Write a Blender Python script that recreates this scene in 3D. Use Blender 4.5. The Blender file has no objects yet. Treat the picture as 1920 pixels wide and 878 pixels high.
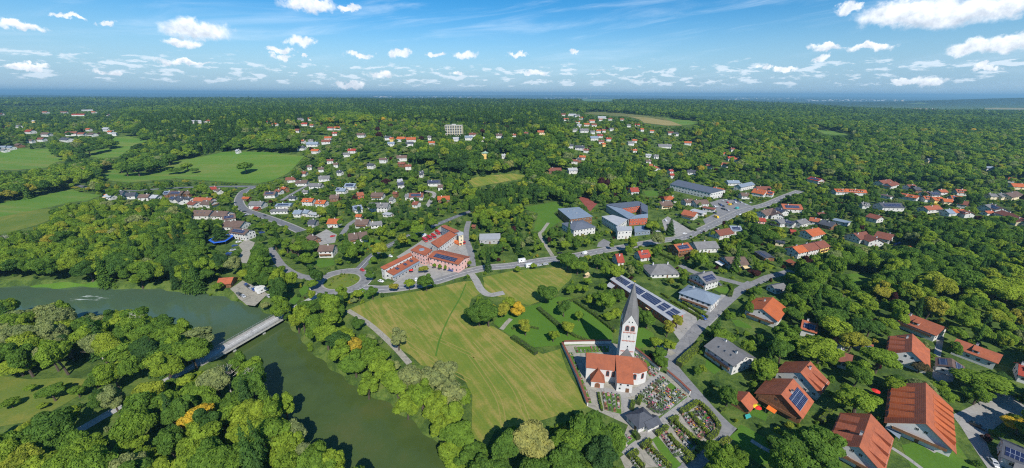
import bpy, bmesh, math, random
import numpy as np
from mathutils import Vector, Matrix, noise as mnoise

# ------------------------------------------------------------------ camera, sky, sun, exposure
SC = bpy.context.scene
HAZE = 0.000085
COL = SC.collection
random.seed(7); RNG = np.random.default_rng(11)
FPX, EYE = 703.0, 120.0                       # focal length in photo pixels (1920 wide), height of the drone
PITCH = math.atan(263 / 703.0); ROLL = math.radians(0.27)
cam_d = bpy.data.cameras.new("camera"); cam = bpy.data.objects.new("camera", cam_d); COL.objects.link(cam)
cam_d.sensor_width = 36.0; cam_d.lens = 36.0 * FPX / 1920.0
cam_d.clip_start = 1.0; cam_d.clip_end = 120000.0
FW = Vector((0, math.cos(PITCH), -math.sin(PITCH))); UP0 = Vector((0, math.sin(PITCH), math.cos(PITCH))); RT0 = Vector((1, 0, 0))
RT = RT0 * math.cos(ROLL) + UP0 * math.sin(ROLL); UPV = UP0 * math.cos(ROLL) - RT0 * math.sin(ROLL)
m = Matrix((RT, UPV, -FW)).transposed().to_4x4(); m.translation = (0, 0, EYE)
cam.matrix_world = m
SC.camera = cam

SUN_AZ = math.atan2(-13.8, 39.6)              # heading of the shadows
SUN_EL = math.radians(44.0)
sd = bpy.data.lights.new("sun", 'SUN'); sd.energy = 4.2; sd.angle = math.radians(0.5); sd.color = (1.0, 0.955, 0.88)
sun = bpy.data.objects.new("sun", sd); COL.objects.link(sun)
LDIR = Vector((math.sin(SUN_AZ) * math.cos(SUN_EL), math.cos(SUN_AZ) * math.cos(SUN_EL), -math.sin(SUN_EL)))
sun.rotation_euler = LDIR.to_track_quat('-Z', 'Y').to_euler(); sun.location = (60, -150, 300)

SC.view_settings.view_transform = 'Standard'; SC.view_settings.look = 'None'
SC.view_settings.gamma = 1.0; SC.view_settings.use_curve_mapping = False
SC.view_settings.exposure = 0.45
cy = SC.cycles
cy.max_bounces = 6; cy.diffuse_bounces = 3; cy.glossy_bounces = 2; cy.transmission_bounces = 2; cy.transparent_max_bounces = 4
cy.volume_bounces = 0; cy.use_denoising = False; cy.caustics_reflective = False; cy.caustics_refractive = False
cy.sample_clamp_indirect = 4.0
cy.pixel_filter_type = 'BLACKMAN_HARRIS'; cy.filter_width = 1.15

def pxray(px, py):
    v = FW * FPX + RT * (px - 960.0) - UPV * (py - 439.0)
    return v

class NT:
    """small helper to write node trees"""
    def __init__(s, tree): s.t = tree; s.n = tree.nodes; s.l = tree.links
    def node(s, typ, **kw):
        nd = s.n.new(typ)
        for k, v in kw.items(): setattr(nd, k, v)
        return nd
    def put(s, sock, v):
        if isinstance(v, bpy.types.NodeSocket): s.l.new(v, sock)
        elif v is not None:
            if hasattr(sock.default_value, '__len__') and not hasattr(v, '__len__'): v = (v,) * len(sock.default_value)
            if hasattr(sock.default_value, '__len__') and len(sock.default_value) == 4 and len(v) == 3: v = (*v, 1.0)
            sock.default_value = v
    def math(s, op, a, b=None, c=None, clamp=False):
        nd = s.node('ShaderNodeMath', operation=op); nd.use_clamp = clamp
        s.put(nd.inputs[0], a); s.put(nd.inputs[1], b); s.put(nd.inputs[2], c)
        return nd.outputs[0]
    def vec(s, op, a, b=None, c=None):
        nd = s.node('ShaderNodeVectorMath', operation=op)
        s.put(nd.inputs[0], a); s.put(nd.inputs[1], b); s.put(nd.inputs[2], c)
        return nd.outputs['Value'] if op in ('LENGTH', 'DOT_PRODUCT', 'DISTANCE') else nd.outputs[0]
    def mix(s, f, a, b, mode='MIX'):
        nd = s.node('ShaderNodeMix', data_type='RGBA', blend_type=mode); nd.clamp_factor = True
        s.put(nd.inputs['Factor'], f); s.put(nd.inputs['A'] if 0 else nd.inputs[6], a); s.put(nd.inputs[7], b)
        return nd.outputs[2]
    def sstep(s, x, lo, hi, to0=0.0, to1=1.0):
        nd = s.node('ShaderNodeMapRange', interpolation_type='SMOOTHSTEP')
        s.put(nd.inputs[0], x); nd.inputs[1].default_value = lo; nd.inputs[2].default_value = hi
        nd.inputs[3].default_value = to0; nd.inputs[4].default_value = to1
        return nd.outputs[0]
    def noise(s, vec, scale, detail=3, rough=0.55, dim='3D', dist=0.0, color=False):
        nd = s.node('ShaderNodeTexNoise', noise_dimensions=dim)
        s.put(nd.inputs['Vector'], vec); nd.inputs['Scale'].default_value = scale
        nd.inputs['Detail'].default_value = detail; nd.inputs['Roughness'].default_value = rough
        nd.inputs['Distortion'].default_value = dist
        return nd.outputs['Color'] if color else nd.outputs['Fac']
    def ramp(s, f, stops, interp='LINEAR'):
        nd = s.node('ShaderNodeValToRGB'); nd.color_ramp.interpolation = interp
        e = nd.color_ramp.elements
        while len(e) < len(stops): e.new(0.5)
        for el, (p, c) in zip(e, stops): el.position = p; el.color = (*c, 1.0)
        s.put(nd.inputs[0], f); return nd.outputs[0]
    def comb(s, x, y, z=0.0):
        nd = s.node('ShaderNodeCombineXYZ'); s.put(nd.inputs[0], x); s.put(nd.inputs[1], y); s.put(nd.inputs[2], z); return nd.outputs[0]
    def sep(s, v):
        nd = s.node('ShaderNodeSeparateXYZ'); s.put(nd.inputs[0], v); return nd.outputs

# --- world: Nishita sky with cumulus clouds at their own bearing and elevation
world = bpy.data.worlds.new("World"); SC.world = world; world.use_nodes = True
W = NT(world.node_tree)
for nd in list(W.n): W.n.remove(nd)
sky = W.node('ShaderNodeTexSky', sky_type='NISHITA'); sky.sun_disc = False
sky.sun_elevation = SUN_EL; sky.sun_rotation = math.atan2(-LDIR.x, -LDIR.y)
sky.altitude = 700; sky.air_density = 1.0; sky.dust_density = 0.35; sky.ozone_density = 2.2
dirv = W.node('ShaderNodeTexCoord').outputs['Generated']
dx, dy, dz = W.sep(dirv)
az = W.math('ARCTAN2', dx, dy); el = W.math('ARCSINE', dz)
def azel(px, py):
    v = pxray(px, py).normalized(); return math.atan2(v.x, v.y), math.asin(v.z)
hs = W.node('ShaderNodeHueSaturation'); W.put(hs.inputs['Color'], sky.outputs[0])
hs.inputs['Saturation'].default_value = 1.55; hs.inputs['Value'].default_value = 0.78
skyc = hs.outputs[0]
# pale, slightly milky air low over the horizon
low = W.sstep(el, 0.0, 0.17, 0.80, 0.0)
skyc = W.mix(low, skyc, (1.75, 3.25, 5.0))
# warped sky coordinates
wn = W.noise(dirv, 34.0, 7, 0.62, color=True)
warp = W.vec('MULTIPLY', W.vec('SUBTRACT', wn, (0.5, 0.5, 0.5)), (0.075, 0.040, 0.0))
uv = W.vec('ADD', W.comb(az, el, 0.0), warp)
CLOUDS = [(372,56,66,20),(346,79,36,9),(48,50,48,10),(580,8,52,16),(656,16,20,8),(208,45,16,7),(563,78,24,10),(527,94,22,8),
 (525,108,18,6),(571,103,9,5),(753,102,22,8),(873,103,24,8),(676,103,24,6),(815,102,18,4),(970,102,22,5),(1077,98,12,5),
 (1590,14,26,12),(1690,26,95,24),(1790,24,120,30),(1880,12,80,24),(1550,90,38,7),(1632,89,44,8),(1540,108,18,6),(1826,89,54,15),
 (1895,80,52,18),(1838,126,28,6),(1700,151,34,7),(1745,151,38,10),(1437,127,16,5),(1475,129,22,5),(55,123,40,5),(345,118,46,5),
 (215,135,22,6),(712,142,24,8),(660,160,28,6),(1000,137,28,5),(130,31,30,5),(860,136,18,5)]
best = None; vsum = None
for (px, py, rx, ry) in CLOUDS:
    a0, e0 = azel(px, py); a1, _ = azel(px + rx, py); _, e1 = azel(px, py - ry)
    sx = 1.0 / max(a1 - a0, 1e-4); sy = 1.0 / max(e1 - e0, 1e-4)
    d = W.vec('MULTIPLY_ADD', uv, (sx, sy, 0), (-a0 * sx, -e0 * sy, 0))
    ln = W.vec('LENGTH', d)
    if rx >= 36:
        yy = W.sep(d)[1]; wgt = W.math('SUBTRACT', 1.25, ln, clamp=True)
        tv = W.math('MULTIPLY', wgt, yy)
        vsum = tv if vsum is None else W.math('ADD', vsum, tv)
    best = ln if best is None else W.math('MINIMUM', best, ln)
mask = W.sstep(best, 1.18, 0.55)
# rows of small cumulus low over the horizon
bn = W.noise(W.comb(W.math('MULTIPLY', az, 26.0), W.math('MULTIPLY', el, 95.0), 3.1), 1.0, 6, 0.6)
bwin = W.math('MULTIPLY', W.sstep(el, 0.008, 0.022), W.sstep(el, 0.085, 0.050))
bmask = W.math('MULTIPLY', W.sstep(W.math('MULTIPLY_ADD', bwin, 0.14, bn), 0.645, 0.75), bwin)
# thin cirrus veils
cn = W.noise(W.comb(W.math('MULTIPLY_ADD', el, 6.0, W.math('MULTIPLY', az, 2.2)), W.math('MULTIPLY_ADD', az, -3.5, W.math('MULTIPLY', el, 26.0)), 7.7), 1.0, 6, 0.6, dist=0.6)
cmask = W.math('MULTIPLY', W.sstep(cn, 0.46, 0.85), W.sstep(el, 0.02, 0.16, 0.26, 0.58))
shade = W.math('MULTIPLY_ADD', vsum, 0.55, W.math('MULTIPLY_ADD', W.math('SUBTRACT', wn if 0 else W.noise(dirv, 60.0, 5, 0.6), 0.5), 1.6, 0.62), clamp=True)
cloudc = W.mix(shade, (3.4, 4.0, 4.9), (8.6, 8.7, 8.8))
c = W.mix(cmask, skyc, (5.2, 6.4, 7.6))
c = W.mix(W.math('MULTIPLY', bmask, 0.72), c, (5.9, 6.6, 7.3))
c = W.mix(W.math('MULTIPLY', mask, 0.92), c, cloudc)
bg = W.node('ShaderNodeBackground'); W.put(bg.inputs[0], c); bg.inputs[1].default_value = 0.115
W.l.new(bg.outputs[0], W.node('ShaderNodeOutputWorld').inputs[0])

# ------------------------------------------------------------------ the lie of the land
def sm(a, b, x):
    t = np.clip((np.asarray(x, float) - a) / (b - a), 0, 1); return t * t * (3 - 2 * t)
def hills(x, y):
    x = np.asarray(x, float); y = np.asarray(y, float)
    r = np.hypot(x, y) + 1e-6; q = x / np.maximum(y, 50.0)
    ph = 42.0 - 22.0 * sm(0.35, 0.95, q) - 8.0 * sm(-0.6, -1.1, q)          # height of the wooded plateau
    start = 455.0 + 60.0 * np.sin(x / 170.0) + 150.0 * sm(150, 420, x) + 90.0 * sm(-150, -400, x)
    h = ph * sm(start, start + 330.0, y)
    h = h + 3.5 * sm(650, 900, y) * (np.sin(x / 210.0 + 1.0) * np.cos(y / 260.0) + 0.6 * np.sin(x / 95.0 - y / 140.0))
    end = 4300.0 - 2000.0 * sm(0.45, 1.0, q)
    fall = sm(end, end + 900.0, y)
    h = h * (1 - fall) - 8.0 * fall
    far = sm(6000, 9000, y)
    h = h + far * 14.0 * np.sin(x / 2300.0 + 0.7) * np.sin(y / 3100.0) + 62.0 * sm(15000, 26000, y) * (0.75 + 0.25 * np.sin(x / 4100.0))
    h = h + 120.0 * np.exp(-((x - 8600.0) / 2900.0) ** 2 - ((y - 5900.0) / 800.0) ** 2)          # wooded ridge on the right
    h = h + 52.0 * np.exp(-((x - 3200.0) / 1300.0) ** 2 - ((y - 8200.0) / 700.0) ** 2)
    h = h + 60.0 * np.exp(-((x + 9500.0) / 3800.0) ** 2 - ((y - 7800.0) / 900.0) ** 2)
    return h
WATER = -3.0
RIV_PX = [(-420, 566), (-150, 568), (0, 570), (120, 571), (250, 574), (350, 585), (425, 604), (480, 640), (530, 686), (602, 745), (667, 800), (740, 870), (820, 950), (890, 1040)]
def ray_at(px, py, z):
    v = pxray(px, py); t = (z - EYE) / v.z
    return np.array([v.x * t, v.y * t])
RIV = np.array([ray_at(a, b, WATER) for a, b in RIV_PX])
RIV_W = np.array([20, 20, 20, 20, 18.5, 17.5, 16.5, 14.5, 12, 12, 12.5, 12.5, 12.5, 12.5])     # half widths
def river_d(x, y):
    """distance outside the water's edge (negative = in the water)"""
    x = np.asarray(x, float); y = np.asarray(y, float); best = np.full(np.broadcast(x, y).shape, 1e9)
    for i in range(len(RIV) - 1):
        a, b = RIV[i], RIV[i + 1]; e = b - a
        t = np.clip(((x - a[0]) * e[0] + (y - a[1]) * e[1]) / (e @ e), 0, 1)
        d = np.hypot(x - a[0] - t * e[0], y - a[1] - t * e[1]) - (RIV_W[i] * (1 - t) + RIV_W[i + 1] * t)
        best = np.minimum(best, d)
    return best + 1.2 * np.sin(x / 7.0 + y / 11.0) + 0.8 * np.sin(x / 3.1 - y / 4.3)
def ground(x, y):
    d = river_d(x, y)
    return hills(x, y) - 5.6 * (1 - sm(-3.0, 6.5, d))
def gz(x, y): return float(ground(x, y))
def hz(x, y): return float(hills(x, y))
def at(px, py, h=0.0):
    """the point h metres above the land that photo pixel (px, py) looks at"""
    v = pxray(px, py); d = np.array(v) / v.y
    if hills(0, 400) == 0: pass
    y0 = 40.0; lo = y0
    ys = np.concatenate([np.arange(60, 1200, 6.0), np.arange(1200, 30000, 60.0)])
    zz = EYE + d[2] * ys; hh = hills(d[0] * ys, ys) + h
    k = np.argmax(zz < hh)
    if zz[k] >= hh[k]: k = len(ys) - 1
    a = ys[max(k - 1, 0)]; b = ys[k]
    for _ in range(24):
        mid = 0.5 * (a + b)
        if EYE + d[2] * mid < hz(d[0] * mid, mid) + h: b = mid
        else: a = mid
    return Vector((d[0] * b, b, hz(d[0] * b, b)))
FWn, RTn, UPn = np.array(FW), np.array(RT), np.array(UPV)
def proj(x, y, z):
    x = np.asarray(x, float); y = np.asarray(y, float); z = np.asarray(z, float) - EYE
    c = x * FWn[0] + y * FWn[1] + z * FWn[2]; c = np.maximum(c, 1e-3)
    return 960 + FPX * (x * RTn[0] + y * RTn[1] + z * RTn[2]) / c, 439 - FPX * (x * UPn[0] + y * UPn[1] + z * UPn[2]) / c
# ------------------------------------------------------------------ materials
def new_mat(name):
    mt = bpy.data.materials.new(name); mt.use_nodes = True
    t = NT(mt.node_tree); b = t.n['Principled BSDF']; return mt, t, b
def coords(t, kind='Object'):
    return t.node('ShaderNodeTexCoord').outputs[kind]
def worldpos(t): return t.node('ShaderNodeNewGeometry').outputs['Position']
def simple(name, col, rough=0.7, var=0.18, scale=1.5, metal=0.0, spec=0.4):
    """a plain coating, slightly uneven"""
    mt, t, b = new_mat(name)
    n = t.noise(coords(t), scale, 5, 0.65)
    lo = tuple(c * (1 - var) for c in col); hi = tuple(min(c * (1 + var), 0.95) for c in col)
    t.put(b.inputs['Base Color'], t.mix(t.sstep(n, 0.3, 0.7), lo, hi))
    b.inputs['Roughness'].default_value = rough; b.inputs['Metallic'].default_value = metal
    b.inputs['Specular IOR Level'].default_value = spec
    return mt
def roofmat(name, a, bcol, dark, rough=0.75):
    """tiled roof: fine rows of tiles, weathered patches, moss"""
    mt, t, b = new_mat(name); co = coords(t)
    oi = t.node('ShaderNodeObjectInfo').outputs['Random']; co2 = t.vec('ADD', co, t.comb(t.math('MULTIPLY', oi, 90.0), 0.0, 0.0)); big = t.noise(co2, 0.30, 5, 0.65); fine = t.noise(co2, 3.6, 3, 0.7)
    x, y, z = t.sep(co)
    rows = t.math('FRACT', t.math('MULTIPLY', z, 3.2))
    cols = t.math('FRACT', t.math('MULTIPLY', t.math('ADD', x, t.math('MULTIPLY', y, 0.013)), 3.0))
    c = t.mix(t.sstep(big, 0.32, 0.68), a, bcol)
    c = t.mix(t.math('MULTIPLY', t.sstep(fine, 0.55, 0.75), 0.55), c, dark)
    streak = t.noise(t.vec('MULTIPLY', co, (1.3, 1.3, 0.14)), 1.0, 4, 0.6)
    c = t.mix(t.math('MULTIPLY', t.sstep(streak, 0.52, 0.74), 0.45), c, dark)
    moss = t.noise(co2, 0.75, 5, 0.7); c = t.mix(t.math('MULTIPLY', t.sstep(moss, 0.58, 0.72), 0.40), c, tuple(v * 0.62 + 0.012 for v in dark))
    c = t.mix(t.math('MULTIPLY', t.math('ABSOLUTE', t.math('SUBTRACT', oi, 0.5)), 0.7), c, dark)
    t.put(b.inputs['Base Color'], c); b.inputs['Roughness'].default_value = rough
    b.inputs['Specular IOR Level'].default_value = 0.25
    bp = t.node('ShaderNodeBump'); bp.inputs['Strength'].default_value = 0.5; bp.inputs['Distance'].default_value = 0.05
    t.put(bp.inputs['Height'], t.math('ADD', rows, t.math('MULTIPLY', cols, 0.6))); t.l.new(bp.outputs[0], b.inputs['Normal'])
    return mt
M = {}
M['orange'] = roofmat('orange_tiles', (0.50, 0.125, 0.038), (0.38, 0.10, 0.036), (0.27, 0.075, 0.03))
M['church'] = roofmat('church_tiles', (0.37, 0.105, 0.045), (0.29, 0.085, 0.04), (0.17, 0.06, 0.035))
M['terracotta'] = roofmat('terracotta_tiles', (0.43, 0.122, 0.054), (0.32, 0.095, 0.048), (0.16, 0.06, 0.035))
M['red'] = roofmat('red_tiles', (0.38, 0.055, 0.03), (0.30, 0.05, 0.03), (0.16, 0.04, 0.03))
M['russet'] = roofmat('russet_tiles', (0.25, 0.082, 0.05), (0.20, 0.07, 0.046), (0.11, 0.05, 0.038))
M['brown'] = roofmat('brown_tiles', (0.175, 0.115, 0.09), (0.135, 0.088, 0.07), (0.075, 0.055, 0.046))
M['grey'] = roofmat('grey_tiles', (0.21, 0.205, 0.205), (0.165, 0.16, 0.16), (0.09, 0.088, 0.088))
M['slate'] = roofmat('dark_slate', (0.085, 0.092, 0.11), (0.065, 0.07, 0.085), (0.04, 0.043, 0.05))
M['slateblue'] = roofmat('slate_blue_sheet', (0.135, 0.15, 0.185), (0.11, 0.125, 0.155), (0.07, 0.08, 0.10), 0.55)
M['bluegrey'] = roofmat('blue_grey_sheet', (0.25, 0.30, 0.36), (0.20, 0.25, 0.31), (0.13, 0.16, 0.2), 0.5)
M['palegrey'] = roofmat('pale_grey_sheet', (0.42, 0.43, 0.44), (0.36, 0.37, 0.385), (0.25, 0.25, 0.26), 0.6)
M['greenroof'] = roofmat('patina_green_sheet', (0.26, 0.40, 0.31), (0.22, 0.34, 0.27), (0.15, 0.22, 0.18))
M['white'] = simple('white_plaster', (0.58, 0.57, 0.545), 0.85, 0.05, 0.6)
M['cream'] = simple('cream_plaster', (0.70, 0.60, 0.40), 0.85, 0.07, 0.6)
M['pink'] = simple('pink_plaster', (0.72, 0.43, 0.38), 0.85, 0.06, 0.6)
M['yellow'] = simple('yellow_plaster', (0.74, 0.52, 0.16), 0.85, 0.06, 0.6)
M['timber'] = simple('brown_timber', (0.20, 0.095, 0.045), 0.7, 0.25, 2.0)
M['redwood'] = simple('red_timber', (0.42, 0.10, 0.055), 0.7, 0.2, 2.0)
M['greywall'] = simple('grey_render', (0.36, 0.36, 0.36), 0.85, 0.1, 0.8)
M['concrete'] = simple('concrete', (0.42, 0.41, 0.385), 0.9, 0.14, 0.9)
M['frame'] = simple('white_frame', (0.6, 0.6, 0.58), 0.6, 0.03, 2.0)
M['woodframe'] = simple('wood_frame', (0.16, 0.08, 0.04), 0.6, 0.15, 3.0)
M['metal'] = simple('grey_metal', (0.45, 0.46, 0.47), 0.4, 0.08, 2.0, 0.6)
M['darkmetal'] = simple('dark_metal', (0.06, 0.065, 0.07), 0.5, 0.1, 2.0)
M['awning'] = simple('orange_canvas', (0.75, 0.17, 0.02), 0.8, 0.08, 2.0)
M['bluecanvas'] = simple('blue_canvas', (0.03, 0.14, 0.62), 0.6, 0.1, 2.0)
M['sail'] = simple('sand_canvas', (0.72, 0.55, 0.28), 0.8, 0.06, 2.0)
M['redcloth'] = simple('red_cloth', (0.62, 0.03, 0.02), 0.7, 0.06, 2.0)
M['yellowcloth'] = simple('yellow_cloth', (0.80, 0.55, 0.02), 0.7, 0.06, 2.0)
M['teal'] = simple('teal_paint', (0.05, 0.36, 0.32), 0.6, 0.08, 2.0)
def glassmat():
    mt, t, b = new_mat('window_glass')
    n = t.noise(coords(t), 1.2, 2); t.put(b.inputs['Base Color'], t.mix(n, (0.012, 0.018, 0.026), (0.05, 0.06, 0.075)))
    b.inputs['Roughness'].default_value = 0.08; b.inputs['Specular IOR Level'].default_value = 0.6; return mt
M['glass'] = glassmat()
def solarmat():
    mt, t, b = new_mat('solar_cells'); x, y, z = t.sep(coords(t))
    def line(v, per, w):
        f = t.math('FRACT', t.math('DIVIDE', v, per)); return t.math('LESS_THAN', f, w)
    g = t.math('MAXIMUM', line(x, 1.05, 0.07), line(y, 1.7, 0.05))
    n = t.noise(coords(t), 0.8, 2)
    t.put(b.inputs['Base Color'], t.mix(g, t.mix(n, (0.010, 0.014, 0.045), (0.018, 0.026, 0.075)), (0.30, 0.33, 0.38)))
    b.inputs['Roughness'].default_value = 0.22; return mt
M['solar'] = solarmat()

def groundmat():
    mt, t, b = new_mat('undergrowth_and_gardens'); p = worldpos(t)
    big = t.noise(p, 0.016, 4); mid = t.noise(p, 0.11, 4, 0.6); fine = t.noise(p, 0.9, 3, 0.7)
    c = t.ramp(t.math('MULTIPLY_ADD', fine, 0.35, t.math('MULTIPLY', mid, 0.65)), [(0.30, (0.024, 0.044, 0.014)), (0.46, (0.052, 0.092, 0.020)), (0.55, (0.095, 0.145, 0.028)), (0.70, (0.15, 0.165, 0.05))])
    # far plains: patchwork of woods and fields
    x, y, z = t.sep(p); far = t.sstep(y, 4300.0, 5600.0)
    vo = t.node('ShaderNodeTexVoronoi', feature='F1'); t.put(vo.inputs['Vector'], t.vec('MULTIPLY', p, (0.0010, 0.0016, 0.0))); vo.inputs['Scale'].default_value = 1.0
    cell = t.ramp(t.sep(vo.outputs['Color'])[0], [(0.0, (0.022, 0.045, 0.018)), (0.62, (0.026, 0.05, 0.02)), (0.60, (0.16, 0.24, 0.07)), (0.8, (0.36, 0.33, 0.17)), (0.86, (0.024, 0.05, 0.02))], 'CONSTANT')
    wood = t.sstep(t.noise(p, 0.00042, 5, 0.6), 0.38, 0.46)
    cell = t.mix(wood, cell, (0.022, 0.046, 0.02))
    t.put(b.inputs['Base Color'], t.mix(far, c, cell)); b.inputs['Roughness'].default_value = 0.95; b.inputs['Specular IOR Level'].default_value = 0.1
    bp = t.node('ShaderNodeBump'); bp.inputs['Strength'].default_value = 0.7; bp.inputs['Distance'].default_value = 0.35
    t.put(bp.inputs['Height'], t.math('ADD', fine, mid)); t.l.new(bp.outputs[0], b.inputs['Normal'])
    return mt
M['ground'] = groundmat()
def grassmat(name, lush, mid, dry, dryness=0.5, stripe=None, stripe_amt=0.35, scale=1.0):
    """mown grass: lush to dry patches, optional mowing stripes (direction, spacing)"""
    mt, t, b = new_mat(name); p = worldpos(t)
    big = t.noise(p, 0.022 * scale, 5, 0.62); med = t.noise(p, 0.13, 4, 0.65); fine = t.noise(p, 1.3, 3, 0.75)
    f = t.math('MULTIPLY_ADD', med, 0.35, t.math('MULTIPLY', big, 0.65))
    if stripe:
        ang, per = stripe; x, y, z = t.sep(p)
        u = t.math('ADD', t.math('MULTIPLY', x, math.cos(ang) / per), t.math('MULTIPLY', y, math.sin(ang) / per))
        v = t.math('ADD', t.math('MULTIPLY', x, -math.sin(ang) / per), t.math('MULTIPLY', y, math.cos(ang) / per))
        sn = t.noise(t.comb(u, t.math('MULTIPLY', v, 0.04)), 1.0, 3, 0.6)
        f = t.math('ADD', f, t.math('MULTIPLY', t.math('SUBTRACT', sn, 0.5), stripe_amt))
    c = t.ramp(f, [(0.5 - 0.16 - dryness * 0.12, lush), (0.56 - dryness * 0.12, mid), (0.70 - dryness * 0.12, dry)])
    c = t.mix(t.sstep(fine, 0.35, 0.75, 0.35, 0.0), c, tuple(v * 0.55 for v in lush))
    t.put(b.inputs['Base Color'], c); b.inputs['Roughness'].default_value = 0.95; b.inputs['Specular IOR Level'].default_value = 0.1
    bp = t.node('ShaderNodeBump'); bp.inputs['Strength'].default_value = 0.4; bp.inputs['Distance'].default_value = 0.12
    t.put(bp.inputs['Height'], fine); t.l.new(bp.outputs[0], b.inputs['Normal'])
    return mt
M['meadow'] = grassmat('mown_meadow', (0.098, 0.18, 0.024), (0.185, 0.215, 0.036), (0.34, 0.265, 0.078), 0.70, (math.radians(33), 2.4), 0.55)
M['field'] = grassmat('pasture', (0.085, 0.19, 0.024), (0.125, 0.215, 0.032), (0.18, 0.22, 0.05), 0.25, (math.radians(82), 22.0), 1.2, 0.5)
M['lawn'] = grassmat('garden_lawn', (0.065, 0.15, 0.018), (0.095, 0.19, 0.024), (0.15, 0.19, 0.04), 0.15)
M['rough'] = grassmat('dry_rough_grass', (0.085, 0.155, 0.025), (0.15, 0.19, 0.035), (0.27, 0.235, 0.05), 0.4)
M['drytrack'] = grassmat('pressed_dry_grass', (0.20, 0.20, 0.045), (0.29, 0.25, 0.07), (0.34, 0.28, 0.10), 0.5)
M['stubble'] = grassmat('stubble_field', (0.24, 0.22, 0.075), (0.32, 0.26, 0.10), (0.37, 0.29, 0.13), 0.4, (math.radians(10), 30.0), 0.25, 0.4)
M['olive'] = grassmat('ripening_field', (0.12, 0.15, 0.04), (0.16, 0.17, 0.05), (0.22, 0.20, 0.07), 0.4, (math.radians(10), 30.0), 0.2, 0.4)
def pavemat(name, a, bcol, scale=0.25, rough=0.9):
    mt, t, b = new_mat(name); p = worldpos(t)
    n1 = t.noise(p, scale, 5, 0.65); n2 = t.noise(p, 2.5, 3, 0.7)
    c = t.mix(t.sstep(t.math('MULTIPLY_ADD', n2, 0.35, t.math('MULTIPLY', n1, 0.65)), 0.35, 0.65), a, bcol)
    cr = t.node('ShaderNodeTexVoronoi', feature='DISTANCE_TO_EDGE'); t.put(cr.inputs['Vector'], t.vec('ADD', p, t.vec('MULTIPLY', t.noise(p, 0.4, 2, color=True), (3, 3, 0)))); cr.inputs['Scale'].default_value = 0.16
    c = t.mix(t.sstep(cr.outputs[0], 0.012, 0.03, 0.45, 0.0), c, tuple(v * 0.55 for v in a))
    t.put(b.inputs['Base Color'], c); b.inputs['Roughness'].default_value = rough; b.inputs['Specular IOR Level'].default_value = 0.25
    return mt
M['asphalt'] = pavemat('worn_asphalt', (0.175, 0.175, 0.18), (0.24, 0.235, 0.23))
M['darkasphalt'] = pavemat('asphalt', (0.125, 0.13, 0.14), (0.17, 0.175, 0.18))
M['paving'] = pavemat('pale_paving', (0.26, 0.25, 0.23), (0.34, 0.325, 0.30))
M['gravel'] = pavemat('pale_gravel', (0.25, 0.235, 0.19), (0.34, 0.315, 0.26), 0.5)
M['bridge'] = pavemat('pale_bridge_deck', (0.33, 0.325, 0.31), (0.40, 0.39, 0.37))
M['sand'] = pavemat('sand', (0.42, 0.33, 0.19), (0.50, 0.40, 0.25), 0.4)
M['track'] = pavemat('red_sports_surface', (0.22, 0.06, 0.045), (0.27, 0.075, 0.055), 0.2)
M['mark'] = simple('road_paint', (0.74, 0.74, 0.72), 0.7, 0.12, 1.0)
def watermat():
    mt, t, b = new_mat('river_water'); p = worldpos(t)
    x, y, z = t.sep(p)
    n = t.noise(p, 0.03, 4, 0.6); n2 = t.noise(p, 0.16, 4, 0.6)
    c = t.ramp(t.math('MULTIPLY_ADD', n2, 0.25, t.math('MULTIPLY', n, 0.75)), [(0.32, (0.042, 0.068, 0.018)), (0.52, (0.058, 0.090, 0.025)), (0.70, (0.088, 0.100, 0.03))])
    # bluish shallow run above the weir and white water on the stones
    up = t.math('MULTIPLY', t.sstep(x, -95.0, -190.0), t.sstep(y, 168.0, 190.0))
    c = t.mix(t.math('MULTIPLY', up, 0.7), c, (0.065, 0.115, 0.078))
    q = t.comb(t.math('MULTIPLY', t.math('ADD', x, 268.0), 1 / 26.0), t.math('MULTIPLY', t.math('SUBTRACT', y, 209.0), 1 / 8.0))
    blob = t.sstep(t.vec('LENGTH', q), 1.15, 0.35)
    fo = t.sstep(t.math('MULTIPLY', t.noise(t.vec('MULTIPLY', p, (0.10, 0.5, 0)), 1.0, 6, 0.7), t.math('MULTIPLY_ADD', blob, 0.55, 0.42)), 0.50, 0.62)
    fo = t.math('MULTIPLY', fo, blob)
    c = t.mix(t.math('MULTIPLY', fo, .8), c, (0.55, 0.60, 0.57))
    t.put(b.inputs['Base Color'], c); t.put(b.inputs['Roughness'], t.math('MULTIPLY_ADD', fo, 0.6, 0.06)); b.inputs['IOR'].default_value = 1.33; b.inputs['Specular IOR Level'].default_value = 0.42
    bp = t.node('ShaderNodeBump'); bp.inputs['Strength'].default_value = 0.22; bp.inputs['Distance'].default_value = 0.12
    t.put(bp.inputs['Height'], t.noise(t.vec('MULTIPLY', p, (0.9, 0.9, 0)), 1.0, 4, 0.6)); t.l.new(bp.outputs[0], b.inputs['Normal'])
    return mt
M['water'] = watermat()
TINTS = [(p, tuple(v * k for v, k in zip(c, (2.08, 2.0, 1.7)))) for p, c in [(0.0, (0.020, 0.046, 0.020)), (0.18, (0.029, 0.064, 0.019)), (0.36, (0.047, 0.090, 0.019)), (0.52, (0.070, 0.116, 0.020)),
         (0.64, (0.090, 0.130, 0.021)), (0.74, (0.125, 0.122, 0.028)), (0.80, (0.24, 0.18, 0.022)), (0.86, (0.095, 0.118, 0.062)), (0.93, (0.078, 0.108, 0.058)), (1.0, (0.026, 0.012, 0.016))]]
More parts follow.
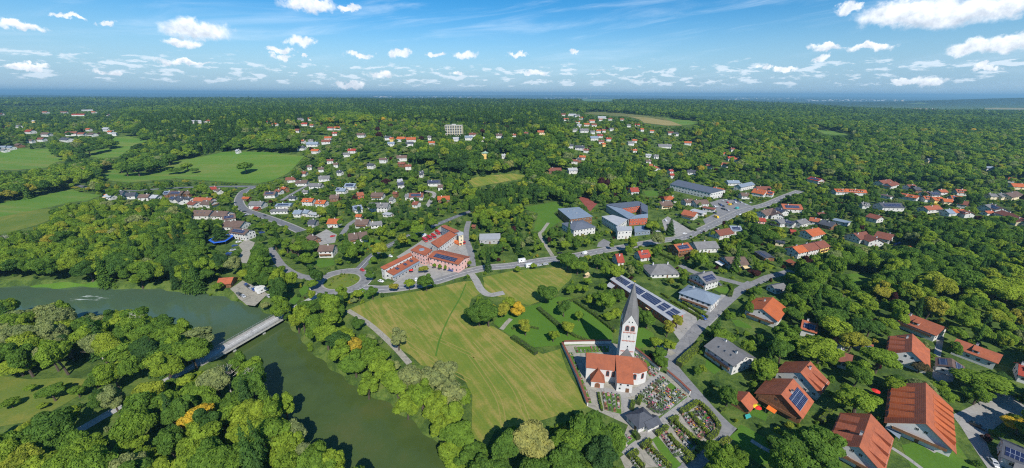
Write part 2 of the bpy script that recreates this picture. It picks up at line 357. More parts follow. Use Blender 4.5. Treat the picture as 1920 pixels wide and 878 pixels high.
def leafmat():
    mt, t, b = new_mat('leaves')
    at_ = t.node('ShaderNodeAttribute', attribute_type='INSTANCER', attribute_name='tint')
    base = t.ramp(at_.outputs['Fac'], TINTS)
    geo = t.node('ShaderNodeNewGeometry')
    isl = geo.outputs['Random Per Island']
    cl = t.noise(coords(t), 0.42, 3, 0.6)
    k = t.math('MULTIPLY_ADD', isl, 0.55, t.math('MULTIPLY', t.sstep(cl, 0.3, 0.7), 0.60))
    c = t.mix(k, t.vec('MULTIPLY', base, (0.70, 0.75, 0.75)), t.vec('MULTIPLY', base, (1.95, 1.75, 1.4)))
    out = t.n['Material Output']; t.n.remove(b)
    df = t.node('ShaderNodeBsdfDiffuse'); t.put(df.inputs[0], c)
    tr = t.node('ShaderNodeBsdfTranslucent'); t.put(tr.inputs[0], t.vec('MULTIPLY', c, (1.25, 1.35, 0.6)))
    ms = t.node('ShaderNodeMixShader'); ms.inputs[0].default_value = 0.44
    t.l.new(df.outputs[0], ms.inputs[1]); t.l.new(tr.outputs[0], ms.inputs[2]); t.l.new(ms.outputs[0], out.inputs[0])
    return mt
M['leaf'] = leafmat()
M['bark'] = simple('bark', (0.085, 0.065, 0.048), 0.9, 0.3, 3.0)
M['deadwood'] = simple('bleached_wood', (0.42, 0.38, 0.33), 0.9, 0.15, 3.0)

# ------------------------------------------------------------------ mesh builder
class MB:
    def __init__(s): s.v = []; s.f = []; s.mi = []
    def add(s, verts, faces, mi=0):
        o = len(s.v); s.v += [tuple(p) for p in verts]; s.f += [tuple(i + o for i in f) for f in faces]; s.mi += [mi] * len(faces)
    def box(s, x0, x1, y0, y1, z0, z1, mi=0):
        s.add([(x0,y0,z0),(x1,y0,z0),(x1,y1,z0),(x0,y1,z0),(x0,y0,z1),(x1,y0,z1),(x1,y1,z1),(x0,y1,z1)],
              [(3,2,1,0),(4,5,6,7),(0,1,5,4),(1,2,6,5),(2,3,7,6),(3,0,4,7)], mi)
    def prism(s, pts, z0, z1, mi=0):
        """vertical prism over polygon pts (counter-clockwise); z0/z1 numbers or lists"""
        n = len(pts); z0 = [z0] * n if not hasattr(z0, '__len__') else z0; z1 = [z1] * n if not hasattr(z1, '__len__') else z1
        v = [(p[0], p[1], z) for p, z in zip(pts, z0)] + [(p[0], p[1], z) for p, z in zip(pts, z1)]
        s.add(v, [tuple(range(n - 1, -1, -1)), tuple(range(n, 2 * n))] + [(i, (i + 1) % n, n + (i + 1) % n, n + i) for i in range(n)], mi)
    def slab(s, quad, th, mi=0):
        """slab of thickness th under a (planar) top polygon quad of 3-D points"""
        n = len(quad); v = [tuple(p) for p in quad] + [(p[0], p[1], p[2] - th) for p in quad]
        s.add(v, [tuple(range(n)), tuple(range(2 * n - 1, n - 1, -1))] + [(i, n + i, n + (i + 1) % n, (i + 1) % n) for i in range(n)], mi)
    def tube(s, pts, radii, k=7, mi=0):
        pts = [Vector(p) for p in pts]; rings = []
        for i, p in enumerate(pts):
            d = (pts[min(i + 1, len(pts) - 1)] - pts[max(i - 1, 0)]).normalized()
            a = d.orthogonal().normalized(); b = d.cross(a)
            rings.append([p + (a * math.cos(2 * math.pi * j / k) + b * math.sin(2 * math.pi * j / k)) * radii[i] for j in range(k)])
        v = [q for r in rings for q in r]; f = []
        for i in range(len(pts) - 1):
            for j in range(k): f.append((i * k + j, i * k + (j + 1) % k, (i + 1) * k + (j + 1) % k, (i + 1) * k + j))
        f.append(tuple(range(k - 1, -1, -1))); f.append(tuple(len(v) - k + j for j in range(k)))
        s.add(v, f, mi)
    def mesh(s, name, mats):
        me = bpy.data.meshes.new(name); me.from_pydata(s.v, [], s.f)
        for mt in (mats if isinstance(mats, (list, tuple)) else [mats]): me.materials.append(mt)
        if any(s.mi): me.polygons.foreach_set('material_index', s.mi)
        me.update(); return me
    def build(s, name, mats, parent=None):
        return link(name, s.mesh(name, mats), parent)
def link(name, me, parent=None, loc=None, rz=0.0, scale=None):
    o = bpy.data.objects.new(name, me); COL.objects.link(o)
    if parent is not None: o.parent = parent
    if loc is not None: o.location = loc
    if rz: o.rotation_euler = (0, 0, rz)
    if scale is not None: o.scale = scale
    return o
REG = []      # things that still get the place part of their label: (object, phrase, x, y)
ANCH = []     # landmarks that labels may refer to: (phrase, x, y)
def tag(o, label, cat, group=None):
    o['label'] = label; o['category'] = cat
    if group: o['group'] = group
    return o
def reg(o, phrase, cat, group, x, y):
    o['category'] = cat
    if group: o['group'] = group
    REG.append((o, phrase, float(x), float(y))); return o
def anchor(phrase, p): ANCH.append((phrase, float(p[0]), float(p[1])))
def thing(name, loc, rz=0.0):
    return link(name, None, None, loc, rz)
def struct(o): o['kind'] = 'structure'; return o

# ------------------------------------------------------------------ ground sheet and river
def axis(segs):
    out = []
    for a, b, st in segs: out += list(np.arange(a, b, st))
    return np.array(sorted(set(np.round(out, 3))))
gx = axis([(-42000, -12000, 3000), (-12000, -3000, 900), (-3000, -1200, 120), (-1200, -420, 30), (-420, 60, 3.0), (60, 420, 12.0), (420, 1300, 30), (1300, 3200, 120), (3200, 12000, 600), (12000, 42001, 3000)])
gy = axis([(-2500, 0, 250), (0, 40, 10), (40, 300, 3.0), (300, 1000, 10.0), (1000, 2400, 50), (2400, 6000, 150), (6000, 12000, 400), (12000, 30001, 1000)])
GX, GY = np.meshgrid(gx, gy); GZ = ground(GX, GY)
nv = GX.size; ids = np.arange(nv).reshape(GX.shape)
fa = np.stack([ids[:-1, :-1], ids[:-1, 1:], ids[1:, 1:], ids[1:, :-1]], -1).reshape(-1, 4)
me = bpy.data.meshes.new('ground'); me.from_pydata(np.stack([GX, GY, GZ], -1).reshape(-1, 3).tolist(), [], fa.tolist()); me.materials.append(M['ground'])
me.polygons.foreach_set('use_smooth', [True] * len(me.polygons)); struct(link('ground', me))
mb = MB()
for i in range(len(RIV) - 1):
    a, b = RIV[i], RIV[i + 1]
    def side(j):
        e = RIV[min(j + 1, len(RIV) - 1)] - RIV[max(j - 1, 0)]; nn = np.array([-e[1], e[0]]) / np.hypot(*e); w = RIV_W[j] + 9
        return RIV[j] + nn * w, RIV[j] - nn * w
    l0, r0 = side(i); l1, r1 = side(i + 1)
    mb.add([(*l0, WATER), (*l1, WATER), (*r1, WATER), (*r0, WATER)], [(0, 3, 2, 1)])
struct(mb.build('water', M['water']))

PROT = []     # parts of the photo that stay clear of tree crowns: (polygon in photo pixels, how far away)
def sheet(name, px, mat, off=0.05, cell=12.0, prot=True, jit=0.6, bank=False):
    """ground covering over a polygon read off the photo, laid on the land"""
    pts = [at(a, b) for a, b in px]; out = []
    n = len(pts)
    for i in range(n):
        a, b = pts[i], pts[(i + 1) % n]; L = (b - a).length; k = max(1, int(L / 6.0)) if jit else 1
        for j in range(k):
            p = a.lerp(b, j / k); w = jit * min(1.0, L / 30.0)
            if j: p = p + Vector((random.uniform(-w, w), random.uniform(-w, w), 0))
            out.append((p.x, p.y, 0.0))
    bm = bmesh.new(); f = bm.faces.new([bm.verts.new(p) for p in out]); bmesh.ops.triangulate(bm, faces=[f])
    far = max(p.z for p in pts) > 0.05 or bank
    if bank: cell = 2.0
    if far:
        xs = [p[0] for p in out]; ys = [p[1] for p in out]
        cell = max(cell, (max(xs) - min(xs)) / (40.0 if not bank else 90.0))
        for ax, lo, hi in ((0, min(xs), max(xs)), (1, min(ys), max(ys))):
            c = math.ceil(lo / cell) * cell
            while c < hi:
                co = (c, 0, 0) if ax == 0 else (0, c, 0); no = (1, 0, 0) if ax == 0 else (0, 1, 0)
                bmesh.ops.bisect_plane(bm, geom=bm.verts[:] + bm.edges[:] + bm.faces[:], plane_co=co, plane_no=no, dist=0.001); c += cell
    for v in bm.verts:
        v.co.z = (gz(v.co.x, v.co.y) if bank else hz(v.co.x, v.co.y)) + off + (min(0.5, max(0.25, v.co.y / 2500.0)) if far else 0.0)
    for f in bm.faces:
        f.normal_update()
        if f.normal.z < 0: f.normal_flip()
    me = bpy.data.meshes.new(name); bm.to_mesh(me); bm.free(); me.materials.append(mat)
    if prot: PROT.append((px, 1e9))
    return struct(link(name, me))
def smooth_line(pts, n=6):
    out = []; P = [Vector((p[0], p[1], 0)) for p in pts]
    P = [P[0] * 2 - P[1]] + P + [P[-1] * 2 - P[-2]]
    for i in range(1, len(P) - 2):
        for j in range(n):
            t = j / n; a, b, c, d = P[i - 1], P[i], P[i + 1], P[i + 2]
            out.append(0.5 * ((2 * b) + (-a + c) * t + (2 * a - 5 * b + 4 * c - d) * t * t + (-a + 3 * b - 3 * c + d) * t ** 3))
    out.append(P[-2]); return out
def offs(line, d):
    r = []
    for i, p in enumerate(line):
        e = (line[min(i + 1, len(line) - 1)] - line[max(i - 1, 0)]).normalized(); r.append(Vector((p.x - e.y * d, p.y + e.x * d, 0)))
    return r
def strip(name, L, Rr, mat, off, th=0.0):
    mb = MB(); n = len(L)
    for i in range(n - 1):
        q = [L[i], L[i + 1], Rr[i + 1], Rr[i]]
        lift = lambda p: off + (0.3 if hz(p.x, p.y) > 0.05 else 0.0)
        t = [(p.x, p.y, hz(p.x, p.y) + lift(p)) for p in q]
        if th: mb.add(t + [(p[0], p[1], p[2] - th) for p in t], [(0, 3, 2, 1), (0, 1, 5, 4), (2, 3, 7, 6)])
        else: mb.add(t, [(0, 3, 2, 1)])
    return mb.build(name, mat)
ROADS = []
def road(px, width, mat='asphalt', off=0.03, kerb=True, dashes=False, name='road', prot=0.7, walk=1.2):
    line = smooth_line([at(a, b) for a, b in px], 6)
    struct(strip(name, offs(line, width / 2), offs(line, -width / 2), M[mat], off))
    if kerb:
        for sgn in (1, -1):
            a, b = (offs(line, sgn * (width / 2 + walk)), offs(line, sgn * width / 2))
            if sgn < 0: a, b = b, a
            struct(strip('pavement', a, b, M['paving'], off + 0.12, 0.3))
    if dashes:
        d = 0.0; mb = MB(); on = True
        for i in range(len(line) - 1):
            a, b = line[i], line[i + 1]; L = (b - a).length; e = (b - a) / L; s = 0.0
            while s < L:
                q = a + e * s; r = a + e * min(s + 3.0, L); nn = Vector((-e.y, e.x, 0)) * 0.11
                mb.add([(p.x, p.y, off + 0.006) for p in (q + nn, q - nn, r - nn, r + nn)], [(0, 1, 2, 3)]); s += 7.5
        struct(mb.build('road_marking', M['mark']))
    ROADS.append((line, width / 2 + (walk if kerb else 0.3)))
    if prot:
        for i in range(0, len(line) - 1):
            a, b = line[i], line[i + 1]; pa = proj(a.x, a.y, hz(a.x, a.y)); pb = proj(b.x, b.y, hz(b.x, b.y)); w = width * prot / 2
            sa = FPX * w / max(a.y, 60); sb = FPX * w / max(b.y, 60)
            PROT.append(([(pa[0], pa[1] - sa * 0.4), (pb[0], pb[1] - sb * 0.4), (pb[0] + 1, pb[1] + sb * 0.4), (pa[0] + 1, pa[1] + sa * 0.4)], float(min(a.y, b.y))))
    return line
# ------------------------------------------------------------------ fields, lawns, roads (outlines read off the photo, laid on the land)
def tile(x0, y0, s=5.4875):
    return lambda pts: [(x0 + a / s, y0 + b / s) for a, b in pts]
sheet('meadow', [(652,581),(700,561),(790,545),(870,528),(884,527),(893,536),(905,548),(884,560),(878,585),(884,608),(925,612),(985,650),(1018,664),(1050,655),(1062,690),(1102,764),(1060,775),(1010,790),(930,805),(905,850),(893,838),(884,812),(886,742),(866,702),(790,685),(772,668),(742,650),(700,618)], M['meadow'], 0.05)
sheet('meadow', [(905,520),(960,508),(1060,500),(1072,505),(1072,520),(1040,556),(990,573),(950,560),(910,550)], M['meadow'], 0.05)
sheet('lawn', [(925,606),(940,585),(990,575),(1050,556),(1080,560),(1112,585),(1146,612),(1150,642),(1060,647),(1000,652),(960,632)], M['lawn'], 0.054)
sheet('lawn', [(1187,640),(1200,612),(1225,625),(1232,645),(1195,655)], M['lawn'], 0.05)
sheet('field', [(0,286),(33,278),(67,281),(95,279),(102,293),(124,300),(102,306),(87,315),(36,319),(-60,322),(-60,288)], M['field'], 0.05)
sheet('field', [(151,289),(210,277),(211,258),(242,256),(279,265),(255,271),(222,295),(193,297),(155,294)], M['field'], 0.05)
sheet('field', [(190,326),(210,317),(242,324),(284,324),(324,304),(422,285),(502,286),(571,293),(539,326),(511,339),(480,345),(400,340),(330,335),(240,343),(195,338)], M['field'], 0.05)
sheet('field', [(-60,392),(0,380),(45,373),(91,364),(135,355),(155,362),(190,366),(165,376),(127,380),(100,387),(70,393),(0,407),(-60,415)], M['field'], 0.05)
sheet('rough_grass', [(-60,415),(0,407),(70,393),(95,392),(95,412),(60,425),(0,440),(-60,446)], M['rough'], 0.05)
sheet('field', [(1087,212),(1120,210),(1164,212),(1215,218),(1290,227),(1310,233),(1280,236),(1240,224),(1195,220),(1111,215)], M['olive'], 0.05, 40)
sheet('field', [(1177,219),(1215,221),(1262,229),(1280,234),(1280,236),(1250,236),(1207,231),(1200,225)], M['stubble'], 0.08, 40)
sheet('field', [(1243,221),(1290,226),(1318,229),(1300,234),(1280,236),(1262,229)], M['field'], 0.1, 40)
sheet('field', [(1526,242),(1560,246),(1600,252),(1590,256),(1545,252)], M['field'], 0.05, 40)
sheet('field', [(1090,186),(1148,186),(1148,190),(1095,190)], M['field'], 0.05, 200)
sheet('field', [(1845,202),(1980,203),(1980,206),(1845,205)], M['stubble'], 0.05, 200)
sheet('meadow', [(877,337),(900,331),(960,326),(985,330),(978,336),(925,345),(888,352)], M['meadow'], 0.05)
sheet('lawn', [(975,390),(1042,378),(1057,388),(1038,400),(1051,415),(1024,433),(1000,433),(1009,400)], M['lawn'], 0.05)
sheet('lawn', [(1206,359),(1234,356),(1233,367),(1213,368)], M['lawn'], 0.05)
sheet('sports_court', [(1084,370),(1100,368),(1120,382),(1106,397)], M['track'], 0.06, jit=0)
sheet('lawn', [(1338,542),(1364,538),(1367,551),(1349,549)], M['lawn'], 0.05)
sheet('lawn', [(1553,520),(1600,513),(1645,512),(1640,525),(1575,535)], M['lawn'], 0.05)
sheet('lawn', [(1367,820),(1389,796),(1407,805),(1444,827),(1455,864),(1426,873),(1395,845)], M['lawn'], 0.05)
sheet('lawn', [(660,545),(672,536),(700,552),(690,562)], M['lawn'], 0.05, prot=False)
sheet('lawn', [(672,462),(700,448),(722,455),(708,470),(680,480)], M['lawn'], 0.05, prot=False)
sheet('lawn', [(585,492),(600,486),(626,488),(628,497),(600,503)], M['lawn'], 0.05)
sheet('lawn', [(1690,835),(1740,822),(1790,826),(1812,858),(1830,878),(1835,900),(1720,900),(1700,860)], M['lawn'], 0.05)
sheet('lawn', [(1325,668),(1345,660),(1356,690),(1340,702),(1322,690)], M['lawn'], 0.05)
sheet('lawn', [(1371,600),(1385,600),(1409,612),(1409,617),(1380,612)], M['lawn'], 0.05)
sheet('lawn', [(1394,744),(1420,755),(1440,775),(1436,790),(1400,775)], M['lawn'], 0.05, prot=False)
sheet('rough_grass', [(0,705),(60,712),(120,708),(185,712),(160,735),(100,770),(60,790),(0,800),(-60,800),(-60,710)], M['rough'], 0.05)
sheet('lawn', [(0,537),(30,531),(100,529),(190,527),(190,532),(95,535),(0,540)], M['lawn'], 0.05, jit=0.2, bank=True)
# car parks, yards and squares
sheet('car_park', [(431,542),(455,526),(484,540),(502,551),(493,560),(478,574),(462,572)], M['gravel'], 0.05)
sheet('car_park', [(1331,380),(1353,373),(1382,375),(1411,387),(1432,384),(1370,407),(1325,425),(1318,412),(1345,398)], M['asphalt'], 0.028, jit=0)
sheet('car_park', [(1241,413),(1252,406),(1283,424),(1300,436),(1276,446),(1248,437)], M['paving'], 0.028, jit=0)
sheet('yard', [(743,482),(785,455),(805,440),(830,422),(860,432),(878,440),(882,478),(862,490),(800,470),(760,492)], M['paving'], 0.028, jit=0)
sheet('square', [(735,533),(790,490),(845,500),(880,508),(845,519),(786,533),(752,539)], M['paving'], 0.028, jit=0)
sheet('yard', [(858,440),(868,438),(884,478),(878,500),(858,470)], M['paving'], 0.031, jit=0)
sheet('schoolyard', [(1119,463),(1122,455),(1132,448),(1146,455),(1142,466)], M['asphalt'], 0.028, jit=0)
sheet('car_park', [(1318,602),(1335,588),(1350,570),(1344,560),(1352,552),(1372,556),(1352,590),(1330,612)], M['paving'], 0.028, jit=0)
sheet('forecourt', [(1240,590),(1300,575),(1310,612),(1275,640),(1262,622)], M['paving'], 0.028, jit=0)
sheet('yard', [(590,442),(612,430),(632,440),(628,455),(600,460)], M['paving'], 0.05)
sheet('yard', [(448,482),(455,470),(447,460),(462,448),(478,455),(470,475),(462,494),(446,492)], M['gravel'], 0.05)
sheet('cul_de_sac', [(1785,778),(1800,772),(1868,737),(1890,738),(1925,760),(1925,800),(1880,792),(1845,818),(1858,852),(1890,890),(1860,890),(1830,846),(1803,802)], M['paving'], 0.04)
sheet('sandpit', [(1094,520),(1102,510),(1107,517),(1098,525)], M['sand'], 0.06, prot=False)
# roads and paths
struct_roads = []
road([(352,693),(400,665),(484,616),(530,590),(572,567),(600,552)], 4.8, 'bridge', 0.05, False, True, prot=0)
road([(100,835),(159,801),(236,757),(306,717),(352,693),(368,683)], 4.2, 'bridge', 0.055, False, prot=0)
road([(676,541),(713,543),(749,540),(786,534),(822,526),(850,517),(886,507.5),(915,502),(960,498),(1015,489),(1062,483),(1124,471),(1179,462),(1235,452),(1285,444),(1335,422),(1367,406),(1398,393),(1435,384),(1471,369),(1500,358)], 7.4, 'asphalt', 0.04, True, True, prot=0.6)
road([(664,512),(678,500),(692,485),(712,470),(740,455),(758,446),(782,436),(815,423),(864,403),(900,390)], 6.5, 'darkasphalt', 0.036, False, True, prot=0.55)
road([(606,530),(585,522),(557,516),(530,500),(515,480),(505,465)], 6.0, 'asphalt', 0.033, False, prot=0.5)
road([(475,351),(458,359),(449,372),(450,384),(462,395),(495,406),(535,421),(565,434)], 7.5, 'darkasphalt', 0.042, True, prot=0.8)
road([(120,346),(150,349),(185,357),(240,358),(320,353),(400,350),(466,350),(480,350)], 7.0, 'darkasphalt', 0.04, False, prot=0.6)
road([(528,376),(548,364),(566,354),(580,346)], 5.0, 'asphalt', 0.04, False)
road([(640,442),(648,430),(656,420),(668,412)], 5.0, 'asphalt', 0.04, False)
road([(800,388),(809,374),(815,366),(810,361),(796,359)], 5.0, 'paving', 0.04, False)
road([(879,415),(875,430),(874,447),(880,465),(884,480),(886,500)], 5.0, 'asphalt', 0.044, False, prot=0.9)
road([(1276,497),(1300,510),(1335,518),(1372,528),(1405,534),(1440,520),(1470,512),(1484,508)], 5.5, 'asphalt', 0.04, False, prot=0.8)
road([(1410,530),(1385,546),(1362,566),(1335,590),(1308,616),(1285,644),(1262,668),(1256,680),(1272,702),(1300,735),(1330,770),(1360,800),(1376,812)], 6.0, 'asphalt', 0.05, False, prot=0.9)
road([(1372,806),(1352,826),(1325,848),(1290,880),(1260,905)], 5.0, 'asphalt', 0.044, False, prot=0.9)
road([(652,582),(690,606),(734,645),(768,682)], 3.0, 'gravel', 0.064, False, name='footpath', prot=0.8)
road([(872,812),(890,842),(913,882)], 3.0, 'gravel', 0.064, False, name='footpath', prot=0.8)
road([(882,512),(892,525),(902,543),(918,553),(945,549)], 5.0, 'paving', 0.068, False, name='footpath', prot=0.9)
road([(1028,418),(1018,432),(1012,440),(1022,458),(1036,480)], 3.2, 'gravel', 0.07, False, name='footpath', prot=0.9)
road([(940,618),(950,606),(958,598)], 2.5, 'gravel', 0.07, False, name='footpath')
road([(1225,640),(1240,650),(1262,665)], 4.0, 'gravel', 0.07, False, name='footpath')
road([(1588,640),(1605,650),(1628,663),(1656,680)], 4.0, 'paving', 0.04, False, prot=0.6)
road([(1764,618),(1762,640),(1757,668)], 2.4, 'paving', 0.04, False, name='footpath', prot=0.8)
sheet('forecourt', [(1749,686),(1793,702),(1786,716),(1760,716),(1748,708)], M['paving'], 0.05, jit=0)
sheet('terrace', [(1676,792),(1690,795),(1766,842),(1752,850),(1680,806)], M['paving'], 0.06, jit=0)
road([(1672,840),(1700,858),(1735,884)], 1.6, 'paving', 0.066, False, name='footpath', prot=0.4)
road([(1408,826),(1440,845),(1482,862)], 1.8, 'paving', 0.066, False, name='footpath', prot=0.4)
# mown line across the meadow
a = smooth_line([at(x, y) for x, y in [(874,532),(862,560),(842,595),(825,635),(817,668)]], 6)
struct(strip('mown_track', offs(a, 0.45), offs(a, -0.45), M['lawn'], 0.07))
# wheel tracks left by the mower
for pts in ([(915,618),(960,652),(1005,690),(1050,745)], [(905,626),(945,662),(990,705),(1030,765)], [(890,640),(925,680),(965,730),(990,790)], [(880,665),(905,700),(935,750),(945,800)], [(690,580),(760,640),(820,680),(880,715)], [(720,570),(790,620),(850,650),(905,675)]):
    l = smooth_line([at(x, y) for x, y in pts], 8)
    for d in (-.95, .95): struct(strip('wheel_track', offs(l, d + .24), offs(l, d - .24), M['drytrack'], 0.06))
# roundabout: ring road, splitter islands and a planted centre
RC = at(641, 527.5)
def ring(name, r0, r1, mat, off, n=72):
    mb = MB(); v = []
    for i in range(n):
        c, s = math.cos(2 * math.pi * i / n), math.sin(2 * math.pi * i / n)
        v += [(RC.x + r1 * c, RC.y + r1 * s, off), (RC.x + r0 * c, RC.y + r0 * s, off)]
    mb.add(v, [(2 * i, (2 * i + 2) % (2 * n), (2 * i + 3) % (2 * n), 2 * i + 1) for i in range(n)]); return struct(mb.build(name, mat))
ring('roundabout_road', 12.5, 20.0, M['asphalt'], 0.058)
ring('pavement', 11.4, 12.5, M['paving'], 0.13)
ring('road_marking', 19.4, 19.6, M['mark'], 0.066)
mb = MB(); n = 48
rr = [(r, 0.15 + 0.9 * (1 - (r / 11.4) ** 2)) for r in (11.4, 9, 6, 3)]
v = [(RC.x + r * math.cos(2 * math.pi * i / n), RC.y + r * math.sin(2 * math.pi * i / n), z) for r, z in rr for i in range(n)] + [(RC.x, RC.y, 1.05)]
f = [(j * n + i, j * n + (i + 1) % n, (j + 1) * n + (i + 1) % n, (j + 1) * n + i) for j in range(3) for i in range(n)] + [(3 * n + i, 3 * n + (i + 1) % n, 4 * n) for i in range(n)]
mb.add(v, f); struct(mb.build('roundabout_island', M['rough']))
PROT.append(([(602,532),(606,518),(625,506),(655,503),(680,512),(690,528),(680,542),(655,550),(620,548)], 1e9))
for px in ([(560,545),(570,536),(580,538),(576,549),(566,556)], [(541,566),(556,553),(564,560),(552,572)], [(690,492),(698,482),(702,484),(694,496)]):
    sheet('traffic_island', px, M['lawn'], 0.12, jit=0)
anchor('the roundabout', RC); anchor('the meadow path by the river', at(734, 645)); anchor('the bridge road in the left wood', at(300, 722))
anchor('the white water in the river', at(150, 560)); anchor('the cul-de-sac at the lower right', at(1850, 760)); anchor('the red sports court', at(1100, 380))
anchor('the striped field', at(430, 315)); anchor('the gravel car park by the river', at(465, 550)); anchor('the fork in the path across the school lawn', at(1015, 436))
anchor('the bottom end of the river path', at(900, 860)); anchor('the end of the cemetery lane', at(1372, 808)); anchor('the yellow clearing in the left wood', at(90, 740))
anchor('the bend of the village street left of the roundabout', at(450, 380)); anchor('the bright lawn in the right wood', at(1600, 522)); anchor('the meadow clearing on the slope', at(925, 336))
# ------------------------------------------------------------------ buildings
ROOFWORD = dict(orange='bright orange', terracotta='terracotta', red='red', russet='russet brown', brown='dark brown', grey='grey', slate='dark slate', bluegrey='blue-grey', slateblue='dark blue-grey', palegrey='pale grey', greenroof='green')
WALLWORD = dict(white='white', cream='cream', pink='pink', yellow='yellow', timber='brown timber', redwood='red timber', greywall='grey', concrete='concrete')
def winmesh(frame):
    mb = MB()
    mb.box(-.5, .5, -.03, .05, .44, .5, 0); mb.box(-.5, .5, -.03, .05, -.5, -.44, 0); mb.box(-.5, -.44, -.03, .05, -.44, .44, 0); mb.box(.44, .5, -.03, .05, -.44, .44, 0); mb.box(-.025, .025, -.02, .045, -.44, .44, 0)
    return mb.mesh('window_frame', M[frame])
WF = {'frame': winmesh('frame'), 'woodframe': winmesh('woodframe')}
mb = MB(); mb.box(-.46, .46, -.03, .02, -.46, .46, 0); PANE = mb.mesh('pane', M['glass'])
mb = MB(); mb.box(-.5, .5, -.03, .05, -.5, .5, 0); mb.box(-.42, .42, .05, .07, -.45, .40, 1); WFAR = mb.mesh('window', [M['frame'], M['glass']])
mb = MB(); mb.box(-.5, .5, -.03, .06, 0, 1, 0); DOORM = mb.mesh('door', M['woodframe'])
mb = MB(); mb.box(-.4, .4, -.35, .35, -1.2, 0.9, 0); mb.box(-.48, .48, -.43, .43, .9, 1.02, 1); CHIM = mb.mesh('chimney', [M['white'], M['darkmetal']])
mb = MB(); mb.box(-.5, .5, -.6, .6, 0, .10, 0); mb.box(-.42, .42, -.5, .5, .10, .12, 1); SKYL = mb.mesh('skylight', [M['metal'], M['glass']])
HBOX = []      # photo boxes of buildings: (x0, y0, x1, y1, distance, centre x, centre y, radius)
def window(parent, x, y, z, ang, w=1.2, h=1.35, near=False, frame='frame'):
    """ang: heading (local) the window's outside faces is +x rotated by ang; local mesh faces +y"""
    if near:
        o = link('window', WF[frame], parent, (x, y, z), ang - math.pi / 2, (w, 1, h)); link('pane', PANE, o)
    else:
        o = link('window', WFAR, parent, (x, y, z), ang - math.pi / 2, (w, 1, h))
    return o
def addbox(pts, dist, cx, cy, rad):
    X, Y = proj(*zip(*pts)); HBOX.append((min(X), min(Y), max(X), max(Y), dist, cx, cy, rad))
def wall_windows(root, a, b, z0, eave, dist, frame='frame', skip_door=True, dens=3.0, glass=1.2, both=False, gable=0.0, center=None, inset=0.0):
    """windows along the wall from a to b (local points, outside on the right-hand side going a -> b)"""
    a = Vector(a); b = Vector(b); L = (b - a).length
    if L < 2.4: return
    e = (b - a) / L; nrm = Vector((e.y, -e.x)); ang = math.atan2(nrm.y, nrm.x)
    # facing the camera?
    mid = (a + b) / 2; rz = root.rotation_euler.z; c, s = math.cos(rz), math.sin(rz)
    wn = Vector((nrm.x * c - nrm.y * s, nrm.x * s + nrm.y * c)); wm = Vector((root.location.x + mid.x * c - mid.y * s, root.location.y + mid.x * s + mid.y * c))
    facing = wn.dot(-wm) > 0
    if not facing and not both: return
    near = dist < 210
    floors = max(1, int((eave - z0) / 2.6))
    if dist > 480: dens = dens * 1.5
    k = max(1, int(L / dens)); 
    if dist > 700: floors = 1; k = min(k, 3)
    for fl in range(floors):
        z = z0 + (eave - z0) * (fl + 0.55) / floors
        for i in range(k):
            p = a + e * (L * (i + 0.5) / k)
            w = glass * random.choice([0.85, 1.0, 1.0, 1.25]); h = 1.3
            if fl == 0 and i == k // 2 and dist < 480 and random.random() < 0.5:
                link('door', DOORM, root, (p.x, p.y, 0.02), ang - math.pi / 2, (1.1, 1, 2.1)); continue
            window(root, p.x + nrm.x * .02, p.y + nrm.y * .02, z, ang, w, h, near, frame)
    if gable > 1.6:
        p = (a + b) / 2
        for dx in ((-1.1, 1.1) if L > 8 else (0,)):
            q = p + e * dx; window(root, q.x + nrm.x * .02, q.y + nrm.y * .02, eave + gable * 0.28, ang, 1.0, 1.2, near, frame)
def ribs(root, W, L, eave, pitch, side, n, roof, over, y0=.14, y1=.47, rise=1.6):
    """long wedge dormers on one slope"""
    tp = math.tan(math.radians(pitch)); ro = [c for c in root.children if c.name.startswith('roof')][0]; zt = eave - over * tp + .12 + W / 2 * tp
    for i in range(n):
        x = (-.40 + .80 * (i + .5) / n) * L; w = L * .80 / n * .34; ya, yb = side * W * y0, side * W * y1; za, zb = zt - W * y0 * tp, zt - W * y1 * tp
        mb = MB(); v = []
        for y, z, up in ((ya, za, .05), (yb, zb, rise)): v += [(x - w, y, z - .1), (x + w, y, z - .1), (x + w, y, z + up), (x - w, y, z + up)]
        mb.add(v, [(0, 3, 7, 4), (1, 5, 6, 2), (3, 2, 6, 7), (4, 7, 6, 5), (0, 1, 2, 3), (0, 4, 5, 1)][::1]); d = mb.build('dormer', M[roof], ro)
        window(d, x, yb + side * .02, zb + rise * .5, math.pi / 2 * side, w * 1.4, rise * .6, False)
NH = 0
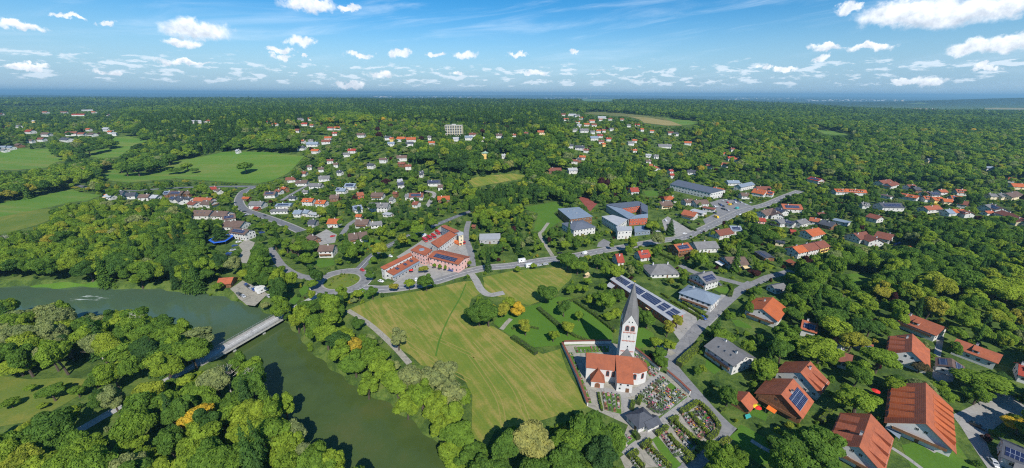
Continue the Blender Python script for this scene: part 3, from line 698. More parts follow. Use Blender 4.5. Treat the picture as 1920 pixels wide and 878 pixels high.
def house(p, q, W, roof='brown', wall='white', eave=5.0, pitch=28, kind='gable', extra='', over=0.7, solar=0, chim=1, frame=None, name='house', label=None, dorm=0, balcony=False, sky=0, group=None, cat='house', phrase=None, rib=None):
    """p, q: world ends of the ridge (x, y)"""
    global NH; NH += 1
    p = Vector(p[:2]); q = Vector(q[:2]); c = (p + q) / 2; L = max((q - p).length, 4.0); d = (q - p).normalized()
    rz = math.atan2(d.y, d.x)
    if rz > math.pi / 2 + 1e-6: rz -= math.pi
    if rz <= -math.pi / 2 + 1e-6: rz += math.pi
    z0 = min(hz(c.x, c.y), hz(p.x, p.y), hz(q.x, q.y)) ; dist = math.hypot(c.x, c.y)
    root = thing(name, (c.x, c.y, z0), rz)
    if frame is None: frame = 'frame' if wall != 'timber' else 'woodframe'
    tp = math.tan(math.radians(pitch)); rise = W / 2 * tp; zr = eave + rise
    lx = L / 2 - over; wy = W / 2 - over; ze = eave + over * tp * 0.0
    mb = MB(); low = -2.5
    if kind == 'hip':
        mb.box(-lx, lx, -wy, wy, low, eave)
    else:
        ridge = eave + wy * tp
        v = [(sx * lx, y, z) for sx in (-1, 1) for y, z in ((-wy, low), (wy, low), (wy, eave), (0, ridge), (-wy, eave))]
        mb.add(v, [(0, 4, 3, 2, 1), (5, 6, 7, 8, 9), (0, 1, 6, 5), (1, 2, 7, 6), (2, 3, 8, 7), (3, 4, 9, 8), (4, 0, 5, 9)])
    mb.build('wall', M[wall], root)
    th = 0.22; zo = eave - over * tp + 0.12; zt = eave + wy * tp + 0.12 + 0.02
    mb = MB()
    if kind == 'hip':
        h = min(L / 2 - 0.3, W / 2); r0, r1 = -L / 2 + h, L / 2 - h; zt = zo + W / 2 * tp
        A, B_, C_, D_ = (-L/2, -W/2, zo), (L/2, -W/2, zo), (L/2, W/2, zo), (-L/2, W/2, zo); E_, F_ = (r0, 0, zt), (r1, 0, zt)
        mb.add([A, B_, C_, D_, E_, F_], [(0, 1, 5, 4), (1, 2, 5), (2, 3, 4, 5), (3, 0, 4), (3, 2, 1, 0)])
    else:
        t2 = zo + W / 2 * tp
        mb.add([(sx * L/2, y, z) for sx in (-1, 1) for y, z in ((-W/2, zo), (0, t2), (W/2, zo), (W/2, zo - th), (0, t2 - th), (-W/2, zo - th))],
               [(0, 6, 7, 1), (1, 7, 8, 2), (2, 8, 9, 3), (3, 9, 10, 4), (4, 10, 11, 5), (5, 11, 6, 0), (0, 1, 4, 5), (1, 2, 3, 4), (6, 11, 10, 7), (7, 10, 9, 8)])
        zt = t2
    ro = mb.build('roof', M[roof], root)
    if chim and dist < 900:
        for i in range(chim):
            x = (random.uniform(-.3, .3) if chim == 1 else (-.25 + .5 * i)) * L; y = random.choice([-1, 1]) * W * random.uniform(.04, .14)
            link('chimney', CHIM, ro, (x, y, zt - abs(y) * tp + 0.5))
    # which slope faces the camera
    side = -1 if (Vector((-c.x, -c.y)).dot(Vector((math.sin(rz), -math.cos(rz)))) > 0) else 1
    if solar:
        sides = [side] if solar == 1 else ([-side] if solar == -1 else [-1, 1])
        for s in sides:
            x0, x1 = -L * 0.36, L * 0.34; y0, y1 = 0.14 * W, 0.40 * W
            mb = MB(); zz = lambda y: zt - y * tp + 0.16
            quad = [(x0, s * y1, zz(y1)), (x1, s * y1, zz(y1)), (x1, s * y0, zz(y0)), (x0, s * y0, zz(y0))]
            if s > 0: quad = quad[::-1]
            mb.slab(quad, 0.08); mb.build('solar_panel', M['solar'], ro)
    for i in range(sky):
        x = (-.3 + .6 * (i + .5) / sky) * L; y = side * W * .25
        o = link('skylight', SKYL, ro, (x, y, zt - abs(y) * tp + 0.02)); o.rotation_euler = (-side * math.atan(tp), 0, 0)
    for i in range(dorm):
        x = (-.34 + .68 * (i + .5) / dorm) * L; w = 1.15; yb = side * W * 0.10; yf = side * W * .40; zf = zt - W * .40 * tp + 1.5; zb = zf + 0.25
        mb = MB(); mb.box(x - w, x + w, min(yb, yf * .97), max(yb, yf * .97), zf - 1.6, zf, 0)
        dm = mb.build('dormer', M[wall], ro)
        mb = MB(); mb.slab([(x - w - .25, yf * 1.05, zf), (x + w + .25, yf * 1.05, zf), (x + w + .25, yb * .2, zb + W * .08 * tp), (x - w - .25, yb * .2, zb + W * .08 * tp)][::(1 if side < 0 else -1)], 0.12); mb.build('dormer_roof', M[roof], ro)
        window(ro, x, yf * .975, zf - .75, math.pi / 2 * side, 1.5, 1.0, dist < 210)
    if rib:
        for sd2, n2 in ((1, rib[0]), (-1, rib[1])): ribs(root, W, L, eave, pitch, sd2, n2, roof, over)
    r = rise if kind != 'hip' else 0
    both = dist < 130
    wall_windows(root, (-lx, -wy), (lx, -wy), 0, eave, dist, frame, both=both)
    wall_windows(root, (lx, wy), (-lx, wy), 0, eave, dist, frame, both=both)
    wall_windows(root, (lx, -wy), (lx, wy), 0, eave, dist, frame, both=both, gable=r)
    wall_windows(root, (-lx, wy), (-lx, -wy), 0, eave, dist, frame, both=both, gable=r)
    if balcony:
        # balcony on the gable or long side nearest the camera
        cand = [((-lx, -wy), (lx, -wy)), ((lx, wy), (-lx, wy)), ((lx, -wy), (lx, wy)), ((-lx, wy), (-lx, -wy))]
        bestn, bc = -9, None
        for a, b in cand[2:] if balcony == 'gable' else cand[:2]:
            a = Vector(a); b = Vector(b); e = (b - a).normalized(); n = Vector((e.y, -e.x)); w = Vector((n.x * math.cos(rz) - n.y * math.sin(rz), n.x * math.sin(rz) + n.y * math.cos(rz)))
            v = w.dot(-c.normalized())
            if v > bestn: bestn, bc = v, (a, b, e, n)
        a, b, e, n = bc; mb = MB(); a2 = a.lerp(b, .08); b2 = a.lerp(b, .92); h = 2.7
        q4 = [a2, b2, b2 + n * 1.5, a2 + n * 1.5]; 
        mb.prism([(v.x, v.y) for v in q4][::-1], h - .2, h); fr = [b2 + n * 1.42, a2 + n * 1.42, a2 + n * 1.5, b2 + n * 1.5]
        mb.prism([(v.x, v.y) for v in fr][::-1] if 0 else [(v.x, v.y) for v in fr], h, h + .95)
        mb.build('balcony', M['timber'], root)
    corners = []
    cc, ss = math.cos(rz), math.sin(rz)
    for sx in (-.5, .5):
        for sy in (-.5, .5):
            x, y = c.x + sx * L * cc - sy * W * ss, c.y + sx * L * ss + sy * W * cc; corners += [(x, y, z0 + eave * 0.35), (x, y, z0 + eave)]
        corners.append((c.x + sx * L * cc, c.y + sx * L * ss, z0 + zr))
    addbox(corners, c.y - W * .3, c.x, c.y, max(L, W) * .5 + 1.0)
    ph = phrase or f"{ROOFWORD[roof]} roofed {extra + ' ' if extra else ''}{WALLWORD[wall]} {'house' if cat == 'house' else cat}"
    if solar and not phrase: ph += ' with solar panels'
    if label: tag(root, label, cat, group)
    else: reg(root, ph, cat, group or 'houses of the village', c.x, c.y)
    return root
def HR(x1, y1, x2, y2, W, roof='brown', wall='white', eave=5.0, pitch=28, **kw):
    """house from the two ends of its ridge in photo pixels"""
    zr = eave + W / 2 * math.tan(math.radians(pitch))
    p, q = at(x1, y1, zr), at(x2, y2, zr)
    lim = kw.pop('maxlen', 34.0); mn = kw.pop('minlen', 0)
    d = q - p; d.z = 0
    if d.length > lim: m_ = (p + q) / 2; p = m_ - d.normalized() * lim / 2; q = m_ + d.normalized() * lim / 2
    if mn and d.length < mn: m_ = (p + q) / 2; p = m_ - d.normalized() * mn / 2; q = m_ + d.normalized() * mn / 2
    return house(p, q, W, roof, wall, eave, pitch, **kw)
def HT(x0, y0, rows, s=5.4875):
    for r in rows:
        a, b, c, d, W, roof, wall, *rest = r; kw = rest[0] if rest else {}
        if W > 7 and 'eave' not in kw and kw.get('kind') != 'hip': kw = dict(kw, eave=4.3); W *= 1.12
        HR(x0 + a / s, y0 + b / s, x0 + c / s, y0 + d / s, W, roof, wall, **kw)
def slabhouse(px, hts, roof, wall, label, cat='building', name='building', over=0.4, th=0.35, solar=None, win=True, dens=3.0, storeys=None, low=-0.5, parent=None, edges=None, frame='frame', glass=1.2):
    """building whose roof edge is read off the photo: px corners (clockwise or not), hts their heights above ground"""
    if not hasattr(hts, '__len__'): hts = [hts] * len(px)
    P = [at(x, y, h) for (x, y), h in zip(px, hts)]
    c = sum(P, Vector()) / len(P); z0 = min(p.z for p in P)
    pts = [(p.x - c.x, p.y - c.y) for p in P]
    area = sum(pts[i][0] * pts[(i + 1) % len(pts)][1] - pts[(i + 1) % len(pts)][0] * pts[i][1] for i in range(len(pts)))
    if area < 0: pts = pts[::-1]; hts = list(hts)[::-1]
    root = parent or thing(name, (c.x, c.y, z0))
    off = Vector((0, 0)) if parent is None else Vector((c.x - parent.location.x, c.y - parent.location.y))
    pts = [(a + off.x, b + off.y) for a, b in pts]
    cx = sum(p[0] for p in pts) / len(pts); cy_ = sum(p[1] for p in pts) / len(pts)
    def inset(k):
        r = []
        for i in range(len(pts)):
            a, b, d = Vector(pts[i - 1]), Vector(pts[i]), Vector(pts[(i + 1) % len(pts)])
            e1 = (b - a).normalized(); e2 = (d - b).normalized(); n1 = Vector((-e1.y, e1.x)); n2 = Vector((-e2.y, e2.x))
            bis = (n1 + n2); bis = bis / max(bis.length_squared / 2, .3); r.append((b.x + bis.x * k, b.y + bis.y * k))
        return r
    inn = inset(over)
    mb = MB(); mb.prism(inn, low, [h - th for h in hts]); mb.build('wall', M[wall], root)
    mb = MB(); mb.slab([(p[0], p[1], h) for p, h in zip(pts, hts)], th - 0.003); ro = mb.build('roof', M[roof], root)
    if win:
        dist = c.length
        for i in range(len(inn)):
            if edges is not None and i not in edges: continue
            wall_windows(root, inn[i], inn[(i + 1) % len(inn)], 0, min(hts[i], hts[(i + 1) % len(inn)]) - th, min(dist, 470), frame, dens=dens, glass=glass)
    addbox([(p.x, p.y, z0 + h * k) for p, h in zip(P, hts) for k in (.3, 1)], c.y - 4, c.x, c.y, max((p - c).to_2d().length for p in P))
    if parent is None:
        tag(root, label, cat); 
    return root, ro
def roof_panels(px, hts, root, ro, mat='solar', lift=0.12):
    P = [at(x, y, h) for (x, y), h in zip(px, hts)]
    q = [(p.x - root.location.x, p.y - root.location.y, h + lift) for p, h in zip(P, hts)]
    a = sum(q[i][0] * q[(i + 1) % 4][1] - q[(i + 1) % 4][0] * q[i][1] for i in range(4))
    if a < 0: q = q[::-1]
    c = [sum(v[k] for v in q) / 4 for k in range(3)]; d = Vector((q[1][0] - q[0][0], q[1][1] - q[0][1], 0)); rz = math.atan2(d.y, d.x)
    R_ = Matrix.Rotation(-rz, 3, 'Z'); mb = MB(); mb.slab([R_ @ (Vector(v) - Vector(c)) for v in q], 0.08)
    o = mb.build('solar_panel', M[mat], ro); o.location = c; o.rotation_euler.z = rz; return o
# ------------------------------------------------------------------ the church and its chapel
def loc(ox, oy, deg):
    c, s = math.cos(math.radians(deg)), math.sin(math.radians(deg)); return (ox, oy), math.radians(deg)
CH = thing('church', (33.3, 134.9, 0.0), math.radians(-9))
tag(CH, 'white village church with orange tiled roof and tall grey spire', 'church'); anchor('the church', (48, 137))
NW, NE, NRG = 9.0, 7.0, 11.05
apse = [(0, 0), (22.4, 0), (26.2, 2.4), (26.2, 6.6), (22.4, 9.0), (0, 9.0)]
mb = MB(); mb.prism(apse, -0.6, NE)
mb.add([(0.0, 0, NE), (0.0, 9, NE), (0.0, 4.5, NRG - .1), (0.35, 0, NE), (0.35, 9, NE), (0.35, 4.5, NRG - .1)], [(0, 2, 1), (3, 4, 5), (0, 3, 5, 2), (1, 2, 5, 4)]); mb.build('wall', M['white'], CH)
mb = MB(); o = 0.45; ze = NE - 0.25
E = [(-.3, -o, ze), (22.5, -o, ze), (26.7, 2.2, ze), (26.7, 6.8, ze), (22.5, 9 + o, ze), (-.3, 9 + o, ze)]; Rg = [(-.3, 4.5, NRG + .1), (22.2, 4.5, NRG + .1)]
v = E + Rg; mb.add(v, [(0, 1, 7, 6), (1, 2, 7), (2, 3, 7), (3, 4, 7), (4, 5, 6, 7), (5, 0, 6), (5, 4, 3, 2, 1, 0)]); mb.build('roof', M['church'], CH)
# sacristy with its long lean-to roof
sac = MB(); 
v = [(x, y, z) for x in (12.9, 19.3) for y, z in ((-5.2, -.5), (0.2, -.5), (4.3, 7.2), (4.3, 10.9), (-5.2, 5.25))]
sac.add(v, [(0, 1, 2, 3, 4)[::-1], (5, 6, 7, 8, 9), (0, 4, 9, 5)[::-1] if 0 else (0, 5, 9, 4), (4, 9, 8, 3), (3, 8, 7, 2), (2, 7, 6, 1), (1, 6, 5, 0)]); sc_ = sac.build('sacristy', M['white'], CH)
mb = MB(); mb.slab([(12.6, -5.7, 5.15), (19.6, -5.7, 5.15), (19.6, 4.6, 11.3), (12.6, 4.6, 11.3)], .25); mb.build('sacristy_roof', M['church'], sc_)
mb = MB(); mb.prism([(2.2, -4.3), (7.6, -4.3), (7.6, 0.1), (2.2, 0.1)], -.5, 3.4); po = mb.build('porch', M['white'], CH)
mb = MB(); mb.add([(1.8, -4.7, 3.2), (8.0, -4.7, 3.2), (8.0, 0.3, 3.2), (1.8, 0.3, 3.2), (4.9, -1.6, 7.3), (4.9, 0.3, 7.3)], [(0, 1, 4), (1, 2, 5, 4), (3, 0, 4, 5), (2, 3, 5), (3, 2, 1, 0)]); mb.build('porch_roof', M['church'], po)
def arch(parent, name, x, y, z, w, h, ang, mat, out=0.06, frame=None, kind=None):
    """round-headed opening; local wall faces heading ang"""
    n = 9; pts = [(-w / 2, 0), (w / 2, 0)] + [(w / 2 * math.cos(math.pi * i / n), h - w / 2 + w / 2 * math.sin(math.pi * i / n)) for i in range(n + 1)]
    def mk(s, o0, o1, mt, nm, par, lift=0.0):
        mb = MB(); P = [(a * s, (b - h / 2) * s + h / 2) for a, b in pts]; k = len(P)
        mb.add([(a, o0, b) for a, b in P] + [(a, o1, b) for a, b in P], [tuple(range(k)), tuple(range(2 * k - 1, k - 1, -1))] + [(i, k + i, k + (i + 1) % k, (i + 1) % k) for i in range(k)])
        q = mb.build(nm, M[mt], par); return q
    f = mk(1.0, -.05, out, frame or 'frame', name, parent); f.location = (x, y, z); f.rotation_euler = (0, 0, ang - math.pi / 2)
    mk(0.80, out - .01, out + .02, mat, 'pane' if 'win' in name else 'leaf', f); return f
for x in (9.3, 11.7): arch(CH, 'window', x, 0, 3.0, 1.5, 3.2, -math.pi / 2, 'glass', .06, 'redwood')
arch(CH, 'window', 20.8, 0, 2.8, 1.6, 3.3, -math.pi / 2, 'glass', .06, 'redwood')
arch(CH, 'window', 24.3, 1.2, 2.8, 1.5, 3.2, -math.pi / 2 + math.radians(32), 'glass', .06, 'redwood')
for x in (1.5,): arch(CH, 'window', 0, 3.0, 3.0, 1.0, 1.6, math.pi, 'glass')
arch(po, 'door', 4.9, -4.3, 0, 2.3, 2.6, -math.pi / 2, 'woodframe', .06, 'terracotta')
for x, z in ((14.4, 3.9), (17.4, 3.9), (14.2, 1.9)): link('window', WFAR, sc_, (x, -5.2, z), -math.pi, (.9, 1, 1.0))
link('door', DOORM, sc_, (17.4, -5.2, 0.02), -math.pi, (1.5, 1, 2.2))
# tower
TX, TY, TS = 18.0, 12.35, 3.3; TE, TP, TA = 24.3, 29.6, 44.3
tw = MB(); C4 = [(TX - TS, TY - TS), (TX + TS, TY - TS), (TX + TS, TY + TS), (TX - TS, TY + TS)]
tw.prism(C4, -.6, TE)
mids = [(TX, TY - TS), (TX + TS, TY), (TX, TY + TS), (TX - TS, TY)]
for i in range(4):
    a, b, p = C4[i], C4[(i + 1) % 4], mids[i]; n = (Vector((p[0] - TX, p[1] - TY))).normalized() * -.4
    tw.add([(*a, TE), (*b, TE), (*p, TP), (a[0] + n.x, a[1] + n.y, TE), (b[0] + n.x, b[1] + n.y, TE), (p[0] + n.x, p[1] + n.y, TP)], [(0, 1, 2), (5, 4, 3), (1, 4, 5, 2), (0, 2, 5, 3)])
TW = tw.build('tower', M['white'], CH)
sp = MB(); k = 1.035
c4 = [(TX + (a - TX) * k, TY + (b - TY) * k, TE - .1) for a, b in C4]; m4 = [(TX + (a - TX) * (k + .02), TY + (b - TY) * (k + .02), TP + .15) for a, b in mids]
vv = c4 + m4 + [(TX, TY, TA)]; ff = []
for i in range(4): ff += [(i, 4 + i, 8), (i, 8, 4 + (i + 3) % 4)]
sp.add(vv, ff)
# ridges along the edges where two roof planes meet
SPm = M['spire'] = roofmat('spire_slates', (0.20, 0.195, 0.195), (0.16, 0.155, 0.155), (0.11, 0.105, 0.105))
SP = sp.build('spire', SPm, TW)
mb = MB(); mb.tube([(TX, TY, TA - .3), (TX, TY, TA + 1.9)], [.06, .04], 6); mb.box(TX - .45, TX + .45, TY - .04, TY + .04, TA + 1.25, TA + 1.36); mb.build('cross', M['darkmetal'], SP)
mb = MB()
for j in range(8):
    a = [(TX + .3 * math.cos(t) * math.sin(s), TY + .3 * math.sin(t) * math.sin(s), TA + .3 + .3 * math.cos(s)) for t, s in ((j * math.pi / 4, .01), ((j + 1) * math.pi / 4, .01), ((j + 1) * math.pi / 4, 1.57), (j * math.pi / 4, 1.57), (j * math.pi / 4, 3.13), ((j + 1) * math.pi / 4, 3.13))]
    mb.add(a, [(0, 3, 2, 1), (3, 4, 5, 2)])
mb.build('finial_ball', M['yellowcloth'], SP)
M['frieze'] = simple('terracotta_frieze', (0.42, 0.17, 0.13), 0.8, 0.2, 3.0)
for zf in (20.6, 16.2, 10.6):                                          # stepped friezes round the tower
    mb = MB()
    for i in range(4):
        a, b = Vector(C4[i]), Vector(C4[(i + 1) % 4]); e = (b - a).normalized(); n = Vector((e.y, -e.x)); L = (b - a).length
        q = [a + e * .45, b - e * .45, b - e * .45 + n * .08, a + e * .45 + n * .08]; mb.prism([(v.x, v.y) for v in q][::-1], zf, zf + .28)
        for t in range(9):
            s0 = .55 + t * (L - 1.1) / 9; q = [a + e * s0, a + e * (s0 + .33), a + e * (s0 + .33) + n * .06, a + e * s0 + n * .06]; mb.prism([(v.x, v.y) for v in q][::-1], zf - .4, zf - .002)
    mb.build('frieze', M['frieze'], TW)
for i in range(4):
    p = mids[i]; n = Vector((p[0] - TX, p[1] - TY)).normalized(); e = Vector((-n.y, n.x)); ang = math.atan2(n.y, n.x)
    for t in (-1.15, 1.15):
        arch(TW, 'belfry_window', p[0] + e.x * t, p[1] + e.y * t, 21.3, 1.9, 3.0, ang, 'darkmetal', .07, 'frieze')
    for t in (-.7, .7): arch(TW, 'window', p[0] + e.x * t, p[1] + e.y * t, 25.6, .5, .9, ang, 'glass', .05)
    arch(TW, 'window', p[0], p[1], 18.0, .7, 1.3, ang, 'glass', .05); arch(TW, 'window', p[0], p[1], 12.6, .6, 1.2, ang, 'glass', .05)
    for t in (-2.2, -.75, .75, 2.2):                                   # shallow pilaster strips between the friezes
        q = [Vector(p) + e * (t - .12), Vector(p) + e * (t + .12), Vector(p) + e * (t + .12) + n * .07, Vector(p) + e * (t - .12) + n * .07]
        mb = MB(); mb.prism([(v.x, v.y) for v in q][::-1], 16.5, 20.15); mb.build('pilaster', M['white'], TW)
mb = MB(); mb.add([(14.9, 8.6, 7.4), (21.1, 8.6, 7.4), (18.0, 8.95, 12.4), (14.9, 9.05, 7.4), (21.1, 9.05, 7.4)], [(0, 1, 2), (0, 2, 3), (1, 4, 2)]); mb.build('flashing', M['grey'], TW)
HBOX.append((1094, 655, 1210, 738, 129, 48, 137, 17)); HBOX.append((1148, 530, 1196, 668, 140, 52, 144, 6))

K = lambda x, y: (1120 + x / 4.433, 680 + y / 4.433)
chp = HR(*K(322, 432), *K(418, 388), 7.6, 'slate', 'white', 3.3, 34, kind='hip', chim=0, label='white cemetery chapel with dark slate hipped roof below the church', cat='chapel', name='chapel', minlen=9.5, maxlen=9.5)
HR(*K(408, 482), *K(485, 446), 4.8, 'slate', 'white', 2.8, 30, chim=0, label='low white annexe with dark slate gable roof beside the cemetery chapel', cat='chapel annexe', name='chapel_annexe', minlen=7, maxlen=7)
anchor('the cemetery chapel', at(*K(390, 430)))

# ------------------------------------------------------------------ large buildings, one by one
r, ro = slabhouse([(713,501),(720.5,505.5),(773,478.5),(769.5,473.5)], [8.4,8.0,8.0,8.4], 'terracotta', 'white', 'long low community hall with stepped orange roofs and white end wall by the roundabout', 'hall', 'community_hall')
slabhouse([(721.5,507),(737.5,516),(786,488.5),(773.5,480.5)], [6.0,4.4,4.4,6.0], 'terracotta', 'white', '', parent=r)
slabhouse([(736,518.5),(739,520.5),(788,492),(786.5,489.5)], [3.5,3.2,3.2,3.5], 'bluegrey', 'greywall', '', parent=r, th=.15)
for u in (.25, .55, .78):
    a = [(721.5 + 52*u, 507 - 26.5*u), (737.5 + 48.5*u, 516 - 27.5*u)]
    q = [(a[0][0]*.65+a[1][0]*.35, a[0][1]*.65+a[1][1]*.35), (a[0][0]*.3+a[1][0]*.7, a[0][1]*.3+a[1][1]*.7)]
    roof_panels([q[0], q[1], (q[1][0]+4.5, q[1][1]-2.4), (q[0][0]+4.5, q[0][1]-2.4)], [5.45, 4.9, 4.9, 5.45], r, ro)
anchor('the long white community hall', r.location)
r2, ro = slabhouse([(769.4,469),(786,458.5),(810.4,468.5),(797,479)], 8.6, 'terracotta', 'pink', 'pink two-storey building corner wing with flat orange roof and round skylight', 'building', 'pink_corner_building')
mb = MB(); mb.tube([(0, 0, 8.6), (0, 0, 9.1)], [2.2, 2.0], 16); q = mb.build('skylight', M['bluegrey'], ro)
pk = HR(814, 470.5, 871, 484, 15.5, 'terracotta', 'pink', 7.0, 14, solar=1, chim=0, maxlen=46, label='pink two-storey building with orange roof and long dark solar array facing the street', cat='building', name='pink_building')
anchor('the pink building', pk.location)
r, ro = slabhouse([(807.7,454.7),(846,432),(858.7,437.4),(822.2,464.7)], [8.6,8.6,7.4,7.4], 'terracotta', 'white', 'fire station hall with large plain orange roof behind the pink building', 'fire station', 'fire_station')
slabhouse([(826,424),(834,421.5),(861,433),(853,436.5)], 9.2, 'terracotta', 'bluegrey', '', parent=r)
slabhouse([(857,437.2),(867.5,434.6),(869.5,439.2),(859.5,442.2)], 9.6, 'palegrey', 'cream', '', parent=r)
anchor('the fire station', r.location)
# school
r, ro = slabhouse([(1045.6,391.4),(1085.7,388.3),(1111.3,405.6),(1069.3,411.1)], 8.0, 'bluegrey', 'timber', 'school gymnasium with flat blue-grey roof and brown timber walls', 'gymnasium', 'gymnasium'); anchor('the grey-roofed gymnasium', r.location)
for u, v in ((.3, .3), (.55, .55), (.6, .25)):
    x, y = [(1-u)*(1-v)*a + u*(1-v)*b + u*v*c + (1-u)*v*d for a, b, c, d in zip((1045.6,391.4),(1085.7,388.3),(1111.3,405.6),(1069.3,411.1))]
    p = at(x, y, 8); mb = MB(); mb.box(-.6, .6, -.6, .6, 0, .9); o = mb.build('roof_vent', M['metal'], ro); o.location = (p.x - r.location.x, p.y - r.location.y, 8)
HR(1064, 418.5, 1106, 412.5, 22.0, 'slateblue', 'white', 6.5, 17, kind='hip', chim=1, maxlen=44, label='school building with large dark hipped roof in front of the gymnasium', cat='school building', name='school_building')
r, ro = slabhouse([(1127.7,405.6),(1149,403),(1177,411.5),(1158,423.5)], 7.2, 'palegrey', 'white', 'school wing with pale flat roof and white box front by the street', 'school building', 'school_wing')
slabhouse([(1155,424.5),(1184,424.5),(1186,431.5),(1158,433.5)], 8.0, 'palegrey', 'white', '', parent=r)
slabhouse([(1189,424.5),(1219,422),(1220.5,432),(1190,435)], 4.2, 'bluegrey', 'bluegrey', '', parent=r)
r, ro = slabhouse([(1136,383),(1197,377),(1203,385),(1166,390.5)], 7.2, 'slateblue', 'redwood', 'courtyard school with dark roofs on four wings and red timber walls', 'school building', 'courtyard_school')
slabhouse([(1136,384.3),(1166,391),(1191,403.2),(1178.5,410.5)], 7.2, 'bluegrey', 'greywall', '', parent=r)
slabhouse([(1180,410.5),(1192.5,403.4),(1215,400.5),(1215,408)], 7.2, 'bluegrey', 'redwood', '', parent=r)
slabhouse([(1198.5,377.2),(1214.5,386),(1215,400),(1203.5,395)], 7.2, 'slateblue', 'greywall', '', parent=r)
anchor('the courtyard school', at(1178, 393, 7))
# hotel block with a car park in front
r, ro = slabhouse([(1256,345.5),(1333,362.5),(1357.5,356.5),(1271,337)], [7.6,7.6,9.4,9.4], 'slateblue', 'white', 'long white two-storey building with dark sloping roof and rows of balconies behind the car park', 'building', 'long_white_building', dens=4.2, glass=1.9)
anchor('the long white building behind the car park', r.location)
# kindergarten with solar roof behind the church
KQ = [(1143.6,523.5),(1160,512.5),(1286,586.8),(1257.5,601.5)]
r, ro = slabhouse(KQ, [5.0,5.4,5.4,5.0], 'palegrey', 'redwood', 'long kindergarten with pale flat roof of solar panels and orange walls behind the church', 'kindergarten', 'kindergarten', over=.8); anchor('the long solar-roofed kindergarten', r.location)
def bil(Q, u, v): return tuple((1-u)*(1-v)*Q[0][k] + (1-u)*v*Q[1][k] + u*v*Q[2][k] + u*(1-v)*Q[3][k] for k in (0, 1))
for u0, u1, v0, v1 in ((.04,.21,.30,.80),(.23,.43,.28,.80),(.45,.68,.28,.82),(.71,.82,.24,.52),(.71,.82,.56,.84),(.85,.96,.24,.52),(.85,.96,.56,.84)):
    roof_panels([bil(KQ,u0,v0), bil(KQ,u1,v0), bil(KQ,u1,v1), bil(KQ,u0,v1)], [5.0+.4*v0, 5.0+.4*v0, 5.0+.4*v1, 5.0+.4*v1], r, ro)
# tower block on the wooded plateau
p = at(852, 254.5); L_, W_, H_ = 34.0, 13.0, 20.0
r = thing('tower_block', p, math.radians(-4)); tag(r, 'pale seven-storey apartment slab standing above the wood', 'apartment block'); anchor('the pale apartment slab', p)
mb = MB(); mb.box(-L_/2, L_/2, -W_/2, W_/2, -3, H_); mb.build('wall', M['cream'], r)
mb = MB(); mb.box(-L_/2 - .3, L_/2 + .3, -W_/2 - .3, W_/2 + .3, H_ + .003, H_ + .5); mb.box(-4, 4, -2, 2, H_ + .5, H_ + 2.5); mb.build('roof', M['concrete'], r)
mb = MB(); mb.box(-.5, .5, -.05, .35, -.5, -.22, 1); mb.box(-.5, .5, -.03, .05, -.2, .5, 0); BAL = mb.mesh('balcony_bay', [M['glass'], M['white']])
for f in range(6):
    for i in range(7): link('window', BAL, r, (-L_/2 + 2.6 + i * 4.8, -W_/2, 2.6 + f * 3.1), math.pi, (3.9, 1.6, 2.4))
HBOX.append((836, 236, 868, 252, p.y - 10, p.x, p.y, 19))
# low grey shed, blue-edged beer garden roof, pavilion
slabhouse([(899,438.5),(938,437.5),(938.5,449),(898.5,449.5)], 4.2, 'palegrey', 'greywall', 'low grey flat-roofed shed in a clearing right of the fire station', 'shed', 'shed')
r = thing('beer_garden_roof', at(416, 455)); tag(r, 'dark solar canopy with bright blue rim in the left village', 'canopy')
c0 = at(416, 455, 3.5); Q = [at(x, y, 3.5) for x, y in ((392,458),(402,452),(438,444),(440,450),(425,460),(402,463.5))]
mb = MB(); pts = [(q.x - c0.x, q.y - c0.y) for q in Q][::-1]; mb.slab([(a, b, 3.5) for a, b in (pts if sum(pts[i][0]*pts[(i+1)%6][1]-pts[(i+1)%6][0]*pts[i][1] for i in range(6)) > 0 else pts[::-1])], .4); mb.build('roof', M['bluecanvas'], r)
mb = MB(); mb.slab([(a * .8 , b * .8, 3.6) for a, b in (pts if sum(pts[i][0]*pts[(i+1)%6][1]-pts[(i+1)%6][0]*pts[i][1] for i in range(6)) > 0 else pts[::-1])], .09); mb.build('solar_panel', M['solar'], r)
mb = MB()
for a, b in pts: mb.tube([(a * .9, b * .9, -.3), (a * .9, b * .9, 3.2)], [.12, .12], 6)
mb.build('post_frame', M['darkmetal'], r); HBOX.append((389, 443, 442, 465, c0.y - 10, c0.x, c0.y, 14))
HR(410, 521, 438, 519, 10, 'terracotta', 'timber', 3.2, 26, chim=0, label='timber boathouse with orange roof beside the gravel car park by the river', cat='boathouse', name='boathouse')

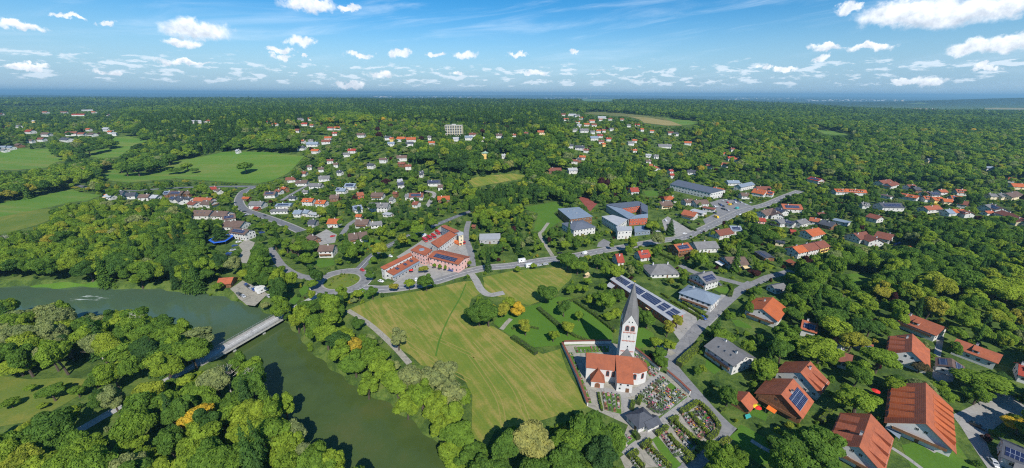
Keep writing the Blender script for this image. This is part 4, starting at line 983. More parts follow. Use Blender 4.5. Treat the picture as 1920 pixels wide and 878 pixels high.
# ------------------------------------------------------------------ houses: ridge ends (crop pixels), width, roof, wall
HT(320, 320, [(0,204,135,206,11,'brown','timber',dict(solar=1)),(155,208,215,210,8,'brown','timber'),(12,258,58,272,8,'slate','white',dict(solar=1)),(75,252,128,288,9,'slate','white'),(152,265,210,272,8,'slate','white'),
 (250,272,430,278,10,'terracotta','white'),(335,300,445,308,11,'brown','white',dict(balcony='gable')),(195,310,270,322,8,'russet','white'),(400,168,466,160,9,'red','white'),(476,182,512,188,7,'brown','white'),
 (240,402,430,404,13,'brown','white',dict(sky=3)),(452,408,600,416,12,'brown','white'),(522,458,662,438,11,'brown','white',dict(solar=1)),(565,508,760,516,13,'brown','white'),(640,580,812,604,11,'brown','white',dict(solar=1,eave=6)),
 (965,213,1085,209,11,'brown','white',dict(solar=1)),(1082,187,1140,190,8,'russet','white'),(1182,68,1288,54,10,'russet','white'),(1290,96,1410,86,11,'brown','white'),(1328,6,1398,0,9,'russet','white'),
 (1152,158,1190,172,7,'orange','timber'),(1088,340,1248,334,11,'bluegrey','white',dict(solar=1,pitch=12)),(1032,402,1220,397,9,'grey','white',dict(pitch=8,chim=0,eave=3.5)),(1362,280,1474,282,11,'orange','white',dict(dorm=1,eave=5.5)),(1502,299,1602,302,10,'orange','white',dict(dorm=1)),
 (1352,200,1415,196,7,'grey','white',dict(eave=3)),(1430,127,1556,122,10,'grey','white'),(1640,246,1738,242,11,'brown','timber'),(1708,172,1760,172,10,'bluegrey','white',dict(solar=1)),(1622,492,1738,492,11,'orange','white'),
 (1422,502,1500,503,9,'slate','greywall'),(1272,402,1355,404,9,'bluegrey','white'),(1372,398,1430,404,8,'bluegrey','white'),(1432,432,1520,444,8,'palegrey','white',dict(pitch=6,chim=0,eave=3)),(1530,762,1688,758,12,'brown','white',dict(eave=5.8,balcony=True)),
 (1258,752,1326,752,10,'brown','timber'),(1432,652,1500,688,8,'brown','timber',dict(eave=3)),(742,266,814,268,6,'orange','timber',dict(eave=2.8,chim=0)),(820,312,960,314,11,'grey','white'),(862,366,910,372,6,'red','timber',dict(eave=2.8,chim=0)),
 (1522,52,1640,38,11,'grey','white'),(1218,258,1290,258,8,'slate','white',dict(eave=3.2))])
HT(0, 320, [(1150,212,1280,206,11,'slate','white'),(1290,226,1400,218,11,'slate','white'),(1432,242,1545,238,10,'brown','white'),(1562,246,1632,248,9,'palegrey','white'),(1090,238,1162,244,8,'palegrey','white'),(1690,208,1750,206,10,'bluegrey','timber',dict(solar=1))])
HT(640, 320, [(42,127,150,127,11,'bluegrey','white',dict(solar=1)),(-10,178,50,180,9,'bluegrey','white'),(150,226,222,214,10,'terracotta','redwood'),(312,222,438,224,11,'brown','white',dict(balcony=True)),(285,328,490,328,14,'grey','white',dict(eave=5.5,dorm=2,solar=0)),
 (110,362,205,348,11,'bluegrey','white',dict(solar=1)),(150,446,214,448,7,'orange','white',dict(eave=3,chim=0)),(150,498,288,498,11,'brown','white',dict(balcony=True)),(292,526,418,514,9,'grey','white',dict(eave=3.5)),(68,645,165,634,12,'brown','white',dict(balcony=True)),(168,634,262,622,12,'brown','white'),
 (532,212,580,216,7,'russet','timber'),(574,116,652,113,10,'slate','white',dict(solar=1)),(580,90,620,94,8,'palegrey','white'),(700,227,845,226,12,'russet','white',dict(solar=1)),(655,236,700,236,9,'grey','white'),(885,92,1020,92,11,'slate','white',dict(solar=1)),
 (990,142,1046,142,9,'brown','white'),(988,260,1116,256,12,'orange','timber',dict(eave=4)),(742,310,800,316,9,'russet','white'),(804,12,846,16,8,'slate','white'),(1345,552,1386,556,5,'russet','timber',dict(eave=2.6,chim=0)),(500,272,542,276,8,'grey','white'),(440,432,520,442,8,'palegrey','white',dict(eave=3,chim=0,pitch=8))])
HT(960, 320, [(1212,172,1298,168,10,'red','white',dict(eave=4.5,pitch=42)),(1562,256,1690,258,13,'orange','white',dict(kind='hip',eave=3.6)),(1512,318,1632,308,11,'brown','cream',dict(balcony=True)),])
HT(960, 440, [(1292,162,1404,148,10,'red','white',dict(sky=4,pitch=40,eave=3.6)),(1062,192,1136,186,11,'red','white',dict(pitch=42,eave=3.6)),(1470,300,1600,296,17,'grey','white',dict(kind='hip',eave=3.0,pitch=27,chim=2,minlen=22)),(1662,98,1810,76,13,'terracotta','timber',dict(solar=1,balcony=True,eave=5.6))])
HT(1280, 320, [(322,164,432,186,9,'orange','white'),(112,302,250,294,11,'brown','white'),(10,290,100,286,10,'brown','white'),(14,398,152,426,12,'terracotta','white',dict(balcony=True)),(214,366,342,388,9,'russet','white',dict(pitch=10,eave=3.6,chim=0)),(100,396,235,428,11,'palegrey','white',dict(pitch=6,eave=3.8,chim=0)),
 (452,98,580,98,10,'bluegrey','white'),(566,142,714,112,11,'bluegrey','white',dict(eave=5.6)),(752,160,900,160,10,'russet','white'),(738,180,872,203,14,'orange','white',dict(sky=3)),(878,202,946,212,11,'orange','white',dict(solar=1)),(592,224,684,226,10,'brown','white'),(1318,58,1440,84,11,'red','white',dict(solar=1,balcony='gable')),
 (1556,184,1662,186,10,'orange','white',dict(dorm=2)),(1668,184,1888,196,10,'orange','white',dict(dorm=4)),(1012,338,1218,346,13,'terracotta','white',dict(solar=1)),(802,412,928,382,12,'brown','white',dict(sky=1)),(932,386,992,438,11,'brown','white'),(968,372,1072,402,10,'slate','white',dict(solar=1)),
 (764,480,852,486,8,'red','pink'),(962,498,1036,488,10,'grey','white',dict(balcony='gable')),(1028,492,1166,524,8,'slate','white',dict(solar=1)),(1172,512,1262,488,9,'grey','white'),(1382,432,1490,422,9,'russet','white'),(1312,474,1420,492,9,'terracotta','white'),(1438,498,1582,532,13,'slate','timber',dict(eave=4)),
 (1556,494,1726,530,10,'bluegrey','white',dict(pitch=5,eave=3.5,chim=0)),(1262,612,1402,582,14,'orange','white',dict(eave=4)),(1102,602,1166,606,6,'red','timber',dict(eave=2.8,chim=0)),(952,716,1056,734,7,'slate','cream',dict(pitch=8,eave=3.2,chim=0,solar=1)),
 (482,562,598,566,10,'bluegrey','white',dict(solar=1)),(332,612,482,586,11,'russet','white')])
HT(1280, 440, [(1128,124,1230,103,12,'orange','white',dict(eave=5.2)),(1232,103,1352,79,12,'russet','white',dict(eave=5.2)),(1356,78,1454,55,12,'russet','yellow',dict(eave=5.2,balcony=True)),(108,72,340,62,12,'grey','white'),(430,226,640,224,15,'brown','white',dict(eave=3.6,pitch=24,sky=2,balcony='gable')),
 (158,412,302,371,14,'grey','white',dict(eave=5.4,solar=1,balcony='gable',sky=3)),(100,543,272,602,15,'bluegrey','white',dict(kind='hip',eave=5.8,pitch=20,balcony=True,minlen=20)),(930,640,822,762,17,'orange','white',dict(eave=5.0,sky=0,solar=0,pitch=26,balcony='gable')),(918,520,1040,494,8,'grey','white',dict(eave=3,chim=0)),
 (792,162,908,232,9,'slate','timber',dict(eave=3,pitch=10,chim=0,solar=1)),(1104,246,1158,282,6,'terracotta','timber',dict(eave=2.6,chim=0))])
HT(1280, 580, [(345,278,662,482,15,'grey','white',dict(eave=5.6,pitch=24,dorm=0,sky=3,chim=2,balcony=True)),(1318,528,1214,642,17,'terracotta','white',dict(eave=4.2,pitch=34,sky=2,rib=(0,2))),(1142,706,1016,868,17,'terracotta','timber',dict(eave=4.2,pitch=34,sky=1,solar=1,balcony='gable')),
 (1232,100,1402,148,11,'terracotta','white',dict(solar=1,eave=4.5)),(1622,236,1738,290,11,'terracotta','white',dict(eave=4.5)),(1622,424,1760,470,10,'russet','white',dict(eave=4)),(1860,330,1965,360,8,'terracotta','white',dict(eave=3,solar=1,chim=0))])
HT(1280, 718, [(684,86,600,180,8,'terracotta','timber',dict(eave=2.6,pitch=32,chim=0))])
HT(1600, 560, [(482,112,952,290,14,'terracotta','white',dict(eave=4.4,pitch=26,solar=-1,dorm=1,balcony=True)),(612,354,604,536,15,'terracotta','white',dict(eave=4.2,pitch=36,sky=1,rib=(3,0))),(1013,609,1023,698,9.5,'brown','white',dict(eave=3.2,pitch=24,solar=2,chim=0)),(1062,408,1545,578,12,'terracotta','white',dict(eave=4.4,pitch=22,dorm=1,chim=1)),(1730,660,1830,690,12,'red','white',dict(eave=4))])
HT(1600, 320, [(262,100,380,86,11,'russet','white'),(350,132,436,110,10,'russet','white',dict(balcony='gable')),(548,142,632,140,9,'russet','white'),(612,168,682,168,10,'slate','timber'),(722,214,778,212,9,'russet','white'),(776,216,872,216,10,'slate','white',dict(solar=1)),(872,192,952,192,9,'terracotta','white'),
 (488,226,684,258,9,'orange','white',dict(dorm=2)),(718,258,792,262,9,'orange','white',dict(dorm=1)),(802,268,912,268,10,'orange','yellow',dict(dorm=1)),(918,284,1024,292,9,'orange','cream'),(1000,252,1122,262,9,'orange','white',dict(solar=1)),(1050,186,1166,194,11,'terracotta','white',dict(dorm=2)),
 (1082,302,1196,318,11,'russet','white',dict(balcony='gable')),(722,364,872,352,10,'terracotta','white'),(830,392,930,400,8,'grey','white',dict(pitch=6,chim=0,eave=3.2)),(942,398,1012,396,10,'bluegrey','white'),(1012,392,1138,394,9,'orange','white',dict(dorm=1)),(1140,402,1222,426,9,'russet','white',dict(dorm=2)),
 (82,324,166,330,8,'grey','white',dict(dorm=1)),(262,326,496,330,14,'slate','white',dict(solar=1,eave=4.8)),(292,240,412,266,8,'brown','white',dict(pitch=8,eave=3.4)),(1600,68,1680,76,10,'orange','bluegrey' if 0 else 'white'),(1618,126,1800,136,12,'orange','cream'),(1392,232,1470,236,9,'grey','cream'),
 (1482,236,1560,228,10,'grey','cream'),(1545,238,1702,202,13,'brown','cream'),(1352,350,1432,336,10,'grey','white'),(1432,338,1556,384,11,'brown','white',dict(solar=1)),(1532,404,1640,440,10,'russet','white'),(1642,436,1790,506,11,'russet','cream'),(1352,412,1432,408,7,'terracotta','white',dict(eave=3)),
 (0,642,132,622,12,'russet','white'),(152,648,262,700,11,'russet','white'),(248,618,424,656,13,'russet','white'),(520,768,612,776,8,'orange','timber',dict(eave=3,chim=0)),(172,436,300,468,10,'russet','white')])

# the three large steep-roofed houses at the lower right
big = house(at(1737, 715, 10.6), at(1737.6, 791.8, 10.6), 18.6, 'terracotta', 'white', 3.8, 36, label='large apartment house with steep orange-brown roof, ribbed dormers and timber balconies', cat='apartment house', name='apartment_house', dorm=0, chim=0, sky=0, balcony='gable', over=1.0)
low_ = house(at(1633.7, 774.5, 9.8), at(1611.8, 836.5, 9.8), 15.4, 'terracotta', 'white', 4.4, 36, label='steep orange-roofed house with pale gable end at the bottom edge', cat='house', name='house', dorm=0, chim=1, sky=3, balcony='gable', over=0.9)
anchor('the large apartment house with steep roof', big.location); anchor('the steep orange-roofed house at the bottom edge', low_.location)
Lb = (at(1737, 715, 10.6) - at(1737.6, 791.8, 10.6)).to_2d().length
for sd_, n in ((1, 5), (-1, 6)): ribs(big, 18.6, Lb, 3.8, 36, sd_, n, 'orange', 1.0)
Lc = (at(1633.7, 774.5, 10.6) - at(1611.8, 836.5, 10.6)).to_2d().length
ribs(low_, 15.4, Lc, 4.4, 36, 1, 3, 'terracotta', .9); ribs(low_, 15.4, Lc, 4.4, 36, -1, 3, 'terracotta', .9)
HR(1881, 826, 1930, 846, 12, 'slate', 'white', 4, 24, label='dark-roofed garage with solar slabs at the lower right corner', cat='garage', name='garage', chim=0, solar=1)
HR(1908, 860, 1940, 875, 10, 'grey', 'white', 3.2, 14, label='grey flat-roofed garage at the lower right corner', cat='garage', name='garage', chim=0)

# ------------------------------------------------------------------ houses far off in the woods (roof centre, width, both in crop pixels)
def FAR(x0, y0, rows, s=5.4875, where='among the woods'):
    for r in rows:
        x, y, w, roof, wall, *rest = r
        a = random.uniform(-.35, .35); px, py = x0 + x / s, y0 + y / s; p = at(px, py, 6.0); L = max(7.0, w / s * p.y / FPX * 0.95)
        W_ = min(max(8.0, L * .72), 13.0); v = Vector((math.cos(a), math.sin(a), 0)) * L / 2
        house(p - v, p + v, W_, roof, wall, 5.0 if not rest else rest[0], 30, chim=1, group='far houses among the woods')
FAR(0, 180, [(465,165,70,'terracotta','white'),(660,165,80,'russet','white'),(810,190,110,'red','white'),(965,165,60,'orange','white'),(1110,190,32,'russet','white'),(350,255,34,'palegrey','yellow'),(190,305,55,'grey','white'),(310,358,84,'red','white'),(475,385,80,'brown','white'),(740,378,95,'russet','white'),(842,384,72,'russet','white'),(950,386,80,'brown','white'),
 (910,337,52,'orange','white'),(1100,335,95,'palegrey','white'),(1135,362,52,'orange','white'),(1178,380,42,'palegrey','white'),(680,436,140,'slate','white'),(425,436,72,'russet','white'),(315,452,60,'brown','white'),(24,520,70,'bluegrey','white'),(108,520,80,'bluegrey','white'),(45,545,70,'grey','white'),(195,494,80,'brown','timber'),(15,182,44,'russet','white')])
FAR(320, 180, [(270,258,130,'palegrey','white'),(375,252,62,'terracotta','white'),(1010,262,42,'red','white'),(1075,284,60,'orange','white'),(1335,234,60,'grey','white'),(1455,232,84,'terracotta','white'),(1375,282,60,'red','white'),(1452,296,40,'terracotta','white'),(1290,346,72,'russet','white'),(1645,322,60,'red','white'),(1715,322,64,'orange','white'),(1687,376,52,'red','white'),
 (1620,422,74,'orange','white'),(1600,456,92,'russet','white'),(1462,482,120,'bluegrey','white'),(1345,522,84,'slate','white'),(1365,456,42,'terracotta','white'),(1440,452,52,'grey','white'),(1490,552,84,'orange','white'),(1640,652,72,'russet','white'),(1430,716,52,'brown','white'),(1545,738,60,'brown','white'),(1700,692,52,'brown','white'),(1740,772,60,'slate','white'),(692,556,42,'palegrey','white')])
FAR(640, 180, [(480,418,70,'slate','white'),(520,430,44,'yellow','yellow') if 0 else (520,432,44,'orange','yellow'),(620,432,95,'orange','white'),(718,437,100,'orange','white'),(702,478,80,'slate','white'),(512,478,74,'bluegrey','white'),(930,472,72,'orange','white'),(1350,388,72,'russet','white'),(1630,398,84,'brown','white'),(1310,418,84,'bluegrey','white'),(1182,432,74,'palegrey','white'),
 (205,392,84,'brown','white'),(112,548,88,'red','white'),(52,584,72,'grey','white'),(432,644,84,'brown','white'),(622,622,110,'brown','white'),(625,684,84,'russet','timber'),(685,712,72,'russet','white'),(305,702,84,'slate','white'),(1672,602,48,'palegrey','white'),(822,778,42,'slate','white'),(602,862,50,'palegrey','white'),(1445,432,60,'palegrey','white'),(905,418,42,'grey','white')])
p = at(640 + 1480 / 5.4875, 180 + 570 / 5.4875, 11); house(p - Vector((6, 0, 0)), p + Vector((6, 0, 0)), 11, 'greenroof', 'yellow', 9.0, 25, kind='hip', label='tall yellow villa with pale green roof half hidden by trees on the slope', cat='villa', name='villa'); anchor('the yellow villa', p)
FAR(960, 180, [(20,396,46,'terracotta','white'),(145,376,52,'russet','white'),(300,366,80,'terracotta','cream'),(530,188,52,'russet','white'),(620,190,84,'palegrey','white'),(668,200,60,'grey','white'),(555,236,52,'terracotta','white'),(715,222,52,'terracotta','white'),(676,262,46,'orange','white'),(690,297,52,'palegrey','white'),(820,252,60,'terracotta','white'),(770,287,58,'orange','white'),
 (840,292,60,'russet','white'),(925,217,90,'palegrey','white'),(910,237,42,'terracotta','white'),(1010,232,42,'russet','white'),(1130,237,42,'terracotta','white'),(1290,292,52,'red','white'),(1200,297,42,'grey','white'),(650,342,52,'grey','white'),(740,348,92,'grey','white'),(830,362,52,'grey','white'),(890,352,52,'orange','white'),(942,348,42,'terracotta','white'),
 (1020,333,52,'grey','white'),(908,398,60,'red','white'),(845,422,86,'bluegrey','white'),(992,432,58,'red','white'),(920,458,60,'russet','white'),(940,487,42,'orange','yellow'),(1335,337,42,'orange','white'),(1440,352,46,'orange','white'),(1220,472,72,'grey','white'),(1262,447,52,'orange','white'),(1256,547,62,'orange','white'),(1570,497,140,'grey','white'),
 (1630,372,62,'russet','white'),(1680,382,62,'slate','white'),(605,502,60,'slate','white'),(700,517,100,'slate','white'),(765,547,60,'russet','white'),(725,617,72,'orange','white'),(645,657,72,'russet','white'),(690,642,52,'slate','timber'),(440,752,140,'russet','timber'),(620,752,108,'palegrey','white'),(1405,597,60,'palegrey','white'),(1480,607,62,'grey','white'),
 (1405,657,62,'brown','white'),(1408,702,82,'terracotta','white'),(1486,727,82,'terracotta','white'),(1632,762,52,'red','white'),(1642,804,42,'red','white')])
FAR(1280, 180, [(55,472,72,'orange','white'),(410,587,62,'orange','white'),(495,632,80,'red','white'),(555,642,60,'orange','white'),(440,697,92,'terracotta','white'),(272,712,72,'russet','white'),(92,772,92,'slate','white'),(510,538,52,'russet','white')])
FAR(1600, 180, [(1410,732,84,'bluegrey','white'),(785,650,50,'palegrey','cream')])
p = at(163, 206, 8); house(p - Vector((10, 16, 0)), p + Vector((10, 16, 0)), 12, 'palegrey', 'white', 8.0, 12, kind='gable', label='long white building on the far wooded hill at the left', cat='building', name='long_white_building', chim=0)
# ------------------------------------------------------------------ bridge
a, b = at(368, 683), at(534, 588.5); a.z = b.z = 0; c = (a + b) / 2; d = (b - a); L = d.length; rz = math.atan2(d.y, d.x)
BR = thing('road_bridge', (c.x, c.y, 0), rz); tag(BR, 'pale concrete road bridge with grey railings crossing the green river', 'bridge'); anchor('the road bridge', c)
mb = MB(); mb.box(-L/2, L/2, -3.9, 3.9, -0.8, 0.04); mb.build('deck', M['concrete'], BR)
for s in (-1, 1):
    mb = MB(); mb.box(-L/2, L/2, s * 2.5 - (0.0 if s > 0 else 1.3), s * 2.5 + (1.3 if s > 0 else 0.0), .043, .20); mb.build('pavement', M['paving'], BR)
    mb = MB(); mb.box(-L/2, L/2, s * 3.75 - .06, s * 3.75 + .06, 1.15, 1.25)
    mb.box(-L/2, L/2, s * 3.75 - .03, s * 3.75 + .03, .55, .6)
    for i in range(int(L / 2.5) + 1): x = -L/2 + i * 2.5 + .05; mb.box(x, x + .1, s * 3.75 - .05, s * 3.75 + .05, .043, 1.147)
    mb.build('railing', M['metal'], BR)
for x in (-L * .17, L * .17):
    mb = MB(); mb.box(x - .7, x + .7, -3.0, 3.0, -6.5, -0.802); mb.build('pier', M['concrete'], BR)

# ------------------------------------------------------------------ leaf sprays
def quads_mesh(name, cen, nrm, su, sv, mat, extra=None):
    n = len(cen); nrm = nrm / np.linalg.norm(nrm, axis=1, keepdims=True)
    r = RNG.normal(size=(n, 3)); u = np.cross(nrm, r); u /= np.linalg.norm(u, axis=1, keepdims=True); v = np.cross(nrm, u)
    su = np.asarray(su).reshape(-1, 1) * np.ones((n, 1)); sv = np.asarray(sv).reshape(-1, 1) * np.ones((n, 1))
    bend = nrm * su * 0.22
    P = np.stack([cen - u * su - bend, cen - v * sv * .9 + u * su * .15, cen + u * su - bend, cen + v * sv + u * su * -.1], 1).reshape(-1, 3)
    me = bpy.data.meshes.new(name); me.vertices.add(4 * n); me.vertices.foreach_set('co', P.ravel())
    me.loops.add(4 * n); me.loops.foreach_set('vertex_index', np.arange(4 * n, dtype=np.int32))
    me.polygons.add(n); me.polygons.foreach_set('loop_start', np.arange(0, 4 * n, 4, dtype=np.int32)); me.polygons.foreach_set('loop_total', np.full(n, 4, dtype=np.int32))
    me.materials.append(mat); me.update(calc_edges=True); me.validate(); return me
def sphere_dirs(n, zmin=-1.0):
    z = RNG.uniform(zmin, 1, n); t = RNG.uniform(0, 2 * math.pi, n); r = np.sqrt(1 - z * z); return np.stack([r * np.cos(t), r * np.sin(t), z], 1)
def crown_mesh(name, seed, n, size, rx=5.6, rz=5.4, zc=9.2, lobes=18, lr=(1.7, 3.0), zmin=-.55, fill=.12):
    global RNG; RNG = np.random.default_rng(seed)
    d = sphere_dirs(lobes, -.45); k = RNG.uniform(.45, .78, (lobes, 1)); C = d * k * np.array([rx, rx, rz]) + np.array([0, 0, zc])
    R = RNG.uniform(lr[0], lr[1], lobes); C = np.vstack([C, [[0, 0, zc]]]); R = np.append(R, rx * .60)
    w = R ** 2; w /= w.sum(); out = []; nr = []
    while sum(len(o) for o in out) < n:
        i = RNG.choice(len(R), n, p=w); d = sphere_dirs(n, zmin); rad = R[i] * RNG.uniform(.72, 1.06, n); p = C[i] + d * rad[:, None] * np.array([1, 1, .85])
        dist = np.linalg.norm((p[:, None, :] - C[None]) / np.array([1, 1, .85]), axis=2) / R[None]
        dist[np.arange(n), i] = 9; keep = (dist.min(1) > .86) | (RNG.random(n) < fill)
        out.append(p[keep]); nr.append((d + RNG.normal(0, .45, (n, 3)) + np.array([0, 0, .35]))[keep])
    p = np.vstack(out)[:n]; q = np.vstack(nr)[:n]; s = size * RNG.uniform(.6, 1.25, n)
    return quads_mesh(name, p, q, s, s * .72, M['leaf'])
def spruce_mesh(name, seed, n, size, H=19.0, R=3.4):
    global RNG; RNG = np.random.default_rng(seed)
    t = 1 - np.sqrt(RNG.random(n)); t = .06 + .94 * t; lay = np.round(t * 15) / 15 * .7 + t * .3
    th = RNG.uniform(0, 2 * math.pi, n); arm = 1 + .28 * np.sin(th * 5 + lay * 40) ; rad = R * (1 - lay) ** .85 * arm * RNG.uniform(.45, 1.0, n) + .12
    z = t * H - rad * .28; p = np.stack([rad * np.cos(th), rad * np.sin(th), z], 1)
    nr = np.stack([np.cos(th) * .55, np.sin(th) * .55, np.full(n, .9)], 1) + RNG.normal(0, .3, (n, 3)); s = size * RNG.uniform(.6, 1.2, n) * (1.1 - .5 * t)
    return quads_mesh(name, p, nr, s, s * .6, M['leaf'])
B0 = [crown_mesh('broadleaf_crown', 100 + i, 5200, .40, rx=(5.6, 4.6, 5.9, 5.2, 4.9, 6.0, 5.4)[i], rz=(5.0, 6.2, 4.4, 5.6, 6.0, 4.6, 5.3)[i], zc=(9.0, 8.8, 9.6, 8.8, 8.6, 9.2, 9.0)[i], lobes=20 + 3 * (i % 4), lr=(1.1, 2.5)) for i in range(7)]
def shift_crown(me, seed):
    # lopsided crown: shear the upper part a little
    r_ = np.random.default_rng(seed); n = len(me.vertices); c = np.empty(n * 3); me.vertices.foreach_get('co', c); c = c.reshape(-1, 3); s = r_.uniform(-.16, .16, 2); k = np.maximum(c[:, 2] - 5, 0); c[:, 0] += s[0] * k; c[:, 1] += s[1] * k
    c[:, :2] *= (1 + .16 * np.sin(np.arctan2(c[:, 1], c[:, 0]) * 2 + r_.uniform(0, 6)) + .10 * np.sin(np.arctan2(c[:, 1], c[:, 0]) * 3 + r_.uniform(0, 6)))[:, None]; me.vertices.foreach_set('co', c.ravel()); me.update()
for i, me in enumerate(B0): shift_crown(me, 50 + i)
B0.append(crown_mesh('broadleaf_crown_tall', 140, 5000, .38, rx=3.5, rz=7.2, zc=9.0, lobes=26, lr=(1.0, 1.9))); B0.append(crown_mesh('broadleaf_crown_open', 141, 3600, .42, rx=5.6, rz=5.6, zc=9.0, lobes=17, lr=(.9, 1.9), fill=.02)); shift_crown(B0[-1], 77)
B1 = [crown_mesh('broadleaf_crown_small', 200 + i, 1100, .82, rx=5.3 + .3 * (i % 3), rz=5.0 + .5 * (i % 2), lobes=15 + 2 * i, lr=(1.2, 2.7), fill=.05) for i in range(5)]
S0 = [spruce_mesh('conifer_crown', 300 + i, 2200, .62, 19 + i, 3.2 + .3 * i) for i in range(3)]
S1 = [spruce_mesh('conifer_crown_small', 320 + i, 520, 1.15, 19 + i, 3.3) for i in range(2)]
H0 = [crown_mesh('shrub_foliage', 400 + i, 420, .26, rx=1.5, rz=1.15, zc=1.15, lobes=7, lr=(.6, .95), zmin=-.8) for i in range(4)]
def trunk_mesh(seed, H=9.0, r=.38):
    rnd = random.Random(seed); mb = MB(); lean = (rnd.uniform(-.5, .5), rnd.uniform(-.5, .5))
    mb.tube([(0, 0, -.6), (lean[0] * .3, lean[1] * .3, H * .35), (lean[0], lean[1], H * .75), (lean[0] * 1.3, lean[1] * 1.3, H * 1.15)], [r * 1.25, r * .95, r * .6, r * .2], 7)
    for i in range(5):
        t = rnd.uniform(0, 6.28); z = H * rnd.uniform(.4, .75); l = rnd.uniform(2.2, 4.0)
        mb.tube([(lean[0] * .6, lean[1] * .6, z), (lean[0] * .6 + math.cos(t) * l * .5, lean[1] * .6 + math.sin(t) * l * .5, z + l * .55), (lean[0] * .6 + math.cos(t) * l, lean[1] * .6 + math.sin(t) * l, z + l * 1.1)], [r * .45, r * .3, r * .1], 5)
    return mb.mesh('trunk', M['bark'])
T0 = [trunk_mesh(i) for i in range(4)]
mb = MB(); mb.tube([(0, 0, -.5), (0, 0, 9), (0, 0, 18.5)], [.32, .2, .04], 6); TS0 = mb.mesh('trunk', M['bark'])
def hedge(px, w=1.3, h=1.6, tint=.6, label=None, phrase=None, name='hedge', closed=False):
    P = [at(x, y, h * .5) for x, y in px]; c = sum(P, Vector()) / len(P); cz = min(p.z for p in P)
    cen, nr = [], []; mb = MB(); L0 = 0
    for p, q in zip(P[:-1], P[1:]):
        e = Vector((q.x - p.x, q.y - p.y, 0)); L = e.length; e /= L; n = Vector((-e.y, e.x, 0)); A = p - c
        i = w / 2 - .16; Q = [A + n * i, A - n * i, A + e * L - n * i, A + e * L + n * i]
        mb.prism([(v.x, v.y) for v in Q], -.3, h - .16)
        for k in range(int(L * (w + 2 * h) * 9)):
            s = random.random() * L; f = random.uniform(0, w + 2 * h)
            if f < w: off, z, no = f - w / 2, h + random.uniform(-.12, .1), Vector((0, 0, 1))
            elif f < w + h: off, z, no = w / 2 + random.uniform(-.1, .08), f - w, n
            else: off, z, no = -w / 2 - random.uniform(-.1, .08), f - w - h, -n
            v = A + e * s + n * off; cen.append((v.x, v.y, z)); nr.append(tuple(no + Vector((random.gauss(0, .5), random.gauss(0, .5), random.gauss(0, .5) + .2))))
    o = link(name, quads_mesh('hedge_leaves', np.array(cen), np.array(nr), .20, .15, M['leaf']), None, (c.x, c.y, cz)); o['tint'] = tint
    core = mb.build('branches', M['hedgecore'], o)
    if label: tag(o, label, 'hedge', 'clipped hedges')
    else: reg(o, phrase or 'clipped hedge', 'hedge', 'clipped hedges', c.x, c.y)
    return o
M['hedgecore'] = simple('hedge_inside', (0.035, 0.05, 0.015), .95, .2, 2.0)
k3 = lambda pts: [(960 + x / 2.206, 480 + y / 2.206) for x, y in pts]
KK = lambda pts: [K(x, y) for x, y in pts]
for pts in ([(690,412),(745,385),(790,352)], [(790,352),(835,322),(880,360),(950,430),(1000,500),(1012,540)], [(770,420),(850,510),(925,585)], [(1000,570),(960,605),(920,635)],
            [(600,485),(640,468),(665,450)], [(650,490),(720,560),(790,620),(850,672)], [(895,668),(850,705),(825,735)], [(490,595),(545,562),(580,528)], [(595,600),(660,680),(720,725),(765,765)], [(810,752),(770,790),(725,820)],
            [(365,700),(410,672),(445,645)], [(430,690),(500,765),(570,830),(610,868)], [(258,785),(300,755),(335,735)], [(305,775),(350,830),(385,868)]):
    hedge(KK(pts), 1.7, 1.7, .63, phrase='clipped yellow-green hedge between cemetery plots')
hedge(KK([(300,575),(345,630)]), 2.0, 1.8, .34, label='short dark green hedge block below the cemetery chapel')
hedge(KK([(8,250),(22,320),(40,395)]), 1.0, 1.3, .5, phrase='low clipped hedge beside the small graves')
hedge(KK([(300,320),(285,385)]), 1.6, 1.8, .5, label='upright green yew hedge at the back of the cemetery chapel'); hedge(KK([(362,285),(340,340)]), 1.6, 1.8, .56, label='light green yew hedge between chapel and graves')
for pts, w, h, t, lb in ([(110,215),(150,250),(200,292)], 2.6, 1.8, .3, 'broad dark hedge in the upper cemetery lawn, left one of the parallel pair'), ([(262,188),(340,240),(418,302)], 2.2, 1.8, .36, 'long hedge in the upper cemetery lawn nearest the church tower'), ([(190,195),(250,182),(330,165)], 1.8, 1.5, .5, 'hedge along the far edge of the cemetery lawn'), \
    ([(2,335),(50,365),(100,402)], 2.6, 2.0, .28, 'thick dark hedge along the right edge of the meadow'), ([(190,285),(260,330),(330,355)], 1.6, 1.3, .4, 'low hedge crossing the cemetery lawn in the tower shadow'), ([(0,300),(60,290),(110,300)], 1.2, 1.2, .4, 'low hedge at the left end of the cemetery lawn'), \
    ([(690,448),(740,400),(792,358)], 3.0, 2.6, .62, 'tall bright green hedge along the lane by the grey-roofed house'), ([(660,185),(730,225),(790,260)], 1.6, 1.6, .55, 'long green hedge behind the kindergarten'), ([(800,318),(835,330)], 2, 2, .5, 'short hedge at the lane corner'), ([(900,118),(912,140),(905,165)], 1.4, 1.5, .45, 'curved garden hedge by the blue-grey roofed house'), ([(620,155),(650,175)], 1.4, 1.5, .55, 'short hedge at the kindergarten corner'), \
    ([(860,640),(880,632)], 1.2, 1.5, .5, 'short hedge at the cemetery lane bend'), ([(850,790),(880,765),(900,755)], 1.8, 1.6, .66, 'yellow-green hedge at the end of the cemetery lane'):
    hedge(k3(pts), w, h, t, label=lb)
tB = tile(640, 400); hedge(tB([(205,425),(330,375),(460,290)]), 2.2, 2.0, .56, label='long bright hedge round the garden above the roundabout'); hedge(tB([(270,205),(330,250)]), 1.8, 1.8, .5, label='hedge beside the brown-roofed double house')
